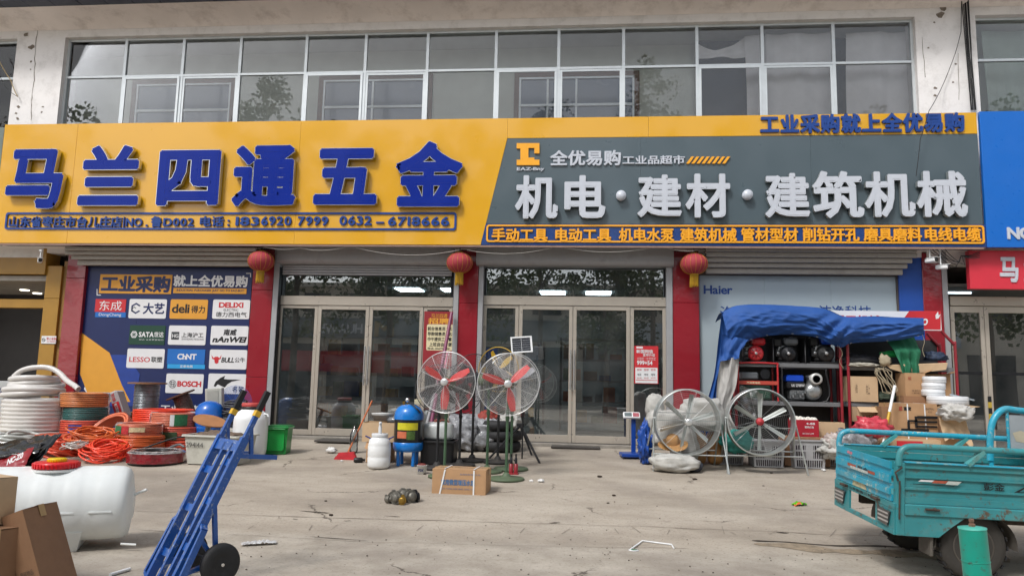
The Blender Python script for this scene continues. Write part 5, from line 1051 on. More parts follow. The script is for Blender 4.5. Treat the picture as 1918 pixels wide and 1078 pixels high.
# horizontal white tank
def tank():
    L_, R_ = 1.75, .325; cR = D(243, 950, 6.6); th = YAW+R(21); ax = Vector((math.cos(th), math.sin(th), 0)); g0 = gz(cR.y); zc = g0+R_+.03
    t = thing('water_tank', 'large white plastic water tank lying on its side with a red lid', 'tank', (cR.x, cR.y, g0), th)
    WT_ = mat('milky_plastic', '#dfe3e2', .5, var=.05, scale=2.5, coat=.0, sss=.25, dirt=.18, dcol='#b7ab98')
    mb = MB(); prof = []; n = 84
    for i in range(n+1):
        u = i/n; x = -L_*u; r = R_
        e = min(u, 1-u)*L_
        if e < .11: r = R_*(.82+.18*math.sqrt(max(0, 1-(1-e/.11)**2)))
        r *= 1+.008*max(-.6, min(1, 2.2*math.sin(x*2*math.pi/.235)))*(1 if e > .1 else 0)
        prof.append((r, -x))
    prof = [(.001, -.03), (.12, -.03), (.17, -.012), (R_*.74, -.006)]+prof+[(.001, L_)]
    seg = 48; vs = []; fs = []
    for i, (r, d) in enumerate(prof):
        for k in range(seg):
            a = 2*math.pi*k/seg; y, z = math.sin(a)*r, math.cos(a)*r
            sl_ = -.22*math.sin(a)*.0
            if z < -R_*.82: z = -R_*.82-(abs(z)-R_*.82)*.3
            vs.append((-d, y, z+zc-g0))
    fs = [(i*seg+k, i*seg+(k+1) % seg, (i+1)*seg+(k+1) % seg, (i+1)*seg+k) for i in range(len(prof)-1) for k in range(seg)]
    mb.add(vs, fs, True); part('body', mb, WT_, t)
    for x0 in (-.62, -1.5):
        mb = MB(); mb.prism([(x0, -R_*.86, .17), (x0+.30, -R_*.86, .17), (x0+.26, -R_*.62, .0), (x0+.04, -R_*.62, .0)], (0, R_*1.5, 0)); part('foot', mb, WT_, t)
    mb = MB(); mb.smooth = True
    for x0 in (-.28, -.56, -.84, -1.12, -1.4): mb.bar((x0, -R_*1.0, zc-g0-.02), (x0+.17, -R_*1.0, zc-g0-.02), .012, .012)
    part('seam_ridge', mb, WT_, t)
    mb = MB(); mb.tube([(-.10, 0, zc-g0+R_-.02), (-1.1, 0, zc-g0+R_-.012)], .022, 8); part('top_ridge', mb, WT_, t)
    lx = -.60; z = zc-g0+R_-.01
    mb = MB(); mb.lathe([(.19, 0), (.19, .02)], (lx, 0, z-.02), 32); part('neck', mb, WT_, t)
    mb = MB(); N = 36; mb.lathe([(.165, 0), (.178, .004), (.178, .045), (.165, .052), (0, .052)], (lx, 0, z+.005), 48)
    for k in range(N): a = k*2*math.pi/N; mb.obox((lx+math.cos(a)*.179, math.sin(a)*.179, z+.028), (.01, .012, .04), (0, 0, a))
    part('lid', mb, mat('red_plastic_lid', '#d4141f', .35, coat=.2), t)
    mb = MB(); mb.lathe([(.07, 0), (.074, .004), (.074, .022), (.068, .028), (0, .028)], (lx, 0, z+.058), 32)
    for k in range(24): a = k*2*math.pi/24; mb.obox((lx+math.cos(a)*.074, math.sin(a)*.074, z+.07), (.006, .009, .02), (0, 0, a))
    part('cap', mb, mat('yellow_plastic', '#e4c313', .35), t)
    mb = MB(); mb.tube([(.0, -.02, zc-g0+.06), (.13, -.05, zc-g0+.12)], .012, 8); part('flash_tab', mb, WT_, t); mb = MB(); mb.tube([(-.02, -.28, .06), (.1, -.3, .05)], .01, 8); part('flash_tab', mb, WT_, t)
tank()
# cartons, lower left
c = D(2, 1078, 4.9); g0 = gz(c.y)
def dimbox(lab, px, py, dep, wpx, hpx, dpt, m, rz, z=None, **k_):
    c = D(px, py, dep); k = dep/FOC
    return carton(lab, (c.x, c.y, gz(c.y) if z is None else c.z), wpx*k, dpt, hpx*k, m, rz, **k_)
base = D(0, 1100, 4.75)
t = carton('lower carton of the left corner stack with faded blue print', (base.x-.33, base.y+.1, gz(base.y)), .62, .45, .47, CARD3, YAW-R(30), prints=[('储水罐', .42, .35, .90, .55, BLU_INK, .03), ('净重 25KG', .5, .14, .85, .22, BLU_INK, .0)])
zt = gz(base.y)+.485
t = carton('upper carton of the left corner stack with open top edge', (base.x-.46, base.y+.10, zt), .62, .42, .30, CARD2, YAW-R(28), prints=[('水箱', .72, .62, .92, .74, BLU_INK, .0)])
c = D(82, 1100, 4.9); k = 4.9/FOC
t = carton('tall flat brown carton leaning on the left corner stack', (c.x+.0, c.y+.1, gz(c.y)), .15, .34, .60, CARD3, 0, rot=(0, R(-22), YAW-R(4)), prints=[('易碎物品', .2, .3, .8, .36, BLK_INK, 0)])
# hand truck
def hand_truck():
    th = YAW+R(47); o = D(318, 1100, 5.15); o.z = gz(o.y); hz = thing('hand_truck', 'blue steel hand truck with black grips and two rubber wheels', 'hand truck', o, th)
    B = mat('blue_enamel', '#17519f', .35, coat=.3, var=.12, scale=9, dirt=.22, dcol='#5a6a80', wear=.6, wcol='#8d98a8', wscale=34); LB = B; W_ = .38; H = 1.38; LX_ = .65
    ln = Vector((LX_, 0, H)).normalized(); nrm = Vector((-H, 0, LX_)).normalized()
    def at(s, y): return Vector((0, y, 0))+ln*s      # s metres along the rails
    T = math.hypot(LX_, H); yn, yf = 0, W_
    def barp(nm, p, q, w_, h_, m=B, roll=None): mb = MB(); mb.bar(p, q, w_, h_, roll or nrm); return part(nm, mb, m, hz)
    js = T*.745
    for y in (yn, yf):
        barp('rail', at(.0, y), at(js, y), .036, .06); barp('handle_bar', at(js-.06, y+(.0)), at(T-.16, y), .032, .036)
        mb = MB(); mb.bar(at(T-.17, y), at(T, y), .036, .04, nrm); part('grip', mb, mat('grip_rubber', '#131315', .6), hz); mb = MB(); mb.bar(at(T-.21, y), at(T-.165, y), .042, .046, nrm); part('grip_band', mb, mat('yellow_tape', '#d8ac30', .5), hz)
    for f in (.30, .62): barp('slat', at(0, W_*f), at(js-.05, W_*f), .03, .035)
    barp('cross_bar', at(js-.07, .018), at(js-.07, W_-.018), .035, .085, roll=(ln)); 
    for i, s in enumerate((.22, .30, .56, .64, .86, .94)):
        a, b = ((.018, W_*.3-.015) if i % 2 else (W_*.62+.015, W_-.018)); barp('cross_plate', at(s+.0, a), at(s, b), .012, .055, roll=ln)
    # back braces to the axle
    ax = Vector((.32, 0, .15))
    for y in (yn, yf):
        barp('brace', at(T*.40, y)+Vector((.02, 0, 0)), Vector((ax.x, y, ax.z)), .03, .03, roll=(0, 1, 0)); barp('brace', Vector((ax.x-.02, y, ax.z)), at(.1, y), .03, .03, roll=(0, 1, 0)); barp('brace', at(T*.26, y), Vector((ax.x, y, ax.z)), .028, .028, roll=(0, 1, 0))
        barp('strut', at(js+.1, y), at(js-.16, y)+Vector((.13, 0, -.01)), .026, .026, roll=(0, 1, 0)); 
    for y in (yn,): barp('peg_leg', at(js-.14, y)+Vector((.02, 0, 0)), at(js-.14, y)+Vector((.33, 0, -.03)), .034, .034, roll=(0, 1, 0)); 
    barp('peg_leg', at(js-.14, yf)+Vector((.02, 0, 0)), at(js-.14, yf)+Vector((.33, 0, -.03)), .034, .034, roll=(0, 1, 0))
    # side wings
    for y, s_ in ((yn, -1), (yf, 1)):
        barp('wing', at(.47, y+s_*.02), at(.44, y+s_*.06), .02, .05); barp('wing', at(.44, y+s_*.06), at(.05, y+s_*.08), .022, .045); barp('wing', at(.05, y+s_*.08), at(.02, y+s_*.02), .02, .045)
    mb = MB(); mb.box(-.2, .02, .0, W_, .0, .012); part('toe_plate', mb, B, hz)
    mb = MB(); mb.tube([(ax.x, -.08, ax.z), (ax.x, W_+.08, ax.z)], .012, 10); part('axle', mb, DARKM, hz)
    for y in (-.07, W_+.07):
        mb = MB(); prof = [(.055, -.032), (.075, -.036), (.12, -.036), (.14, -.026), (.146, -.01), (.146, .01), (.14, .026), (.12, .036), (.075, .036), (.055, .032)]
        mb.lathe(prof, (ax.x, y, .148), 40, (0, 1, 0)); w_ = part('wheel', mb, RUBBER, hz)
        mb = MB(); mb.lathe([(.0, -.03), (.02, -.03), (.022, -.018), (.056, -.022), (.058, .022), (.022, .018), (.02, .03), (0, .03)], (ax.x, y, .148), 24, (0, 1, 0)); part('rim', mb, mat('maroon_rim', '#3c0f14', .6, dirt=.3), w_)
        mb = MB(); mb.lathe([(.012, -.045), (.012, .045)], (ax.x, y, .148), 8, (0, 1, 0)); part('axle_nut', mb, CHROME, w_)
hand_truck()
# small things on the concrete
c = G(485, 1018); single('crumpled_film', MB().grid(lambda u, v: ((u-.5)*.30, (v-.5)*.11+.03*(u-.5), .012+.03*abs(noise.noise(Vector((u*9, v*7, 1))))*math.sin(math.pi*u)), 30, 12), mat('crinkled_white_film', '#cfd0d0', .25, coat=.6, var=.3, scale=14, bump=.9, bscale=40), 'crumpled clear plastic wrapper lying on the concrete right of the hand truck', 'wrapper', loc=c, rz=R(20))
c1, c2 = G(206, 1079), G(243, 1068); mb = MB(); mb.tube([c1+Vector((0, 0, .014)), c2+Vector((0, 0, .014))], .013, 12); single('white_pipe', mb, WPL, 'short white plastic pipe lying by the foot of the hand truck', 'pipe')
mb = MB(); q = [G(1181, 1030), G(1203, 1014), G(1258, 1021), G(1262, 1028)]; mb.tube([p+Vector((0, 0, .01)) for p in q], .008, 8); single('white_strip', mb, WPL, 'bent thin white plastic strip lying on the concrete in front of the right doors', 'strip')
c = G(1187, 1030); mb = MB(); mb.lathe([(.04, 0), (.04, .004), (0, .005)], (0, 0, .002), 20, sx=1.2); mb.slot(1).lathe([(.022, .0055), (0, .006)], (0, 0, .002), 12, sx=1.4); single('flat_sticker', mb, [WHITE_PR, mat('green_ink', '#3c7a50', .6)], 'flat white and green sticker on the concrete by the bent strip', 'sticker', loc=c)
c = G(1497, 946); mb = MB(); mb.grid(lambda u, v: ((u-.5)*.16, (v-.5)*.10, .01+.035*noise.noise(Vector((u*5, v*4, 2)))+.02*math.sin(3*u)), 12, 8); mb.mi = [1 if (i//12 < 3 and i % 12 < 6) else 0 for i in range(len(mb.f))]; single('snack_packet', mb, [mat('lime_foil', '#5fb418', .25, coat=.6), mat('orange_foil', '#d8642a', .3, coat=.5)], 'crumpled lime green and orange snack packet on the concrete', 'packet', loc=c, rz=.3)
random.seed(77); PB = mat('pebble_grey', '#6e665c', .9, var=.3)
mb = MB()
for i in range(260):
    px, py = random.uniform(300, 1880), random.choice([random.uniform(880, 1000), random.uniform(1000, 1077), random.uniform(1010, 1050)]); c = G(px, py); s = random.uniform(.003, .009); mb.blob((c.x, c.y, c.z+s*.4), s, s*random.uniform(.6, 1.4), s*.6, .2, 3, i, 6, 4)
single('gravel', mb, PB, 'scattered grit and tiny stones over the concrete', 'grit', kind='stuff')
for i, (px, py) in enumerate(((842, 892), (795, 888), (1123, 893), (1139, 942), (1150, 928), (1301, 898), (1430, 910), (1445, 886), (745, 861), (610, 938), (620, 965))):
    c = G(px, py); s = .018+.008*(i % 3); single('debris_chip', MB().blob((0, 0, s*.3), s, s*.7, s*.4, .4, 3, i, 8, 6), mat('dark_chip', '#33291f', .9), 'small dark chip of debris on the concrete apron', 'debris', 'dark chips on the concrete', loc=c)
for i, (px, py, lab) in enumerate(((1013, 903, 'crumpled white tissue on the concrete right of the green fan base'), (995, 902, 'small white cap beside the crumpled tissue'), (620, 848, 'clear crumpled plastic scrap left of the red broom'), (1543, 882, 'small white scrap in front of the grey crates'), (640, 864, 'pale blue bottle cap below the red broom'))):
    c = G(px, py); s = (.045, .03, .09, .035, .025)[i]; single('litter', MB().blob((0, 0, s*.5), s, s*.7, s*.5, .5, 3, i+3, 14, 10, flat=-s*.4), mat('white_tissue', '#d8d8d6', .7, bump=.3), lab, 'litter', loc=c)
c = G(662, 866); mb = MB(); mb.lathe([(.025, 0), (.04, .02), (.04, .12), (.02, .14), (.02, .17)], (0, 0, .04), 16, (1, .3, 0)); single('black_bottle', mb, BLACK, 'small black bottle lying beside the red broom', 'bottle', loc=c)
# ============================================================ things before the glass doors
# entrance mats
for a, b, lab in (((1035, 831), (1124, 841), 'dark rubber mat at the foot of the right glass doors'), ((602, 824), (660, 830), 'dark rubber mat at the foot of the left glass doors')):
    p, q = G(*a), G(*b); mb = MB(); mb.box(p.x, q.x, min(q.y, -.15)-.1, -.04, 0, .035, .01); mb.v = [(x-p.x, y+.2, z) for x, y, z in mb.v]; single('door_mat', mb, mat('mat_rubber', '#4a4642', .9), lab, 'mat', loc=(p.x, -.2, gz(-.2)))
mb = MB(); mb.box(P(522, 820, 0).x, P(1250, 820, 0).x, -.12, .0, -.02, .05, .01); single('door_step', mb, mat('chipped_step', '#8a857d', .85, var=.15, dirt=.4, bump=.4), None, None, kind='structure')
# broom
t = thing('broom', 'red broom with an orange wooden stick leaning by the cartons', 'broom', G(650, 860)); k = mp(t.location); o = Vector(t.location)
a = P(652, 846, -1.7)-o; b = P(697, 750, -1.2)-o; mb = MB(); mb.tube([a, b], .014, 10); part('stick', mb, mat('orange_stick', '#b8602c', .5), t)
mb = MB(); mb.prism([(-.20, -.03, 0), (.16, -.03, 0), (.10, -.02, .12), (-.13, -.02, .10)], (0, .07, 0)); part('head', mb, mat('red_broom', '#b51e2a', .6, var=.2, scale=12), t)
mb = MB()
for i in range(40): x = -.2+i*.009; mb.tube([(x, random.uniform(-.03, .04), .0), (x*.9, 0, .05)], .003, 3)
part('bristle_row', mb, mat('red_bristle', '#8f1720', .8), t)['kind'] = 'stuff'
# big clear bottle behind the cartons
c = G(662, 848); k = mp(c); mb = MB(); mb.lathe([(.01, 0), (7*k, .01), (8*k, .06), (7.4*k, .12), (8*k, .18), (8*k, .3), (4*k, .38), (2*k, .4), (2*k, .44), (0, .44)], (0, 0, 0), 20); single('clear_bottle', mb, glass('bottle_plastic', (.8, .85, .88), .05, rough=.1), 'large clear plastic bottle left of the cartons', 'bottle', loc=c)
# cartons left of the pressure tank
c = G(704, 868); k = mp(c); c = Vector((c.x, c.y+.25, gz(c.y+.25)))
carton('lower worn carton behind the white jug', c, 46*k, .36, 38*k, CARD, R(4), open_=True, flap=1); 
carton('upper carton with folded lid right of the broom', (c.x+.01, c.y, c.z+38*k), 66*k, .42, 36*k, CARD2, R(4), open_=True, flap=8)
t = thing('white_tray', 'white plastic tray on top of the cartons right of the broom', 'tray', (c.x+.0, c.y, c.z+76*k)); mb = MB(); mb.lathe([(.0, .01), (16*k, 0), (20*k, .09), (21*k, .09), (21*k, .10), (19*k, .10), (15.5*k, .015), (0, .015)], (0, 0, 0), 30, sy=.8); part('bowl', mb, mat('grey_white_plastic', '#c9c9c6', .4), t)
mb = MB(); mb.lathe([(0, .11), (21.5*k, .105), (21.5*k, .115), (0, .125)], (0, 0, 0), 30, sy=.8); part('lid', mb, mat('grey_white_plastic', '#c9c9c6', .4), t)
mb = MB(); mb.tube([P(722, 790, -2)-P(722, 790, -2), Vector((.1, 0, .02))], .02, 8); 
single('grey_sleeve', MB().blob((0, 0, 0), .14, .09, .06, .3, 3, 4, 18, 10), mat('smoke_film', '#6a6d70', .3, coat=.4), 'smoky grey plastic sleeve on top of the cartons beside the blue tank', 'wrapper', loc=(c.x+.22, c.y-.05, c.z+78*k))
# white jug
c = G(709, 876); k = mp(c); t = thing('white_jug', 'white plastic jug with a pump top in front of the cartons', 'jug', c); h = 64*k; r = 21*k
mb = MB(); mb.lathe([(.01, 0), (r*.86, .005), (r, .04), (r*1.02, h*.3), (r*.98, h*.33), (r*1.02, h*.36), (r*1.02, h*.62), (r*.98, h*.65), (r, h*.68), (r*.9, h*.82), (r*.66, h*.9), (r*.64, h*.93)], (0, 0, 0), 36); part('body', mb, WPL, t)
mb = MB(); mb.lathe([(r*.72, h*.9), (r*.74, h*.92), (r*.74, h*.99), (r*.7, h), (0, h)], (0, 0, 0), 30); part('lid', mb, mat('jug_lid', '#cfd2d4', .4), t)
mb = MB(); mb.lathe([(.024, h), (.026, h+.08), (.018, h+.12), (.022, h+.13), (.022, h+.16), (0, h+.17)], (0, 0, 0), 16); mb.tube([(0, 0, h+.14), (0, -.05, h+.15)], .01, 8); part('pump', mb, mat('jug_lid', '#cfd2d4', .4), t)
for s in (-1, 1): mb = MB(); mb.tube([(s*r*.8, 0, h*.84), (s*r*1.3, -.02, h*.92)], .01, 8); part('handle', mb, mat('navy_plastic', '#24387a', .4), t)
# blue pressure tank
c = G(759, 873); c = Vector((c.x, c.y+.12, gz(c.y+.12))); k = mp(c); t = thing('pressure_tank', 'blue and black pressure tank on three legs with a yellow label', 'tank', c); r = 27.5*k; h = 113*k
BP = mat('pressure_blue', '#0f74c8', .3, coat=.35, var=.05)
for i in range(4): a = R(45+90*i); mb = MB(); mb.tube([(math.cos(a)*r*.72, math.sin(a)*r*.72, 0), (math.cos(a)*r*.78, math.sin(a)*r*.78, h*.3)], .026, 10); part('leg', mb, BP, t)
mb = MB(); mb.lathe([(r*.2, h*.21), (r*.9, h*.23), (r*1.02, h*.27), (r*1.02, h*.37), (r*.98, h*.38)], (0, 0, 0), 40); part('lower_shell', mb, BP, t)
mb = MB(); mb.lathe([(r*.985, h*.38), (r*.985, h*.76)], (0, 0, 0), 40); part('black_band', mb, mat('tank_black', '#101318', .3, coat=.3), t)
mb = MB(); mb.lathe([(r*1.0, h*.75), (r*1.0, h*.8), (r*.96, h*.87), (r*.8, h*.94), (r*.55, h*.98), (.03, h)], (0, 0, 0), 40); part('dome', mb, BP, t)
for a0, a1, z0, z1, m_ in ((-125, -38, .585, .7, mat('yellow_label', '#c9c22a', .4, var=.1, scale=20)), (-125, -85, .45, .56, mat('salmon_label', '#c96f4e', .4, var=.1, scale=20)), (-84, -50, .43, .57, mat('olive_label', '#47622e', .5, var=.5, scale=40))):
    mb = MB(); mb.grid(lambda u, v: (math.cos(R(a0+(a1-a0)*u))*r*.992, math.sin(R(a0+(a1-a0)*u))*r*.992, h*(z0+(z1-z0)*v)), 12, 1); part('label', mb, m_, t)
mb = MB(); mb.lathe([(0, -.012), (.03, -.012), (.03, .012), (0, .013)], (-.02, -.06, h+.06), 16, (0, -1, 0)); part('gauge', mb, CHROME, t)
mb = MB(); mb.tube([(-.02, -.05, h-.01), (-.02, -.05, h+.04)], .008, 8); mb.obox((-.08, -.03, h+.015), (.03, .03, .05), (0, 0, 0)); part('valve', mb, mat('brass', '#9a7c3a', .35, .8), t)
mb = MB(); mb.obox((.13, -.02, h+.035), (.1, .07, .075), (0, 0, .2), .006); part('switch_box', mb, mat('cream_box', '#c9c2a4', .5), t)
mb = MB(); mb.tube(smoothpts([Vector((0, -.06, h+.03)), Vector((.08, -.12, h-.01)), Vector((.16, -.16, h-.07)), Vector((.2, -.14, h-.12))]), .012, 8); part('hose', mb, BLACK, t)
# black crate with jerrycan
c = G(815, 872); c = Vector((c.x, c.y+.3, gz(c.y+.3))); k = mp(c)
tub('black_crate', 'black plastic crate under the white jerrycan', 'crate', c, 32*k, .24, 42*k, BLACK, .95)
t = thing('white_jerrycan', 'translucent white jerrycan lying on the black crate', 'jerrycan', (c.x-.02, c.y, c.z+42*k))
mb = MB(); mb.blob((0, 0, 16*k), 29*k, .18, 17*k, .03, 1.5, 2, 36, 20, sq=.45); part('body', mb, mat('milky_jerrycan', '#cdd2d2', .35, sss=.15), t); mb = MB(); mb.lathe([(.03, 0), (.03, .04), (0, .045)], (-.05, 0, 32*k), 16); mb.tube([(.0, 0, 31*k), (.03, 0, 37*k), (.12, 0, 37*k), (.16, 0, 31*k)], .01, 8); part('cap', mb, mat('rust_cap', '#7a3426', .6), t)
c = G(790, 887); k = mp(c); t = thing('small_bucket', 'small white printed bucket with a brown lid left of the long carton', 'bucket', c); mb = MB(); mb.lathe([(.0, .002), (8*k, 0), (9.5*k, 16*k), (10*k, 16*k), (9*k, 16.5*k), (8.5*k, 14*k), (0, 14*k)], (0, 0, 0), 24); part('body', mb, WPL, t)
mb = MB(); text('FIX', None, 0, mb, .03, 0, plane=((-5*k, -9*k, 5*k), (10*k, 0, 0), (0, -.0, 5*k), (0, -1, 0))); part('print', mb, NAVY_PR, t); mb = MB(); mb.blob((0, 0, 16.5*k), 8.5*k, 8.5*k, 3*k, .4, 5, 3, 16, 8); part('contents', mb, mat('rusty_bolts', '#6e2f28', .6, var=.4, scale=60), t)
# stand fans
FB = mat('fan_blade_red', '#d02c2a', .45, var=.06); FGN = mat('fan_pole_green', '#3f5b42', .45, var=.08, dirt=.2); FG2 = mat('fan_base_green', '#53634a', .6, var=.1, dirt=.3); FBK = mat('fan_black', '#1c1d1f', .5, var=.1); FBB = mat('fan_base_black', '#2e2c2b', .7, var=.15, dirt=.3, dcol='#6b5f52'); FW_ = mat('fan_wire_chrome', '#dadcdc', .3, .6); FDK = mat('fan_wire_dark', '#3c3d40', .5, .3)
def guard_mesh(r, dep, nr, wr, sp=10):
    """domed wire guard, centre on the axis, facing -y"""
    mb = MB(); 
    for i in range(nr):
        u = (i+1)/nr; rr = r*(.10+.90*u); z = dep*(1-u**2.6); mb.ring((0, -z, 0), rr, wr, (0, 1, 0), 56, 3)
    for i in range(sp):
        a = 2*math.pi*i/sp+.25; mb.tube([(math.cos(a)*r*u, -dep*(1-u**2.6)-wr, math.sin(a)*r*u) for u in (.08, .4, .7, .9, 1)], wr*1.9, 4)
    mb.lathe([(.052, 0), (.05, .012), (.03, .018), (0, .018)], (0, -dep, 0), 20, (0, -1, 0)); return mb
def stand_fan(lab, base, hc, r, yaw, tilt, mp_, mb_, mw, mblade, spin=0, rb=.22, nr=26, wr=.00125, blades=3, rim=None, wide=.105):
    """base point, height of the hub, guard radius"""
    t = thing('stand_fan', lab, 'fan', base, yaw, 'industrial fans on round base stands')
    mb = MB(); mb.lathe([(0, 0), (rb, 0), (rb*1.0, .022), (rb*.94, .034), (.06, .044), (.05, .07), (.03, .1), (0, .1)], (0, 0, 0), 36); part('base', mb, mb_, t)
    mb = MB(); mb.tube([(0, 0, .04), (0, 0, hc-.12)], .02, 12); mb.tube([(0, 0, hc*.62), (0, 0, hc*.66)], .028, 12); part('pole', mb, mp_, t)
    M_ = Matrix.Translation((0, -.05, hc)) @ Matrix.Rotation(tilt, 4, 'X')
    def xf(b): b.v = [tuple(M_ @ Vector(v)) for v in b.v]; return b
    mb = MB(); mb.lathe([(.0, .0), (.06, 0), (.085, .03), (.085, .15), (.06, .18), (0, .18)], (0, .03, 0), 24, (0, 1, 0)); mb.tube([(0, .08, -.15), (0, .09, -.05)], .022, 8); part('motor', xf(mb), mb_, t)
    mb = guard_mesh(r, .085, nr, wr); part('front_guard', xf(mb), mw, t)
    mb = guard_mesh(r, .09, max(8, nr*2//3), wr); mb.v = [(x, -y+.004, z) for x, y, z in mb.v]; part('rear_guard', xf(mb), mw, t)
    mb = MB(); mb.ring((0, .002, 0), r, .0065, (0, 1, 0), 64, 8); part('rim_ring', xf(mb), rim or mw, t)
    mb = MB(); mb.lathe([(.055, -.02), (.055, .03), (.0, .04)], (0, 0, 0), 20, (0, -1, 0)); mb.smooth = True
    for k in range(blades):
        a = spin+k*2*math.pi/blades; ca, sa = math.cos(a), math.sin(a)
        def fn(u, v):
            rr = .05+(r*.88-.05)*u; w_ = wide*(.35+.65*math.sin(math.pi*min(1, u*1.05)**.8*.85))*(v-.5); return (ca*rr-sa*w_, .03*(v-.5)*2*(1-.3*u), sa*rr+ca*w_)
        mb.grid(fn, 10, 4)
    part('blades', xf(mb), mblade, t); return t
def hubh(px, py, base): return P(px, py, base.y).z-base.z
b1 = G(832, 893); b1 = Vector((b1.x, b1.y, gz(b1.y))); k = mp(b1); dy = 0
stand_fan('left front stand fan with red blades and a green pole behind the carton', b1, hubh(822, 715, b1), 57.5*k, R(-8), R(-2), FGN, FG2, FW_, FB, R(-92+0), nr=28)
b2 = G(948, 898); k = mp(b2)
stand_fan('right front stand fan with red blades on a green base', b2, hubh(951, 719, b2), 58.5*k, R(4), R(-3), FGN, FG2, FW_, FB, R(-78), rb=.245, nr=28)
b3 = G(957, 879); k = mp(b3)
stand_fan('stand fan close behind the right front one with a green base', b3, hubh(945, 712, b3), 52*k, R(20), R(-4), FGN, FG2, FW_, mat('fan_blade_grey', '#9a9a9e', .4, .4), R(30), rb=.25, nr=20)
b4 = G(912, 884); k = mp(b4); t = stand_fan('stand fan turned sideways between the two front fans', b4, hubh(889, 711, b4), 44*k, R(80), 0, FGN, FG2, FDK, FBK, R(10), nr=12, rb=.22); 
b5 = G(860, 872); k = mp(b5); stand_fan('black stand fan behind the left front fan', b5, hubh(848, 728, b5), 46*k, R(-15), 0, FBK, FBB, FDK, FBK, R(50), nr=14, rb=.24)
b6 = G(818, 877); k = mp(b6); stand_fan('black stand fan furthest left behind the blue tank', b6, hubh(815, 727, b6), 45*k, R(12), 0, FBK, FBB, FDK, FBK, R(80), nr=14, rb=.22)
b7 = G(884, 863); k = mp(b7); stand_fan('black stand fan in the middle of the fan cluster', b7, hubh(880, 706, b7), 44*k, R(25), R(-4), FBK, FBB, FDK, FBK, R(20), nr=14, rb=.23)
b8 = G(932, 866); k = mp(b8); YF2 = mat('fan_yellow', '#c7a126', .4, coat=.2); stand_fan('stand fan with a yellow rim and yellow blades at the back right', b8, hubh(962, 692, b8), 42*k, R(-20), R(3), FBK, FBB, FDK, YF2, R(40), nr=12, rb=.23, rim=YF2, blades=5)
t = [o for o in bpy.data.objects if o.name.startswith('stand_fan')][-1]
# solar panel on a thin black pole
c = S(978, -1.6); o = c; pc = P(977, 645, -1.6)-o; k = mp(P(977, 645, -1.6)); t = thing('solar_panel', 'small solar panel in a white frame on a thin pole above the fans', 'solar panel', o, rot=(0, 0, R(8)))
M_ = Matrix.Translation(pc) @ Matrix.Rotation(R(-5), 4, 'Y') @ Matrix.Rotation(R(-12), 4, 'X'); w2, h2 = 20*k, 15.5*k
def xfm(mb, M__): mb.v = [tuple(M__ @ Vector(v)) for v in mb.v]; return mb
mb = MB(); mb.box(-w2, w2, -.012, .012, -h2, -h2+.02); mb.box(-w2, w2, -.012, .012, h2-.02, h2); mb.box(-w2, -w2+.02, -.012, .012, -h2+.02, h2-.02); mb.box(w2-.02, w2, -.012, .012, -h2+.02, h2-.02); mb.box(-w2+.02, w2-.02, -.001, .006, -h2+.02, h2-.02); part('frame', xfm(mb, M_), WPL, t)
for i in range(2):
    for j in range(6):
        cw, chh = (2*w2-.05)/2, (2*h2-.05)/6; x, z = -w2+.026+i*cw, -h2+.026+j*chh; mb = MB(); mb.box(x, x+cw-.006, -.004, -.0015, z, z+chh-.005); part('solar_cell', xfm(mb, M_), mat('solar_cell', '#0c0f1d', .15, coat=.8), t)
mb = MB(); mb.tube([(0, .03, 0), (0, .03, pc.z-.04)], .012, 8); part('pole', mb, FBK, t)
# camera tripod
o = G(968, 850); o = Vector((o.x, o.y, gz(o.y))); t = thing('tripod', 'black tripod with spread legs behind the right front fan', 'tripod', o); ap = P(975, 795, o.y)-o
mb = MB(); mb.obox(ap, (.12, .09, .05), (0, 0, 0), .01); part('head', mb, BLACK, t)
for px, py in ((916, 858), (996, 852), (1011, 867)): e = G(px, py)-o; mb = MB(); mb.tube([ap, ap.lerp(e, .5), e], [.024, .02, .016], 8); mb.slot(0); part('leg', mb, BLACK, t)
# tyres and sacks
for i, (px, py, dz, lab) in enumerate(((933, 848, 0, 'bottom black tyre under the sacks behind the tripod'), (936, 848, .17, 'second black tyre stacked behind the tripod'), (930, 848, .34, 'top black tyre of the stack behind the tripod'))):
    c = G(px, py); mb = MB(); mb.lathe([(.18, -.06), (.27, -.085), (.33, -.07), (.35, -.02), (.35, .02), (.33, .07), (.27, .085), (.18, .06), (.17, 0), (.18, -.06)], (0, 0, .085), 36); single('tyre', mb, RUBBER, lab, 'tyre', 'tyres stacked behind the fans', loc=(c.x, -.75, gz(-.75)+dz), rz=i)
SACK = mat('grey_woven_sack', '#8a8c90', .5, var=.5, scale=9, coat=.2, bump=1, bscale=22); SACKW = mat('white_woven_sack', '#b4b3ae', .65, var=.2, scale=7, bump=1, bscale=9, dirt=.35, dcol='#8a8578')
for i, (px, py, Y, rx, rz_, m_, lab) in enumerate(((868, 838, -.9, .30, .30, SACK, 'bulging grey plastic sack behind the black crate'), (905, 835, -.8, .34, .28, SACK, 'large grey plastic sack in the middle behind the fans'), (880, 800, -.75, .26, .22, mat('silver_bag', '#a3a5a8', .35, coat=.4, var=.6, scale=12, bump=1, bscale=18), 'silvery crumpled bag on top of the grey sacks'), (955, 790, -.75, .2, .14, SACKW, 'white crumpled sack on the tyres'), (915, 790, -.65, .2, .2, mat('red_net', '#8e3a30', .7, var=.5, scale=16, bump=1), 'dull red net bag between the grey sacks'))):
    c = P(px, py, Y); z = max(gz(Y), c.z-rz_) if i > 1 else gz(Y); single('sack', MB().blob((0, 0, rz_*.95), rx, .26, rz_, .3, 3.2, i+11, 40, 26, flat=-rz_*.9, sq=.8), m_, lab, 'sack', 'sacks piled behind the fans', loc=(c.x, Y, z))
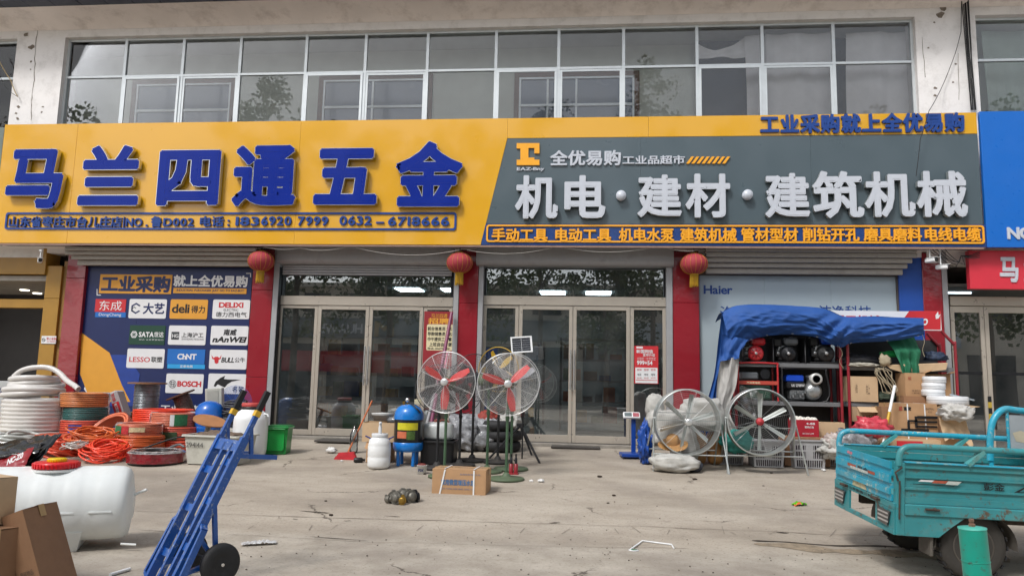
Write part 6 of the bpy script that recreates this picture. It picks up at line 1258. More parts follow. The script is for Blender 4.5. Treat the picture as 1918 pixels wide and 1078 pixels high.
for i, (m_, x0, x1, yb, lab, r_) in enumerate(((mat('plum_wrap', '#7c3556', .35, coat=.3), 801, 846, 830, 'tall plum wrapped pole leaning on the middle red pillar', .032), (mat('pink_wrap', '#b04a6c', .4, coat=.2), 812, 838, 832, 'pink wrapped pole beside the plum one', .022), (mat('grey_pipe', '#8d8d90', .4), 795, 826, 812, 'grey pipe leaning behind the left front fan', .03))):
    a = P(x0, yb, -.9); b = P(x1, (585, 660, 690)[i], -.12); mb = MB(); mb.tube([Vector((0, 0, 0)), b-a], r_, 12); single('leaning_pole', mb, m_, lab, 'pole', 'poles leaning by the middle pillar', loc=a)
# long carton in front
c = G(858, 926); k = mp(c)
cf = carton('long brown carton with blue print and white straps lying on the concrete', (c.x+.01, c.y+.2, gz(c.y)-.005), 103*k, .36, 46*k, CARD, R(-3), prints=[('家用微型增压水泵', .17, .38, .80, .62, BLU_INK, .04), ('JIA YONG WEI XING ZENG YA', .2, .2, .78, .27, BLU_INK, .0), ('家用微型增压水泵', .52, .80, .90, .86, BLU_INK, .0)], strap=((.24, -.06), (.78, .0)))
# small pumps on the concrete
def pump_bits():
    o = G(748, 942); t = thing('pump_parts', 'small cluster of grey metal pump heads with a brass cap', 'pump', o); k = mp(o)
    M1 = mat('cast_zinc', '#6f6c64', .5, .45, var=.3, scale=30, dirt=.5, dcol='#2a2620')
    def body(x, y, r, l, ax, m_, nm='pump_head'):
        mb = MB(); mb.lathe([(0, 0), (r*.8, 0), (r, l*.1), (r, l*.55), (r*.75, l*.6), (r*.75, l*.9), (r*.5, l), (0, l)], (x, y, r), 20, ax); mb.lathe([(r*1.15, l*.52), (r*1.15, l*.6)], (x, y, r), 20, ax); mb.obox((x, y, r*2), (r*.7, r*.7, r*.7), (0, 0, .4), .004); part(nm, mb, m_, t)
    body(-26*k, 0, 6.5*k, 18*k, (1, -.4, .1), M1); body(-14*k, .05, 10*k, 14*k, (.3, -1, .1), M1); body(-2*k, -.02, 10*k, 14*k, (-.4, -1, .15), M1); body(8*k, -.05, 7.5*k, 9*k, (-.1, -1, .05), mat('brass', '#9a7c3a', .35, .8), 'brass_cap')
    body(14*k, .08, 11*k, 16*k, (.8, -.6, .1), M1); body(24*k, .12, 10*k, 10*k, (.9, .3, .1), DARKM); body(2*k, .1, 11*k, 14*k, (.4, -1, .5), M1)
pump_bits()
# hydraulic bottle jacks
for i, (px, lab) in enumerate(((957, 'left small red and black bottle jack behind the green fan base'), (966, 'right small red and black bottle jack behind the green fan base'))):
    c = G(px, 888); k = mp(c); t = thing('bottle_jack', lab, 'jack', c, group='bottle jacks by the fan base'); mb = MB(); mb.box(-5*k, 5*k, -.04, .04, 0, .02, .004); mb.lathe([(4*k, .02), (4*k, 19*k), (2.6*k, 20*k)], (0, 0, 0), 16); part('body', mb, mat('jack_red', '#8e1b26', .4, coat=.3), t)
    mb = MB(); mb.lathe([(2.6*k, 20*k), (2.6*k, 30*k), (1.5*k, 31*k), (1.5*k, 36*k), (2.6*k, 37*k), (0, 38*k)], (0, 0, 0), 14); mb.tube([(-.01, 0, 24*k), (-.03, -.02, 27*k)], .006, 6); part('ram', mb, DARKM, t)
# ============================================================ right bay: scale, barrel fans, crates, rack, tarpaulin
# platform scale
o = G(1188, 858); k = mp(o); SB = mat('scale_blue', '#0d3f94', .4, coat=.3, var=.08); t = thing('platform_scale', 'blue platform scale with a white digital display on its post', 'scale', o, R(6))
mb = MB(); mb.box(-.215, .205, -.12, .22, .025, .085, .012); part('platform', mb, SB, t)
for x in (-.17, .16):
    for y in (-.08, .17): mb = MB(); mb.lathe([(.02, 0), (.02, .03)], (x, y, 0), 10); part('foot', mb, BLACK, t)
pz = P(1189, 783, o.y+.2).z-o.z; mb = MB(); mb.box(-.005, .065, .23, .28, .03, pz, .004); part('post', mb, SB, t)
mb = MB(); M_ = Matrix.Translation((.0, .2, pz+.05)) @ Matrix.Rotation(R(-32), 4, 'X'); mb.box(-.15, .13, -.02, .03, -.055, .055, .01, M_); part('display_box', mb, WPL, t)
mb = MB(); mb.box(-.13, -.01, -.024, -.0205, -.03, .035, 0, M_); part('screen', mb, mat('lcd_grey', '#5f6a6c', .3), t); mb = MB(); mb.box(.01, .11, -.024, -.0205, -.035, .035, 0, M_); part('keypad', mb, mat('keypad_pink', '#a6535c', .5, var=.4, scale=60), t)
# sacks and hat
for i, (px, py, Y, rx, ry, rz_, m_, lab, sq) in enumerate(((1262, 860, -2.3, .36, .25, .13, SACKW, 'crumpled white sack lying on the floor under the left barrel fan', .8), (1250, 800, -1.6, .34, .24, .30, SACKW, 'big white woven sack behind the left barrel fan', .6), (1226, 760, -1.4, .14, .14, .22, SACKW, 'tall necked white sack leaning by the scale post', .8), (1315, 775, -1.5, .34, .25, .26, SACKW, 'white woven sack at the right behind the left barrel fan', .6), (1208, 815, -1.7, .10, .16, .32, mat('blue_plastic_sheet', '#1449a0', .4, coat=.3, var=.3, bump=1, bscale=14), 'crumpled blue plastic sheet behind the scale post', .9), (1283, 838, -1.9, .2, .2, .3, SACKW, 'rumpled white cloth heap behind the straw hat', .9), (1300, 868, -2.3, .12, .1, .09, mat('dark_cloth', '#3b3e48', .8, bump=.8), 'small dark cloth bundle under the left barrel fan', .9))):
    zb = gz(Y) if i in (0, 4, 5, 6) else max(gz(Y), P(px, py, Y).z-rz_); X = P(px, py, Y).x
    single('sack', MB().blob((0, 0, rz_*.95), rx, ry, rz_, .45 if i == 4 else .17, 3.2 if i == 4 else 1.7, i+31, 44, 28, flat=-rz_*.92, sq=sq), m_, lab, 'sack', 'sacks and cloths behind the barrel fans', loc=(X, Y, zb))
c = P(1260, 826, -2.15); t = thing('straw_hat', 'wide straw hat resting on the white sacks', 'hat', (c.x, c.y, c.z-.02), rot=(R(24), R(-6), 0)); STR = mat('straw', '#b98a52', .8, var=.15, scale=30, bump=.6, bscale=70, stretch=(1, 1, 5))
mb = MB(); mb.grid(lambda u, v: (math.cos(6.2832*u)*(.10+.12*v), math.sin(6.2832*u)*(.10+.12*v), .0+.01*math.sin(6.28*u*2)*v-.02*v), 40, 5); part('brim', mb, STR, t); mb = MB(); mb.lathe([(.10, 0), (.098, .05), (.085, .1), (.05, .125), (0, .13)], (0, 0, 0), 30); part('crown', mb, STR, t)
# brown jugs
JB = mat('amber_plastic', '#9a6f3e', .3, coat=.3, var=.08, sss=.1)
for px, lab in ((1310, 'left brown plastic jug under the barrel fans'), (1342, 'right brown plastic jug beside the grey crates')):
    c = G(px, 871); c = Vector((c.x, c.y+.14, gz(c.y+.14))); k = mp(c); t = thing('brown_jug', lab, 'jug', c, group='brown jugs under the barrel fans')
    mb = MB(); hh = 60*k; mb.blob((0, 0, hh*.5), 15*k, .13, hh*.5, .02, 1, 1, 30, 24, sq=.5); part('body', mb, JB, t); mb = MB(); mb.lathe([(.035, hh-.01), (.035, hh+.03), (.0, hh+.035)], (-.04, 0, 0), 16); part('cap', mb, JB, t); mb = MB(); mb.tube([(-.0, 0, hh-.01), (.03, 0, hh+.03), (.1, 0, hh+.02), (.12, 0, hh-.05)], .012, 8); part('handle', mb, JB, t)
# grey basket crates
GCR = mat('grey_crate_plastic', '#a5a5a7', .45, var=.05, dirt=.25)
def basket(lab, px, py, wpx, hpx, dpt=.38):
    c = G(px, py); c = Vector((c.x, c.y+dpt/2, gz(c.y+dpt/2))); k = mp(c); w2 = wpx*k/2; h = hpx*k; t = thing('grey_crate', lab, 'crate', c, R(2), 'grey slotted plastic crates')
    mb = MB(); d2 = dpt/2; tp = .88
    def X(x, z): return x*(tp+(1-tp)*z/h)
    def wallbars(fn, W2, n):
        rows = ((.04, .28), (.34, .58), (.64, .80))
        for z0, z1 in ((0, .04), (.28, .34), (.58, .64), (.80, 1.0)): mb.add([fn(X(-W2, z*h), z*h, o) for z in (z0, z1) for o in (0, 1)]+[fn(X(W2, z*h), z*h, o) for z in (z0, z1) for o in (0, 1)], [(0, 4, 6, 2), (1, 3, 7, 5), (0, 1, 5, 4), (2, 6, 7, 3)], False)
        for z0, z1 in rows:
            for i in range(n+1):
                x = -W2+2*W2*i/n; ww = .006 if 0 < i < n else .03
                if abs(i-n/2) < 1.2 and z0 > .3: ww = .02
                a = max(-W2, x-ww); b = min(W2, x+ww); mb.add([fn(X(q, z*h), z*h, o) for q in (a, b) for z in (z0, z1) for o in (0, 1)], [(0, 4, 6, 2), (1, 3, 7, 5), (0, 2, 3, 1), (4, 5, 7, 6)], False)
    wallbars(lambda x, z, o: (x, -(d2*(tp+(1-tp)*z/h))+o*.006, z), w2, 14); wallbars(lambda x, z, o: (x, (d2*(tp+(1-tp)*z/h))-o*.006, z), w2, 14)
    wallbars(lambda y, z, o: (w2*(tp+(1-tp)*z/h)-o*.006, y, z), d2, 9); wallbars(lambda y, z, o: (-w2*(tp+(1-tp)*z/h)+o*.006, y, z), d2, 9)
    mb.box(-w2*tp, w2*tp, -d2*tp, d2*tp, .004, .01); part('basket', mb, GCR, t)
    mb = MB(); p1 = rbox_pts(-w2-.018, -d2-.018, w2+.018, d2+.018, .04); p2 = rbox_pts(-w2+.004, -d2+.004, w2-.004, d2-.004, .03); n = len(p1)
    for z in (h, h-.025): mb.v += [(x, y, z) for x, y in p1]+[(x, y, z) for x, y in p2]
    for i in range(n):
        j = (i+1) % n
        for f in ((i, j, n+j, n+i), (2*n+i, i, j, 2*n+j)): mb.f.append(list(f)); mb.mi.append(0); mb.sm.append(False)
    part('rim', mb, GCR, t)
    k2 = MB(); k2.blob((0, 0, h*.45), w2*.84, d2*.84, h*.45, .12, 3, px, 26, 14, sq=.5); part('contents', k2, mat('dark_goods', '#4b4247', .7, var=.6, scale=18, bump=.6), t); return t
basket('left grey slotted crate between the barrel fans', 1369, 871, 50, 46); basket('middle grey slotted crate behind the right barrel fan', 1440, 876, 60, 48); basket('right grey slotted crate in front of the red carton', 1517, 878, 62, 52); basket('grey crate partly hidden behind the cargo tricycle', 1570, 874, 50, 48)
c = P(1375, 818, -1.6); single('teal_sack', MB().blob((0, 0, 0), .24, .2, .17, .3, 3, 9, 36, 22), mat('teal_cloth', '#2f8f86', .6, coat=.1, var=.2, bump=.8, bscale=16), 'teal plastic sack bulging out of the left grey crate', 'sack', loc=(c.x, -1.75, c.z-.05))
# red box of white balls
c = S(1505, -1.35); k = mp(c); z = P(1503, 816, -1.35).z; t = thing('red_carton', 'red printed carton full of white round bulbs', 'box', (P(1505, 816, -1.35).x, -1.35, z))
RC = mat('red_carton', '#a3192a', .5, coat=.1); w2 = 23*k; hh = 31*k; mb = MB(); mb.box(-w2, w2, -.15, -.145, 0, hh); mb.box(-w2, w2, .145, .15, 0, hh); mb.box(-w2, -w2+.005, -.144, .144, 0, hh); mb.box(w2-.005, w2, -.144, .144, 0, hh); mb.box(-w2+.006, w2-.006, -.144, .144, 0, .006); part('box_wall', mb, RC, t)
mb = MB(); text('4-88', None, 0, mb, .02, 0, plane=((0, -.152, hh*.72), (w2*.7, 0, 0), (0, 0, hh*.12), (0, -1, 0))); text('照明灯泡', None, 0, mb, .02, 0, plane=((-w2*.1, -.152, hh*.5), (w2*.7, 0, 0), (0, 0, hh*.13), (0, -1, 0))); text('LED BULB LAMP', None, 0, mb, 0, 0, plane=((-w2*.3, -.152, hh*.15), (w2*.9, 0, 0), (0, 0, hh*.08), (0, -1, 0))); part('print', mb, WHITE_PR, t)
random.seed(4)
for i in range(12): mb = MB(); mb.lathe([(.001, -.05)]+[(math.sin(math.pi*j/10)*.05, -math.cos(math.pi*j/10)*.05) for j in range(1, 10)]+[(.001, .05)], (-w2*.78+(i % 6)*w2*.31, -.08+(i//6)*.12, hh-.01+random.uniform(-.01, .015)), 16); part('bulb', mb, mat('bulb_white', '#d9d5cb', .4), t)
tbx = P(1505, 816, -1.35); mb = MB(); mb.box(-.34, .34, -.18, .18, 0, z-gz(-1.35)-.004, .01); single('cardboard_box', mb, CARD3, 'low brown carton carrying the red carton of bulbs', 'box', loc=(tbx.x, -1.35, gz(-1.35)))
c = S(1555, -1.2); carton('flat brown carton right of the red carton of bulbs', (c.x, -1.15, P(1555, 822, -1.15).z), .42, .3, .26, CARD2, 0); mb = MB(); mb.box(-.2, .2, -.14, .14, 0, P(1555, 822, -1.15).z-gz(-1.15)-.004, .01); single('cardboard_box', mb, CARD3, 'plain brown carton under the flat one right of the red carton', 'box', loc=(c.x, -1.15, gz(-1.15)))
# barrel fans on X stands
def barrel_fan(lab, cx, cy, rpx, feet, yaw, back, spin, hub):
    b = G(*feet[0]); Yc = b.y+.12; c = P(cx, cy, Yc); k = mp(c); t = thing('barrel_fan', lab, 'fan', (c.x, Yc, gz(Yc)), yaw, 'galvanised round barrel fans on tube stands'); h = c.z-gz(Yc); r = rpx*k; dp = .13
    mb = MB(); mb.smooth = True
    mb.lathe([(r-.012, -dp), (r+.004, -dp-.004), (r+.008, -dp+.008), (r, -dp+.02), (r, dp-.02), (r+.008, dp-.008), (r+.004, dp+.004), (r-.012, dp), (r-.006, dp-.02), (r-.006, -dp+.02), (r-.012, -dp)], (0, 0, h), 64, (0, 1, 0)); part('drum', mb, GALV, t)
    gm = guard_mesh(r-.004, .05, 16, .0013, 12); gm.v = [(x, (-y+dp-.01) if back >= 0 else (y-dp+.01), z+h) for x, y, z in gm.v]; part('wire_guard', gm, FW_, t)
    mb = MB()
    for kk in range(6):
        a = spin+kk*math.pi/3; ca, sa = math.cos(a), math.sin(a); u0, u1 = .06, r*.86
        q = [Vector((ca*u-sa*w_, y, sa*u+ca*w_+h)) for u, w_, y in ((u0, -.022, -.02), (u0, .022, .02), (u1, .032, .03), (u1, -.032, -.03))]; mb.prism(q, (0, -.004, 0)); q2 = [p+Vector((-sa*.0, -.006, 0)) for p in q]; mb.bar((ca*u0, -.012, sa*u0+h), (ca*u1*.98, -.012, sa*u1*.98+h), .006, .006)
    part('blades', mb, mat('galv_blade', '#c9cfcc', .3, .55, var=.08), t)
    mb = MB(); mb.lathe([(.0, -.05), (.05, -.05), (.055, -.03), (.055, .03), (0, .04)], (0, 0, h), 24, (0, 1, 0)); mb.lathe([(.0, -.062), (.018, -.062), (.022, -.05)], (0, 0, h), 12, (0, 1, 0)); part('hub', mb, hub, t)
    mb = MB()
    for zz in ((.13, .02) if back < 0 else (.0,)): mb.bar((-r+.01, -.11 if back < 0 else .1, h+zz*1.0-(0 if back < 0 else .09)), (r-.01, -.11 if back < 0 else .1, h+zz-(0 if back < 0 else .09)), .02, .012)
    part('cross_bar', mb, GALV, t)
    lg = MB(); lo = Vector(t.location)
    for i, (px, py) in enumerate(feet):
        e = G(px, py)-lo; e = Matrix.Rotation(-yaw, 3, 'Z') @ e; s = -1 if i in (0, 2) else 1; mb = MB(); mb.tube([(s*(r+.012), 0.0, h+.04), e], .0125, 8); part('leg', mb, GALV, t)
    es = [Matrix.Rotation(-yaw, 3, 'Z') @ (G(*f)-lo) for f in feet]; tp = lambda s: Vector((s*(r+.012), 0, h+.04))
    for i, j, f in ((0, 1, .33), (2, 3, .33)): a = es[i].lerp(tp(-1), f); b_ = es[j].lerp(tp(1), f); mb = MB(); mb.tube([a, b_], .010, 8); part('stretcher', mb, GALV, t)
    for s, i in ((-1, 0), (1, 1)): mb = MB(); mb.lathe([(.02, -.01), (.02, .02)], (s*(r+.01), 0, h+.04), 12, (1, 0, 0)); part('pivot', mb, GALV, t)
barrel_fan('left round barrel fan seen from behind with cross bars', 1286, 789, 60, [(1224, 882), (1366, 888), (1206, 866), (1338, 870)], R(4), -1, R(18), GALV)
barrel_fan('right round barrel fan with silver blades and a red hub', 1423, 789, 61, [(1363, 887), (1514, 890), (1350, 868), (1486, 874)], R(-2), 1, R(28), mat('hub_red', '#b3333a', .5))
# steel rack of two bays with bent tube uprights
RT_ = mat('rack_red', '#8c1e2b', .45, coat=.2, var=.1, dirt=.3, dcol='#5b4038', wear=.5, wcol='#4a3026', wscale=26); YR = -.75
rk = thing('red_rack', 'red tube rack with grey shelves holding engines and cartons', 'rack', (P(1580, 830, YR).x, YR, gz(YR)), world=True); g0 = gz(YR)
def shelf_z(py, px=1500): return P(px, py, YR).z
z2, z1 = shelf_z(680), shelf_z(752); za = shelf_z(686, 1690); zb_ = shelf_z(755, 1690)
xL, xM0, xM1, xR = P(1382, 760, YR).x, P(1575, 760, YR).x, P(1588, 760, YR).x, P(1790, 760, YR).x
for x0, x1, zs in ((xL, xM0, (z2, z1)), (xM1, xR, (za, zb_))):
    for z in zs: mb = MB(); mb.box(x0, x1, YR, YR+.5, z-.07, z, .004); part('shelf', mb, mat('rack_shelf_grey', '#6f7072', .5, var=.08, dirt=.2), rk)
zt = shelf_z(640)
for x, topx, lean in ((xL-.03, 0, 0), (xM0+.01, 1, -.12), (xM1+.02, 1, -.12), (xR+.03, 1, -.2)):
    for y in (YR-.02, YR+.5):
        mb = MB(); pts = [Vector((x, y, g0)), Vector((x, y, zt-.12)), Vector((x-.02 if topx else x, y, zt)), Vector((x+lean*.6, y, zt+.12)), Vector((x+lean, y, zt+.22))]; mb.tube(smoothpts(pts, 5), .024, 10); part('upright', mb, RT_, rk)
mb = MB(); mb.box(xL, xM0, YR+.53, YR+.55, g0, zt+.3); mb.box(xM1, xR, YR+.53, YR+.55, g0, zt+.1); part('back_panel', mb, mat('dark_back_panel', '#3a3c3e', .6, var=.15, dirt=.2), rk)
# header banner on the rack
bn = thing('rack_banner', 'red and white printed banner board behind the tarpaulin', 'sign', P(1660, 600, -.62), world=True)
tile((1500, 582, 1762, 617), WHITE_PR, .004, -.62, bn, .015, 'board')
mb = MB(); w_ = [P(x, y, -.637) for x, y in ((1678, 616), (1703, 582), (1762, 582), (1762, 617))]; mb.add([(p.x, -.637, p.z) for p in w_], [(0, 1, 2, 3)]); part('red_field', mb, RED_PR, bn)
pr('通用机械', (1560, 590, 1650, 608), RED_PR, .04, bn, -.638); pr('GO', (1718, 596, 1738, 609), WHITE_PR, .05, bn, -.641, slant=.2); flat = [(1752, 590), (1757, 583), (1758, 590), (1762, 588), (1758, 596), (1753, 597)]
mb = MB(); w_ = [P(x, y, -.641) for x, y in flat]; mb.add([(p.x, -.641, p.z) for p in w_], [tuple(range(6))]); part('emblem', mb, WHITE_PR, bn)
# engines
def engine(lab, px, py, mtank, mshroud, s=1., z=None, Y=-.6, gp='small engines on the rack shelf'):
    c = P(px, py, YR); t = thing('petrol_engine', lab, 'engine', (c.x, Y, z if z is not None else c.z), R(random.uniform(-6, 6)), gp)
    def bp(nm, mb, m_): mb.v = [(x*s, y*s, z_*s) for x, y, z_ in mb.v]; return part(nm, mb, m_, t)
    mb = MB(); mb.box(-.2, .2, -.13, .14, 0, .03, .008); mb.box(-.13, .13, -.1, .12, .03, .22, .03); bp('crankcase', mb, BLACK)
    mb = MB(); mb.lathe([(0, -.165), (.035, -.165), (.04, -.155), (.085, -.15), (.12, -.13), (.13, -.1), (.13, -.06)], (.03, 0, .155), 28, (0, 1, 0)); sh = bp('fan_shroud', mb, mshroud)
    mb = MB()
    for i in range(8): a = i*math.pi/4; mb.tube([(.03+math.cos(a)*.045, -.158, .155+math.sin(a)*.045), (.03+math.cos(a)*.085, -.153, .155+math.sin(a)*.085)], .004, 4)
    bp('starter_grille', mb, DARKM); mb = MB(); mb.lathe([(0, -.172), (.022, -.172), (.024, -.166)], (.03, 0, .155), 16, (0, 1, 0)); bp('starter_badge', mb, mat('badge_grey', '#a9a9a9', .4, .5))
    mb = MB(); mb.box(-.03, .19, -.13, .1, .29, .41, .03); mb.lathe([(.025, .41), (.028, .43), (0, .435)], (.1, 0, 0), 16); bp('fuel_tank', mb, mtank)
    mb = MB(); mb.box(-.19, -.06, -.11, .05, .26, .40, .02); mb.box(-.17, -.07, -.12, .0, .1, .24, .015); bp('air_filter', mb, BLACK)
    mb = MB(); mb.box(-.13, .0, -.06, .06, .22, .29, .01); mb.tube([(-.12, -.13, .2), (-.1, -.13, .26)], .014, 8); mb.lathe([(.0, -.13), (.024, -.13), (.024, -.08)], (-.12, 0, .16), 12, (0, 1, 0)); bp('cylinder_head', mb, mat('engine_alloy', '#8f9294', .35, .7, var=.2, scale=30)); return t
TG = mat('engine_grey', '#5f6468', .4, coat=.2); TB = mat('engine_blue', '#1747b8', .35, coat=.3); TR = mat('engine_red', '#c02a32', .35, coat=.3)
engine('red tanked small engine at the left of the top shelf', 1414, 679, TR, TR, 1.02); engine('grey tanked small engine in the middle of the top shelf', 1475, 680, TG, DARKM, 1.05); engine('blue tanked small engine at the right of the top shelf', 1545, 681, TB, BLACK, 1.12)
for px in (1452, 1512): mb = MB(); c = P(px, 680, YR); mb.box(-.03, -.022, -.2, .2, 0, .42); mb.tube([(-.026, -.2, 0), (-.026, -.2, .42), (-.026, .2, .42)], .012, 6); single('engine_frame', mb, BLACK, 'black tube frame between the %s engines' % ('red and grey' if px < 1500 else 'grey and blue'), 'frame', loc=(c.x, -.55, c.z))
# water pump in cage
c = P(1508, 752, YR); z0 = z1; t = thing('water_pump', 'blue topped petrol water pump in a black tube cage on the lower shelf', 'pump', (c.x, -.55, z0)); k = mp(c); w2, hh = 40*k, 62*k
for s in (-1, 1):
    mb = MB(); mb.tube(smoothpts([Vector((-w2, s*.18, .02)), Vector((-w2, s*.18, hh-.06)), Vector((-w2+.05, s*.18, hh)), Vector((w2-.05, s*.18, hh)), Vector((w2, s*.18, hh-.06)), Vector((w2, s*.18, .02)), Vector((-w2+.02, s*.18, .02))], 4), .015, 8); part('cage_tube', mb, BLACK, t)
mb = MB(); mb.box(-30*k, 2*k, -.12, .12, 37*k, 50*k, .02); part('fuel_tank', mb, TB, t); mb = MB(); mb.box(-30*k, 4*k, -.13, .14, 24*k, 36.5*k, .02); part('air_filter', mb, BLACK, t)
AL2 = mat('pump_alloy', '#a9acac', .35, .7, var=.2, scale=20); mb = MB(); mb.lathe([(0, -.16), (9*k, -.16), (15*k, -.12), (17*k, -.05), (17*k, .1), (0, .12)], (19*k, 0, 20*k), 28, (0, 1, 0)); part('volute', mb, AL2, t)
mb = MB(); mb.lathe([(9*k, 30*k), (9*k, 44*k), (11*k, 45*k), (11*k, 50*k), (7.5*k, 50.5*k), (7*k, 40*k)], (18*k, -.02, 0), 20); part('outlet', mb, AL2, t)
mb = MB(); mb.lathe([(7*k, -.2), (11*k, -.2), (11*k, -.12)], (22*k, 0, 43*k), 24, (0, 1, 0)); mb.lathe([(7*k, -.2), (7*k, -.14), (0, -.14)], (22*k, 0, 43*k), 24, (0, 1, 0)); part('inlet_ring', mb, mat('pale_ring', '#c6c6c2', .4, .3), t)
mb = MB(); mb.box(-24*k, 4*k, -.1, .1, 4*k, 23*k, .02)
for i in range(6): mb.obox((-20*k+i*4.4*k, -.12, (10+4*(i % 3))*k), (3*k, .05, 5*k), (0, 0, .3), .003)
part('engine_block', mb, mat('engine_alloy', '#8f9294', .35, .7, var=.2, scale=30), t); mb = MB(); text('UU 2700W', None, 0, mb, .02, 0, plane=((-22*k, -.134, 28*k), (24*k, 0, 0), (0, 0, 5*k), (0, -1, 0))); part('print', mb, WHITE_PR, t)
# generator with red frame
c = P(1420, 752, YR); t = thing('generator', 'generator in a red tube frame on the left of the lower shelf', 'generator', (c.x, -.6, z1)); k = mp(c); w2, hh = 36*k, 70*k
for s in (-1, 1): mb = MB(); mb.tube(smoothpts([Vector((-w2, s*.17, .0)), Vector((-w2, s*.17, hh-.06)), Vector((-w2+.04, s*.17, hh)), Vector((w2-.04, s*.17, hh)), Vector((w2, s*.17, hh-.06)), Vector((w2, s*.17, 0))], 4), .016, 8); part('frame_tube', mb, mat('frame_red', '#b5262c', .4, coat=.3), t)
mb = MB(); mb.box(-w2, w2, -.19, -.17, 30*k, 37*k, .002); part('panel_bar', mb, mat('panel_red', '#b8483a', .5), t); mb = MB(); text('汽油发电机', None, 0, mb, .02, 0, plane=((-w2*.6, -.193, 31.5*k), (w2*.7, 0, 0), (0, 0, 4*k), (0, -1, 0))); part('print', mb, CREAM_PR, t)
mb = MB(); mb.box(-31*k, 2*k, -.14, .14, 40*k, 53*k, .02); part('fuel_tank', mb, TG, t); mb = MB(); mb.lathe([(9*k, -.15), (9*k, -.1), (0, -.1)], (14*k, 0, 50*k), 20, (0, 1, 0)); mb.lathe([(7.5*k, -.15), (9*k, -.152)], (14*k, 0, 50*k), 20, (0, 1, 0)); part('outlet_ring', mb, DARKM, t)
mb = MB(); mb.box(-28*k, 26*k, -.12, .12, 2*k, 28*k, .03); part('engine_block', mb, mat('dark_green_engine', '#27483a', .5, var=.4, scale=18), t)
single('clear_film', MB().grid(lambda u, v: (-.18+.3*u+.02*math.sin(v*7), -.02*math.sin(u*9)-.02*noise.noise(Vector((u*5, v*5, 0))), .0+.5*v*(1-.2*u)), 20, 16), glass('wrap_sheet', (.8, .8, .8), .12, rough=.3), 'clear plastic film hanging over the red framed generator', 'film', loc=(P(1408, 780, -.85).x, -.85, z1-.25))
# cartons of the right bay
def boxat(lab, x0, x1, yt, yb, Y, m_, d=.32, rz=0, **kw):
    a, b = P(x0, (yt+yb)/2, Y), P(x1, (yt+yb)/2, Y); xm_ = (x0+x1)/2; zt, z0 = P(xm_, yt, Y).z, P(xm_, yb, Y).z; return carton(lab, ((a.x+b.x)/2, Y+d/2, z0), b.x-a.x, d, zt-z0, m_, rz, **kw)
TXT = [('小心轻放', .22, .35, .3, .7, BLK_INK, .0), ('向上', .6, .3, .72, .7, BLK_INK, .0)]
boxat('tied square carton at the left of the right lower shelf', 1591, 1645, 705, 752, -.78, CARD2, .36, R(-3), prints=TXT, tape=False)
boxat('open topped carton with raised flap below the lower right shelf', 1606, 1652, 762, 790, -1.0, CARD2, .3, 0, open_=True, flap=1, prints=[('SHANDONG', .2, .3, .8, .5, BLK_INK, 0)])
boxat('big brown carton with printed brand and a thick line drawing, white straps', 1671, 1757, 756, 822, -1.35, CARD, .5, R(-1), strap=((.35, .0), (.72, .012)), prints=[('威', .16, .80, .24, .93, RED_INK, .05), ('富安', .27, .81, .43, .92, BLK_PR, .05), ('INDUSTRIAL', .72, .84, .92, .9, BLK_INK, .0), ('KG', .8, .76, .88, .81, BLK_INK, .0)])
bb_ = P(1715, 790, -1.36); k = mp(bb_); mb = MB()
for x0, x1, y0, y1 in ((1718, 1756, 779, 783), (1718, 1756, 788, 791), (1718, 1756, 797, 800), (1714, 1718, 779, 800), (1700, 1718, 786, 789), (1700, 1704, 789, 803), (1688, 1740, 803, 806)):
    a, b = P(x0, y1, -1.378), P(x1, y0, -1.378); mb.quad((a.x, -1.378, a.z), (b.x, -1.378, a.z), (b.x, -1.378, b.z), (a.x, -1.378, b.z))
o_ = [o for o in bpy.data.objects if o.get('label', '').startswith('big brown carton')][0]; inv = (Matrix.Translation(o_.location) @ Matrix.Rotation(o_.rotation_euler.z, 4, 'Z')).inverted(); mb.v = [tuple(inv @ Vector(v)) for v in mb.v]; link('line_drawing', mb.mesh('line_drawing', BLK_PR), o_)
boxat('brown carton hidden behind the big printed one', 1652, 1672, 762, 815, -1.25, CARD3, .4)
boxat('wide low carton with a red band under the big printed carton', 1668, 1775, 823, 850, -1.45, CARD2, .5, 0, prints=[('■■■■■■■', .05, .35, .6, .7, RED_PR, .2)] if False else [])
a, b = P(1680, 840, -1.462), P(1728, 826, -1.462); mb = MB(); mb.box(a.x, b.x, -1.468, -1.4635, a.z, b.z); single('red_label_sheet', mb, RED_PR, 'red printed label sheet on the low carton behind the tricycle', 'label')
boxat('torn open carton leaning at the right of the lower shelf', 1693, 1733, 698, 742, -.9, CARD, .3, R(6), open_=True, flap=8, prints=[('DE 8MM X 2', .3, .22, .8, .28, BLK_INK, .0), ('L 30M NO.1', .3, .12, .7, .18, BLK_INK, 0), ('威', .12, .7, .3, .85, RED_INK, 0)])
boxat('brown carton behind the white reels', 1735, 1782, 700, 752, -.6, CARD, .25, R(-8), open_=True, flap=8); boxat('small flattened carton under the torn open one', 1693, 1745, 742, 760, -.95, CARD3, .3)
boxat('bulging brown carton at the right end of the pile', 1765, 1812, 815, 862, -1.5, CARD, .4, R(3)); boxat('brown carton behind the bulging one at the pile end', 1757, 1800, 778, 815, -1.3, CARD3, .4, R(-5))
boxat('small carton beside the mop pole', 1628, 1660, 838, 862, -1.6, CARD, .3, R(-10), open_=True, flap=1)
c = P(1650, 840, -1.5); single('cardboard_heap', MB().blob((0, 0, 0), 1.0, .3, .3, .25, 2.5, 17, 40, 20, sq=.7), mat('flattened_card', '#85684e', .85, var=.4, scale=6, bump=.8), 'heap of flattened brown cardboard behind the tricycle', 'cardboard', loc=(c.x+.1, -1.1, gz(-1.1)+.15))
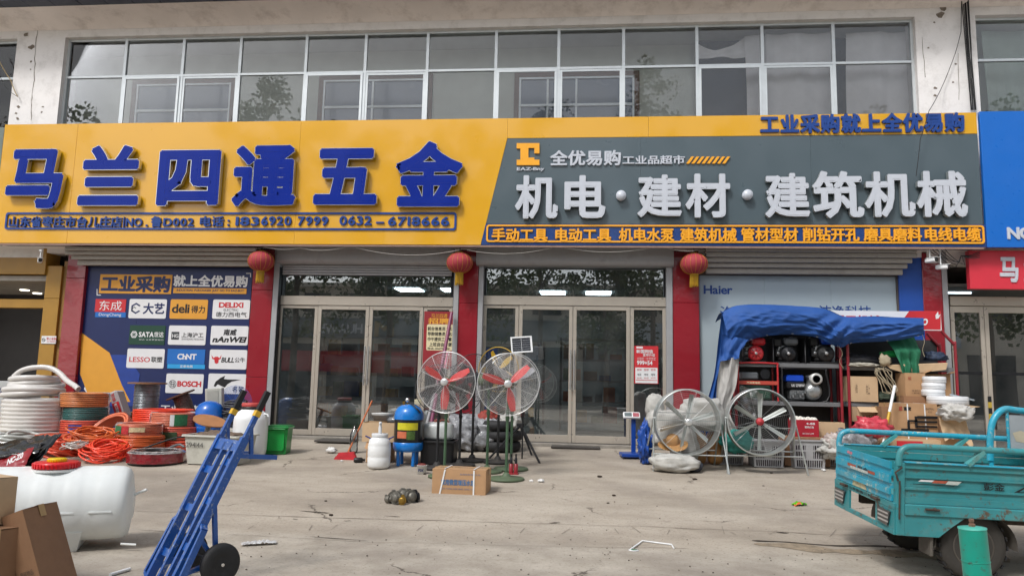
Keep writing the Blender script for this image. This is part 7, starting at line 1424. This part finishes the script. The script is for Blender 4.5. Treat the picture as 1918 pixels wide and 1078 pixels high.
# flat cardboard sheets
for (pts, Y, m_, lab) in (([(1765, 752), (1837, 761), (1800, 766), (1755, 764)], -1.3, CARD2, 'cardboard sheet under the flat white reel'), ([(1660, 684), (1775, 680), (1772, 692), (1700, 700), (1668, 690)], -.82, CARD2, 'torn cardboard strip on the front edge of the upper right shelf')):
    mb = MB(); w_ = [P(x, y, Y) for x, y in pts]; c = w_[0].copy(); mb.prism([p-c for p in w_], (0, .35 if Y < -1 else .01, .01)); single('cardboard_sheet', mb, m_, lab, 'cardboard', loc=c)
t = single('kraft_paper', MB().grid(lambda u, v: (-.22+.4*u+.05*v, -.08*v-.04*noise.noise(Vector((u*4, v*4, 3))), -.0-.36*v+.05*math.sin(u*5)+.06*noise.noise(Vector((u*5, v*3, 1)))), 20, 14), CARD2, 'crumpled kraft paper sheet hanging over the pile end', 'paper', loc=P(1785, 780, -1.6))
# white reels
WR = mat('white_reel', '#d9dbdd', .35, coat=.2, var=.03)
def reel(lab, px, py, Y, r, h, hole=.06, rot=None):
    c = P(px, py, Y); t = thing('white_reel', lab, 'reel', c, group='white tape reels', rot=rot or (0, 0, 0)); mb = MB(); mb.lathe([(hole, 0), (r-.01, 0), (r, .01), (r, h-.012), (r-.015, h), (hole, h+.002), (hole, 0)], (0, 0, 0), 40); part('wound_tape', mb, WR, t); mb = MB(); mb.lathe([(hole-.005, h*.5), (0, h*.5)], (0, 0, 0), 20); part('core_hole', mb, BLACK, t)
    mb = MB(); mb.ring((0, 0, h*.5), r+.001, .003, (0, 0, 1), 40, 4); part('seam_ring', mb, mat('grey_seam', '#9aa0a3', .5), t)
reel('wide flat white reel on the cardboard sheet', 1775, 757, -1.15, .29, .13, .05)
for i, lab in enumerate(('lowest white reel in the torn carton', 'middle white reel in the torn carton', 'top white reel in the torn carton')): reel(lab, 1748+i, 741-i*12, -.95, .17, .105)
mb = MB(); mb.bar(P(1780, 738, -1.0)-P(1780, 738, -1), P(1825, 749, -1.2)-P(1780, 738, -1), .09, .02); single('grey_slab', mb, mat('pale_blue_grey', '#8d979f', .5), 'pale grey plastic slab sticking out behind the flat white reel', 'slab', loc=P(1780, 738, -1.0))
# mop pole
a, b = P(1647, 862, -1.9), P(1676, 722, -1.5); mb = MB(); d = b-a; mb.tube([Vector((0, 0, 0)), d*.42], .014, 10); mb.slot(1).tube([d*.42, d*.64], .021, 10); mb.slot(0).tube([d*.64, d], .022, 10); single('mop_pole', mb, [WPL, mat('yellow_sleeve', '#cba11e', .4)], 'white pole with a yellow sleeve leaning in front of the cartons', 'pole', loc=a)
# rope, green cloth, paper on the upper shelf
t = thing('rope_hank', 'hank of pale rope hanging from the upper right shelf', 'rope', P(1657, 680, -.82)); o = Vector(t.location); mb = MB(); random.seed(8)
pts = []
for i in range(60): a = i*.62; pts.append(Vector((.14*math.sin(a*.93)+.03*math.sin(a*3.1), -.02+.03*math.sin(a*1.3), -.28+.2*math.cos(a)-.02*math.sin(a*2.2))))
mb.tube([Vector((0, 0, .02)), Vector((-.03, 0, -.1))]+pts, .007, 5); part('strand', mb, mat('jute', '#a89c84', .8), t); mb = MB(); mb.blob((0, 0, .05), .09, .06, .09, .4, 3, 2, 16, 10); part('knot', mb, mat('jute', '#a89c84', .8), t)
GC = mat('green_cloth', '#1f6a4b', .8, var=.2, scale=4, bump=.4)
c = P(1697, 645, -.85); mb = MB(); mb.grid(lambda u, v: ((u-.5)*(.50-.26*v)+.06*v, .28*(1-min(1, v*3))-.03*math.sin(u*16+v)*min(1, v*2)-.05*noise.noise(Vector((u*5, v*4, 1))), .16*min(v*3, 1)*0+(.12*math.sin(math.pi*u)+.05 if v < .33 else 0)*(1-v*3 if v < .33 else 0)+.10-.62*v-.07*math.sin(u*3.1)*(-v)), 34, 24); single('green_cloth', mb, GC, 'dark green cloth draped over the upper right shelf', 'cloth', loc=c)
for px, py, s, m_, lab, nm in ((1608, 681, (.32, .1, .10), mat('dark_bundle', '#2a2a2e', .5, bump=.8), 'dark plastic bundle on the upper right shelf', 'bundle'), (1610, 686, (.26, .1, .04), mat('white_rag', '#bdb8ab', .8, bump=.8), 'crumpled white rags on the upper right shelf edge', 'rag'), (1668, 668, (.16, .1, .07), mat('vivid_green_cloth', '#0e9a4a', .6, bump=.6), 'bright green cloth scrap beside the dark green cloth', 'cloth'), (1752, 675, (.18, .1, .10), mat('navy_scraps', '#2c3a52', .6, var=.5, scale=20, bump=.8), 'dark blue and grey scraps at the right end of the upper shelf', 'scraps'), (1655, 748, (.2, .1, .08), mat('dull_green_scraps', '#4b5a4c', .7, var=.4, scale=14, bump=1), 'dull green scraps on the lower right shelf', 'scraps')):
    c = P(px, py, -.62); single(nm, MB().blob((0, 0, s[2]*.5), *s, .4, 3.5, px, 30, 16, flat=-s[2]*.5), m_, lab, nm, loc=(c.x, -.62 if px != 1610 else -.76, c.z))
for px, py, s, m_, lab in ((1632, 800, (.24, .16, .15), mat('pink_red_bag', '#c23a4a', .5, coat=.2, var=.15, bump=.8, bscale=12), 'pinkish red plastic bag on the pile by the mop pole'), (1600, 826, (.28, .16, .16), mat('black_white_bag', '#7d7d80', .4, coat=.3, var=.8, scale=9, bump=1, bscale=14), 'black and white plastic bag behind the tricycle rail'), (1568, 840, (.26, .16, .14), SACKW, 'white sack beside the rightmost grey crate'), (1560, 828, (.14, .12, .13), mat('cloudy_bag', '#b5a8a2', .3, coat=.5, bump=.8), 'cloudy clear plastic bag on the crates'), (1790, 772, (.22, .16, .12), mat('crumpled_white', '#bfbdb8', .6, bump=.8), 'crumpled white and kraft packing on the pile end')):
    c = P(px, py, -1.7); single('plastic_bag', MB().blob((0, 0, 0), *s, .4, 3, px, 36, 20, sq=.8), m_, lab, 'bag', 'plastic bags on the pile at the right', loc=c)
# tarpaulin
TBL = mat('tarp_blue', '#1b4c92', .72, var=.12, scale=2.5, bump=.35, bscale=18, dirt=.25, dcol='#44608c'); TWH = mat('tarp_grey_side', '#aaa8a4', .7, var=.06, scale=3, bump=.25, bscale=14, dirt=.15)
tp = thing('tarpaulin', 'blue tarpaulin draped over the racks with its grey side turned out at the left', 'tarpaulin', P(1500, 600, -.9), world=True)
top = [(1352, 585), (1380, 572), (1430, 570), (1480, 572), (1540, 577), (1580, 592), (1625, 592), (1680, 594), (1730, 595)]
hem = [(1372, 660), (1400, 640), (1430, 630), (1480, 626), (1530, 632), (1572, 650), (1600, 642), (1680, 637), (1731, 626)]
def interp(L, u):
    f = u*(len(L)-1); i = min(int(f), len(L)-2); f -= i; p0, p1, p2, p3 = [L[max(0, min(len(L)-1, j))] for j in (i-1, i, i+1, i+2)]
    return [.5*((2*p1[c])+(p2[c]-p0[c])*f+(2*p0[c]-5*p1[c]+4*p2[c]-p3[c])*f*f+(3*p1[c]-p0[c]-3*p2[c]+p3[c])*f**3) for c in (0, 1)]
def tarp(u, v):
    a, b = interp(top, u), interp(hem, u); px = a[0]+(b[0]-a[0])*v; py = a[1]+(b[1]-a[1])*v
    gx = (u-.58)/.07; gather = math.exp(-gx*gx)
    cz = noise.noise(Vector((u*6+v*1.3, v*1.6, 2))); cr = 1-abs(noise.noise(Vector((u*9+v*3.2, v*3-u*4, 7))))*2.2; c2_ = 1-abs(noise.noise(Vector((u*17-v*5, v*7, 3))))*2.4
    fold = .05*cz+.035*max(-.3, cr)*(.4+v)+.014*max(-.3, c2_)+.03*(1-abs(math.sin(v*5.2-u*6+1)))
    fold += gather*.05*math.sin(v*10+gx*5)
    return P(px, py, -.80-.20*math.sin(math.pi*min(v*.9+.1, 1))**.7-fold*min(1, v*4+.15))
mb = MB(); mb.grid(tarp, 170, 44); part('drape', mb, TBL, tp)
def tarpback(u, v): a = interp(top, u); q = P(a[0], a[1], -.80-.20*math.sin(math.pi*.1)**.7); return Vector((q.x, q.y+.62*v, q.z+.02*math.sin(v*3)-.12*v*v+.02*noise.noise(Vector((u*8, v*3, 5)))))
mb = MB(); mb.grid(tarpback, 60, 6); part('top_sheet', mb, TBL, tp)
Ls = [(1352, 585), (1345, 640), (1338, 700), (1322, 760), (1310, 810)]; Rs = [(1384, 580), (1402, 634), (1380, 664), (1378, 740), (1376, 820)]
def side(L0, R0_, y0):
    def f(u, v):
        a, b = interp(L0, v), interp(R0_, v); px, py = a[0]+(b[0]-a[0])*u, a[1]+(b[1]-a[1])*u
        return P(px, py, y0-.05*(1-abs(math.sin(u*5+v*1.5)))-.04*noise.noise(Vector((u*4, v*4, 8)))-.03*(1-2*abs(noise.noise(Vector((u*5-v*4, v*5, 4)))))-.06*v)
    return f
mb = MB(); mb.grid(side(Ls, [(1390, 582), (1398, 640), (1352, 700), (1347, 760), (1340, 822)], -.86), 26, 40); part('side_fall', mb, TBL, tp)
mb = MB(); mb.grid(side([(1350, 672), (1343, 720), (1342, 770), (1352, 822)], [(1385, 668), (1379, 720), (1366, 770), (1398, 832)], -.98), 26, 36); part('grey_fall', mb, TWH, tp)
mb = MB(); mb.grid(side([(1352, 625), (1350, 655), (1348, 676)], [(1402, 636), (1388, 652), (1384, 671)], -.97), 20, 10); part('blue_flap', mb, TBL, tp)

for i in range(9):
    p = Vector(tarp(.04+i*.115, .965)); mb = MB(); mb.ring(p+Vector((0, -.006, 0)), .012, .0035, (0, 1, 0), 14, 5); part('eyelet', mb, CHROME, tp)
for u0, dx in ((.62, .05), (.985, .02)):
    p = Vector(tarp(u0, .965)); mb = MB(); mb.tube(smoothpts([p, p+Vector((dx, -.02, -.12)), p+Vector((dx*.3, .03, -.25)), p+Vector((dx*1.4, .02, -.36))], 5), .005, 5); part('tie_cord', mb, MATS['jute'], tp)
# ============================================================ cargo tricycle and the post at the right edge
def trike():
    o = D(1678, 1001, 5.9); th = YAW-R(1.5)
    # local frame: x forward (to the right), y away from the viewer, z up; the concrete falls towards the road
    M = Matrix.Translation(o) @ Matrix.Rotation(th, 4, 'Z') @ Matrix.Rotation(R(1.6), 4, 'Y') @ Matrix.Rotation(R(2.5), 4, 'X') @ Matrix.Scale(1.075, 4)
    t = thing('cargo_tricycle', 'turquoise three wheeled cargo tricycle with a railed open bed', 'tricycle', o); t.matrix_world = M
    T = mat('turquoise_paint', '#35898f', .45, coat=.15, var=.12, scale=4, dirt=.5, dcol='#6f8a82', bump=.08, bscale=30, wear=.75, wcol='#5e4a3a', wscale=18); T2 = mat('faded_turquoise', '#4a9a9c', .5, var=.12, scale=4, dirt=.5, dcol='#8a8a76', wear=.8, wcol='#6a5240', wscale=15); T3 = mat('bright_turquoise', '#2a9fba', .4, coat=.2, var=.1, scale=5, dirt=.4, dcol='#7f8f8a', wear=.7, wcol='#b9bfae', wscale=16)
    RU = mat('rusty_steel', '#4a3e36', .75, .2, var=.4, scale=20)
    W_, L_ = 1.08, 1.75; zb, zp = .0, .53        # zb bottom of the tailgate frame, zp panel top
    def pt(nm, mb, m_, par=None, lab=None): return part(nm, mb, m_, par or t, lab)
    z0 = .235                                     # bottom of the drop sides
    # side panels, pressed with long ribs (real steps)
    def panel(y, sgn, nm):
        mb = MB(); rows = [(z0, z0+.045, 0), (z0+.045, z0+.10, .014), (z0+.10, z0+.115, 0), (z0+.115, z0+.185, .014), (z0+.185, z0+.20, 0), (z0+.20, z0+.255, .014), (z0+.255, zp, 0)]
        for a, b, d in rows: mb.box(.06, L_-.02, y-(.0 if sgn > 0 else 0)+(-d if sgn < 0 else d)*0+(d if sgn < 0 else -d), y+.014*(1 if sgn < 0 else -1)+(d if sgn < 0 else -d), a+.0008, b-.0008)
        return pt(nm, mb, T)
    s1 = panel(0, -1, 'side_panel'); s2 = panel(W_, 1, 'side_panel')
    mb = MB(); mb.box(0, .06, -.012, .045, -.0, zp+.0, .004); pt('corner_post', mb, T); mb = MB(); mb.box(0, .05, W_-.045, W_+.012, 0, zp, .004); pt('corner_post', mb, T3)
    mb = MB(); mb.box(.06, L_, -.022, .03, z0-.085, z0-.004, .006); pt('sill_beam', mb, T); mb = MB(); mb.box(.06, L_, W_-.03, W_+.02, z0-.085, z0-.004, .006); pt('sill_beam', mb, T)
    mb = MB(); mb.box(.06, L_, .03, W_-.03, z0-.03, z0-.005); pt('bed_floor', mb, T2); mb = MB(); mb.box(L_-.02, L_+.01, .0, W_, z0, zp+.05, .004); pt('front_panel', mb, T2)
    mb = MB(); mb.box(.06, L_, -.016, .02, zp, zp+.012, .003); pt('top_lip', mb, T3); mb = MB(); mb.box(.05, L_, W_-.02, W_+.014, zp, zp+.012, .003); pt('top_lip', mb, T3)
    mb = MB(); mb.prism([(.06, -.008, z0-.087), (.50, -.008, z0-.087), (.40, -.008, z0-.16), (.31, -.008, .0), (.06, -.008, .0)], (0, .012, 0)); pt('corner_skirt', mb, T)
    # rails over the sides
    for y, m_ in ((.0, T), (W_, T)):
        H = zp+.125; mb = MB(); pts = [Vector((.02, y, zp-.02)), Vector((.02, y, H-.10)), Vector((.035, y, H-.04)), Vector((.08, y, H-.008)), Vector((.15, y, H)), Vector((.9, y, H)), Vector((L_-.22, y, H)), Vector((L_-.10, y, H-.04)), Vector((L_-.03, y, H-.12)), Vector((L_-.01, y, zp))]
        mb.tube(smoothpts(pts[:5], 4)+[pts[5]]+smoothpts(pts[6:], 4), .024, 10); pt('rail', mb, T3 if y else T)
        for x in (.52, 1.08) if y == 0 else (.40, 1.02): mb = MB(); mb.bar((x, y, zp+.006), (x+.12, y, H-.012), .03, .045, (0, 1, 0)); pt('rail_strut', mb, T2)
    # tailgate with three raised ribs
    tg = MB(); rows = [(.235, .285, 0), (.285, .33, .016), (.33, .37, 0), (.37, .43, .016), (.43, .475, 0), (.475, zp, .012)]
    for a, b, d in rows: tg.box(-.012-d, .004-d, .05, W_-.05, a+.0008, b-.0008)
    tgo = pt('tailgate', tg, T3)
    mb = MB(); mb.box(-.016, .004, .0, W_, .185, .23, .003); mb.box(-.016, .004, .0, W_, .0, .035, .003)
    for a, b in ((.0, .30), (.40, .0), (W_-.30, W_)):
        if b > a: mb.box(-.014, .004, a, b, .036, .184)
    pt('rear_frame', mb, T)
    for y in (.14, W_-.14):
        mb = MB(); mb.prism([(-.018, y-.10, .16), (-.018, y+.10, .165), (-.018, y+.09, .06), (-.018, y-.06, .05)], (-.012, 0, 0)); lt = pt('tail_light', mb, mat('lamp_grey', '#3c3b3c', .3, coat=.5, var=.3, scale=20))
        mb = MB()
        for i in range(3): mb.box(-.034, -.031, y-.08, y+.08, .075+i*.03, .087+i*.03)
        part('lamp_strip', mb, mat('lamp_white', '#a9a6a2', .3, coat=.4), lt)
    for y in (.26, W_-.24): mb = MB(); mb.box(-.05, -.018, y-.05, y+.05, .205, .225, .004); mb.tube([(-.04, y-.05, .215), (-.04, y+.05, .215)], .012, 8); pt('hinge', mb, RU)
    # prints
    def pr3(s, o_, r_, u_, n_, m_, b_=.02): mb = MB(); text(s, None, 0, mb, b_, 0, plane=(o_, r_, u_, n_)); pt('print', mb, m_)
    pr3('彭金', (.64, -.0035, z0+.125), (.155, 0, 0), (0, 0, .055), (0, -1, 0), BLK_PR, .02)
    for pts, m_ in (([(.12, z0+.142), (.42, z0+.142), (.50, z0+.18), (.49, z0+.18), (.415, z0+.147), (.12, z0+.147)], BLK_PR), ([(.16, z0+.165), (.26, z0+.165), (.28, z0+.178), (.18, z0+.178)], WHITE_PR), ([(.26, z0+.158), (.36, z0+.158), (.38, z0+.178), (.28, z0+.178)], mat('faded_red', '#a5523c', .6, var=.3, scale=20)), ([(.36, z0+.152), (.45, z0+.152), (.48, z0+.178), (.38, z0+.178)], mat('faded_white', '#b9c2bd', .6, var=.2, scale=30)),
                    ([(.86, z0+.12), (1.3, z0+.12), (1.3, z0+.126), (.90, z0+.126), (.965, z0+.168), (1.3, z0+.168), (1.3, z0+.173), (.955, z0+.173)], BLK_PR), ([(.94, z0+.135), (1.2, z0+.135), (1.2, z0+.16), (.97, z0+.16)], mat('faded_white', '#b9c2bd', .6, var=.2, scale=30))):
        mb = MB(); d_ = -.0035 if m_ is not BLK_PR else -.003; mb.add([(x, d_, z) for x, z in pts], [tuple(range(len(pts)))]); pt('decal', mb, m_)
    pr3('彭金', (-.0165-.0135, W_*.55, .385), (0, -.2, 0), (0, 0, .035), (-1, 0, 0), BLK_PR, .02)
    pr3('山东彭金三轮', (-.0185, W_*.72, .20-.0), (0, -.42, 0), (0, 0, .024), (-1, 0, 0), BLK_PR, .02)
    for y0, y1, z_, m_ in ((.62, .78, .392, mat('faded_red', '#a5523c', .6)), (.28, .40, .388, mat('faded_red', '#a5523c', .6)), (.40, .72, .376, mat('faded_white', '#b9c2bd', .6)), (.70, .80, .49, mat('pink_sticker', '#c77f8e', .5, var=.4, scale=60))): mb = MB(); xx = -.0305-(.0005 if z_ == .376 else 0) if z_ < .45 else -.0265; mb.quad((xx, y0, z_), (xx, y1, z_), (xx, y1, z_+.022), (xx, y0, z_+.022)); pt('decal', mb, m_)
    mb = MB(); mb.add([(-.0135, y, z) for y, z in ((.45, .24), (.72, .24), (.70, .30), (.62, .325), (.5, .30))], [tuple(range(5))]); pt('worn_patch', mb, mat('bare_cream', '#b7b08e', .7, var=.3, scale=30))
    # latches
    mb = MB(); mb.tube([(.01, -.03, .12), (.01, -.035, .40)], .006, 6); mb.tube([(.0, -.03, .40), (-.02, -.03, .46), (.03, -.03, .50)], .007, 6); pt('latch_rod', mb, RU); mb = MB(); mb.tube([(.02, W_+.03, .16), (.02, W_+.03, .5)], .007, 6); pt('latch_rod', mb, RU)
    mb = MB(); mb.lathe([(.0, -.04), (.012, -.04), (.014, -.024)], (.27, 0, z0-.03), 10, (0, 1, 0)); mb.tube([(.2, -.035, z0-.03), (.3, -.035, z0-.032)], .009, 6); pt('side_latch', mb, RU)
    # under the bed: axle, wheels, mudguards
    ztop = -.46+.255   # wheel centre
    wx = .60; wr = .25; wz = -.068
    mb = MB(); mb.tube([(wx, .0, wz), (wx, W_, wz)], .035, 10); mb.box(.1, L_, .22, .28, z0-.16, z0-.03); mb.box(.1, L_, W_-.28, W_-.22, z0-.16, z0-.03); pt('chassis', mb, RU)
    for y in (.10, W_-.10):
        mb = MB(); mb.lathe([(.15, -.045), (.19, -.055), (.232, -.05), (.247, -.03), (.252, 0), (.247, .03), (.232, .05), (.19, .055), (.15, .045)], (wx, y, wz), 44, (0, 1, 0)); w_ = pt('wheel', mb, mat('dusty_tyre', '#3a3733', .85, var=.15, scale=6, bump=.4, bscale=30))
        mb = MB(); mb.lathe([(0, -.05), (.035, -.05), (.04, -.03), (.06, -.02), (.12, -.03), (.148, -.05), (.153, -.045), (.153, .045), (.06, .02), (0, .03)], (wx, y, wz), 36, (0, 1, 0)); part('rim', mb, mat('dusty_rim', '#5d5751', .6, .4, var=.2), w_)
        mb = MB(); 
        for k_ in range(22): a = k_*2*math.pi/22; mb.obox((wx+math.cos(a)*.250, y, wz+math.sin(a)*.250), (.012, .09, .03), (0, -a, 0))
        part('tread', mb, RUBBER, w_)['kind'] = 'stuff'
        mb = MB(); mb.grid(lambda u, v: (wx+math.cos(math.pi*(1.02-1.04*u))*.30, y-.085+.17*v, wz+.005+math.sin(math.pi*(1.02-1.04*u))*.265), 20, 2); pt('mudguard', mb, mat('dusty_mudguard', '#57524c', .7, .1, var=.2, scale=6))
        mb = MB(); mb.box(wx-.34, wx-.315, y-.09, y+.09, wz-.08, z0-.09, .01); pt('mud_flap', mb, mat('dusty_mudguard', '#57524c', .7)) if y < .5 else None
    # cab side hoop, seat back panel
    for y in (0.02, W_-.02): mb = MB(); mb.tube(smoothpts([Vector((L_+.04, y, z0)), Vector((L_+.04, y, .75)), Vector((L_+.10, y, .94)), Vector((L_+.20, y, 1.02)), Vector((L_+.36, y, 1.05)), Vector((L_+1.2, y, 1.08))], 5), .026, 10); pt('cab_hoop', mb, T3) if y > .5 else None
    hoop = [Vector((1.03, W_+.0, zp)), Vector((1.03, W_, .82)), Vector((1.08, W_, .96)), Vector((1.18, W_, 1.01)), Vector((1.9, W_, 1.03))]
    mb = MB(); mb.box(L_+.02, L_+.06, .02, W_-.02, .30, .62, .004); pt('bulkhead', mb, T3)
    mb = MB(); mb.box(L_+.1, L_+1.1, .1, W_-.1, .0, .3, .03); pt('cab_floor', mb, T)
    mb = MB(); mb.box(L_+.15, L_+.55, .2, W_-.2, .3, .48, .04); pt('seat', mb, BLACK)
    fx = L_+1.25; mb = MB(); mb.tube([(fx-.1, W_/2, .7), (fx, W_/2, wz)], .03, 8); pt('fork', mb, RU); mb = MB(); mb.lathe([(.16, -.045), (.245, -.05), (.267, 0), (.245, .05), (.16, .045), (.05, .03), (0, .03)], (fx, W_/2, wz), 36, (0, 1, 0)); pt('wheel', mb, RUBBER)
    mb = MB(); mb.tube([(fx-.12, W_/2-.35, .78), (fx-.1, W_/2, .74), (fx-.12, W_/2+.35, .78)], .018, 8); pt('handlebar', mb, BLACK)
    return t, o
tr, tro = trike()
# the cab frame seen beyond the rail: hoop with a taped pane
c0 = D(1857, 880, 6.75); t = thing('wind_screen_frame', 'turquoise tube screen frame with a taped clear pane behind the bed', 'screen', c0, YAW+R(3)); k = mp(c0); T3 = MATS['bright_turquoise']
q = lambda px, py: (px-1857)*k
def z_(py): return (880-py)*k
pts = [Vector(((px-1857)*k, 0, (880-py)*k+(px-1857)*k*.0)) for px, py in ((1856, 862), (1859, 815), (1868, 785), (1888, 767), (1915, 768), (1990, 775))]
mb = MB(); mb.tube(smoothpts(pts, 5), .030, 10); part('hoop', mb, T3, t); mb = MB(); mb.tube([((1894-1857)*k, 0, (772-880)*-k), ((1894-1857)*k, 0, (842-880)*-k)], .014, 8); part('inner_post', mb, T3, t)
mb = MB(); mb.box((1896-1857)*k, (1990-1857)*k, -.004, .004, (880-850)*k, (880-777)*k); part('pane', mb, mat('cloudy_sheet', '#a3a7ab', .35, coat=.3, var=.12, scale=5), t)
mb = MB(); mb.add([((px-1857)*k, -.006, (880-py)*k) for px, py in ((1902, 810), (1918, 806), (1940, 812), (1935, 830), (1908, 826))], [(0, 1, 2, 3, 4)]); part('tape', mb, mat('beige_tape', '#c2b49c', .6), t)
mb = MB(); mb.tube([((1858-1857)*k, 0, (880-855)*k), ((1858-1857)*k, 0, -.9)], .02, 8); part('support_post', mb, T3, t)
# teal post
c = D(1843, 1110, 3.9); c.z = gz(c.y); k = mp(c); TE = mat('teal_post_paint', '#0f9a86', .4, coat=.25, var=.05, dirt=.15, wear=.3, wcol='#4a5a50')
t = thing('teal_post', 'round teal steel post with a rusty bolt on its cap at the lower right', 'post', c, rot=(0, R(-3), 0)); zt = (D(1838, 992, 3.9).z-c.z); r = 24*k
mb = MB(); mb.lathe([(r, 0), (r, zt-.0)], (0, 0, 0), 36); part('tube', mb, TE, t); mb = MB(); mb.lathe([(r+.002, zt), (r+.002, zt+.006), (r*.3, zt+.012), (0, zt+.012)], (0, 0, 0), 36); part('cap', mb, mat('pale_teal_cap', '#4fb5a4', .45, dirt=.2), t)
mb = MB(); mb.ring((0, 0, zt-.165), r+.0005, .002, (0, 0, 1), 36, 5); part('weld_seam', mb, TE, t)
mb = MB(); mb.lathe([(.018, zt+.012), (.018, zt+.024), (.011, zt+.026), (.011, zt+.034), (.014, zt+.036), (.014, zt+.05), (0, zt+.052)], (0, 0, 0), 6, sm=False); part('bolt', mb, mat('rusty_bolt', '#8b6a5a', .6, .4, var=.3, scale=60), t)
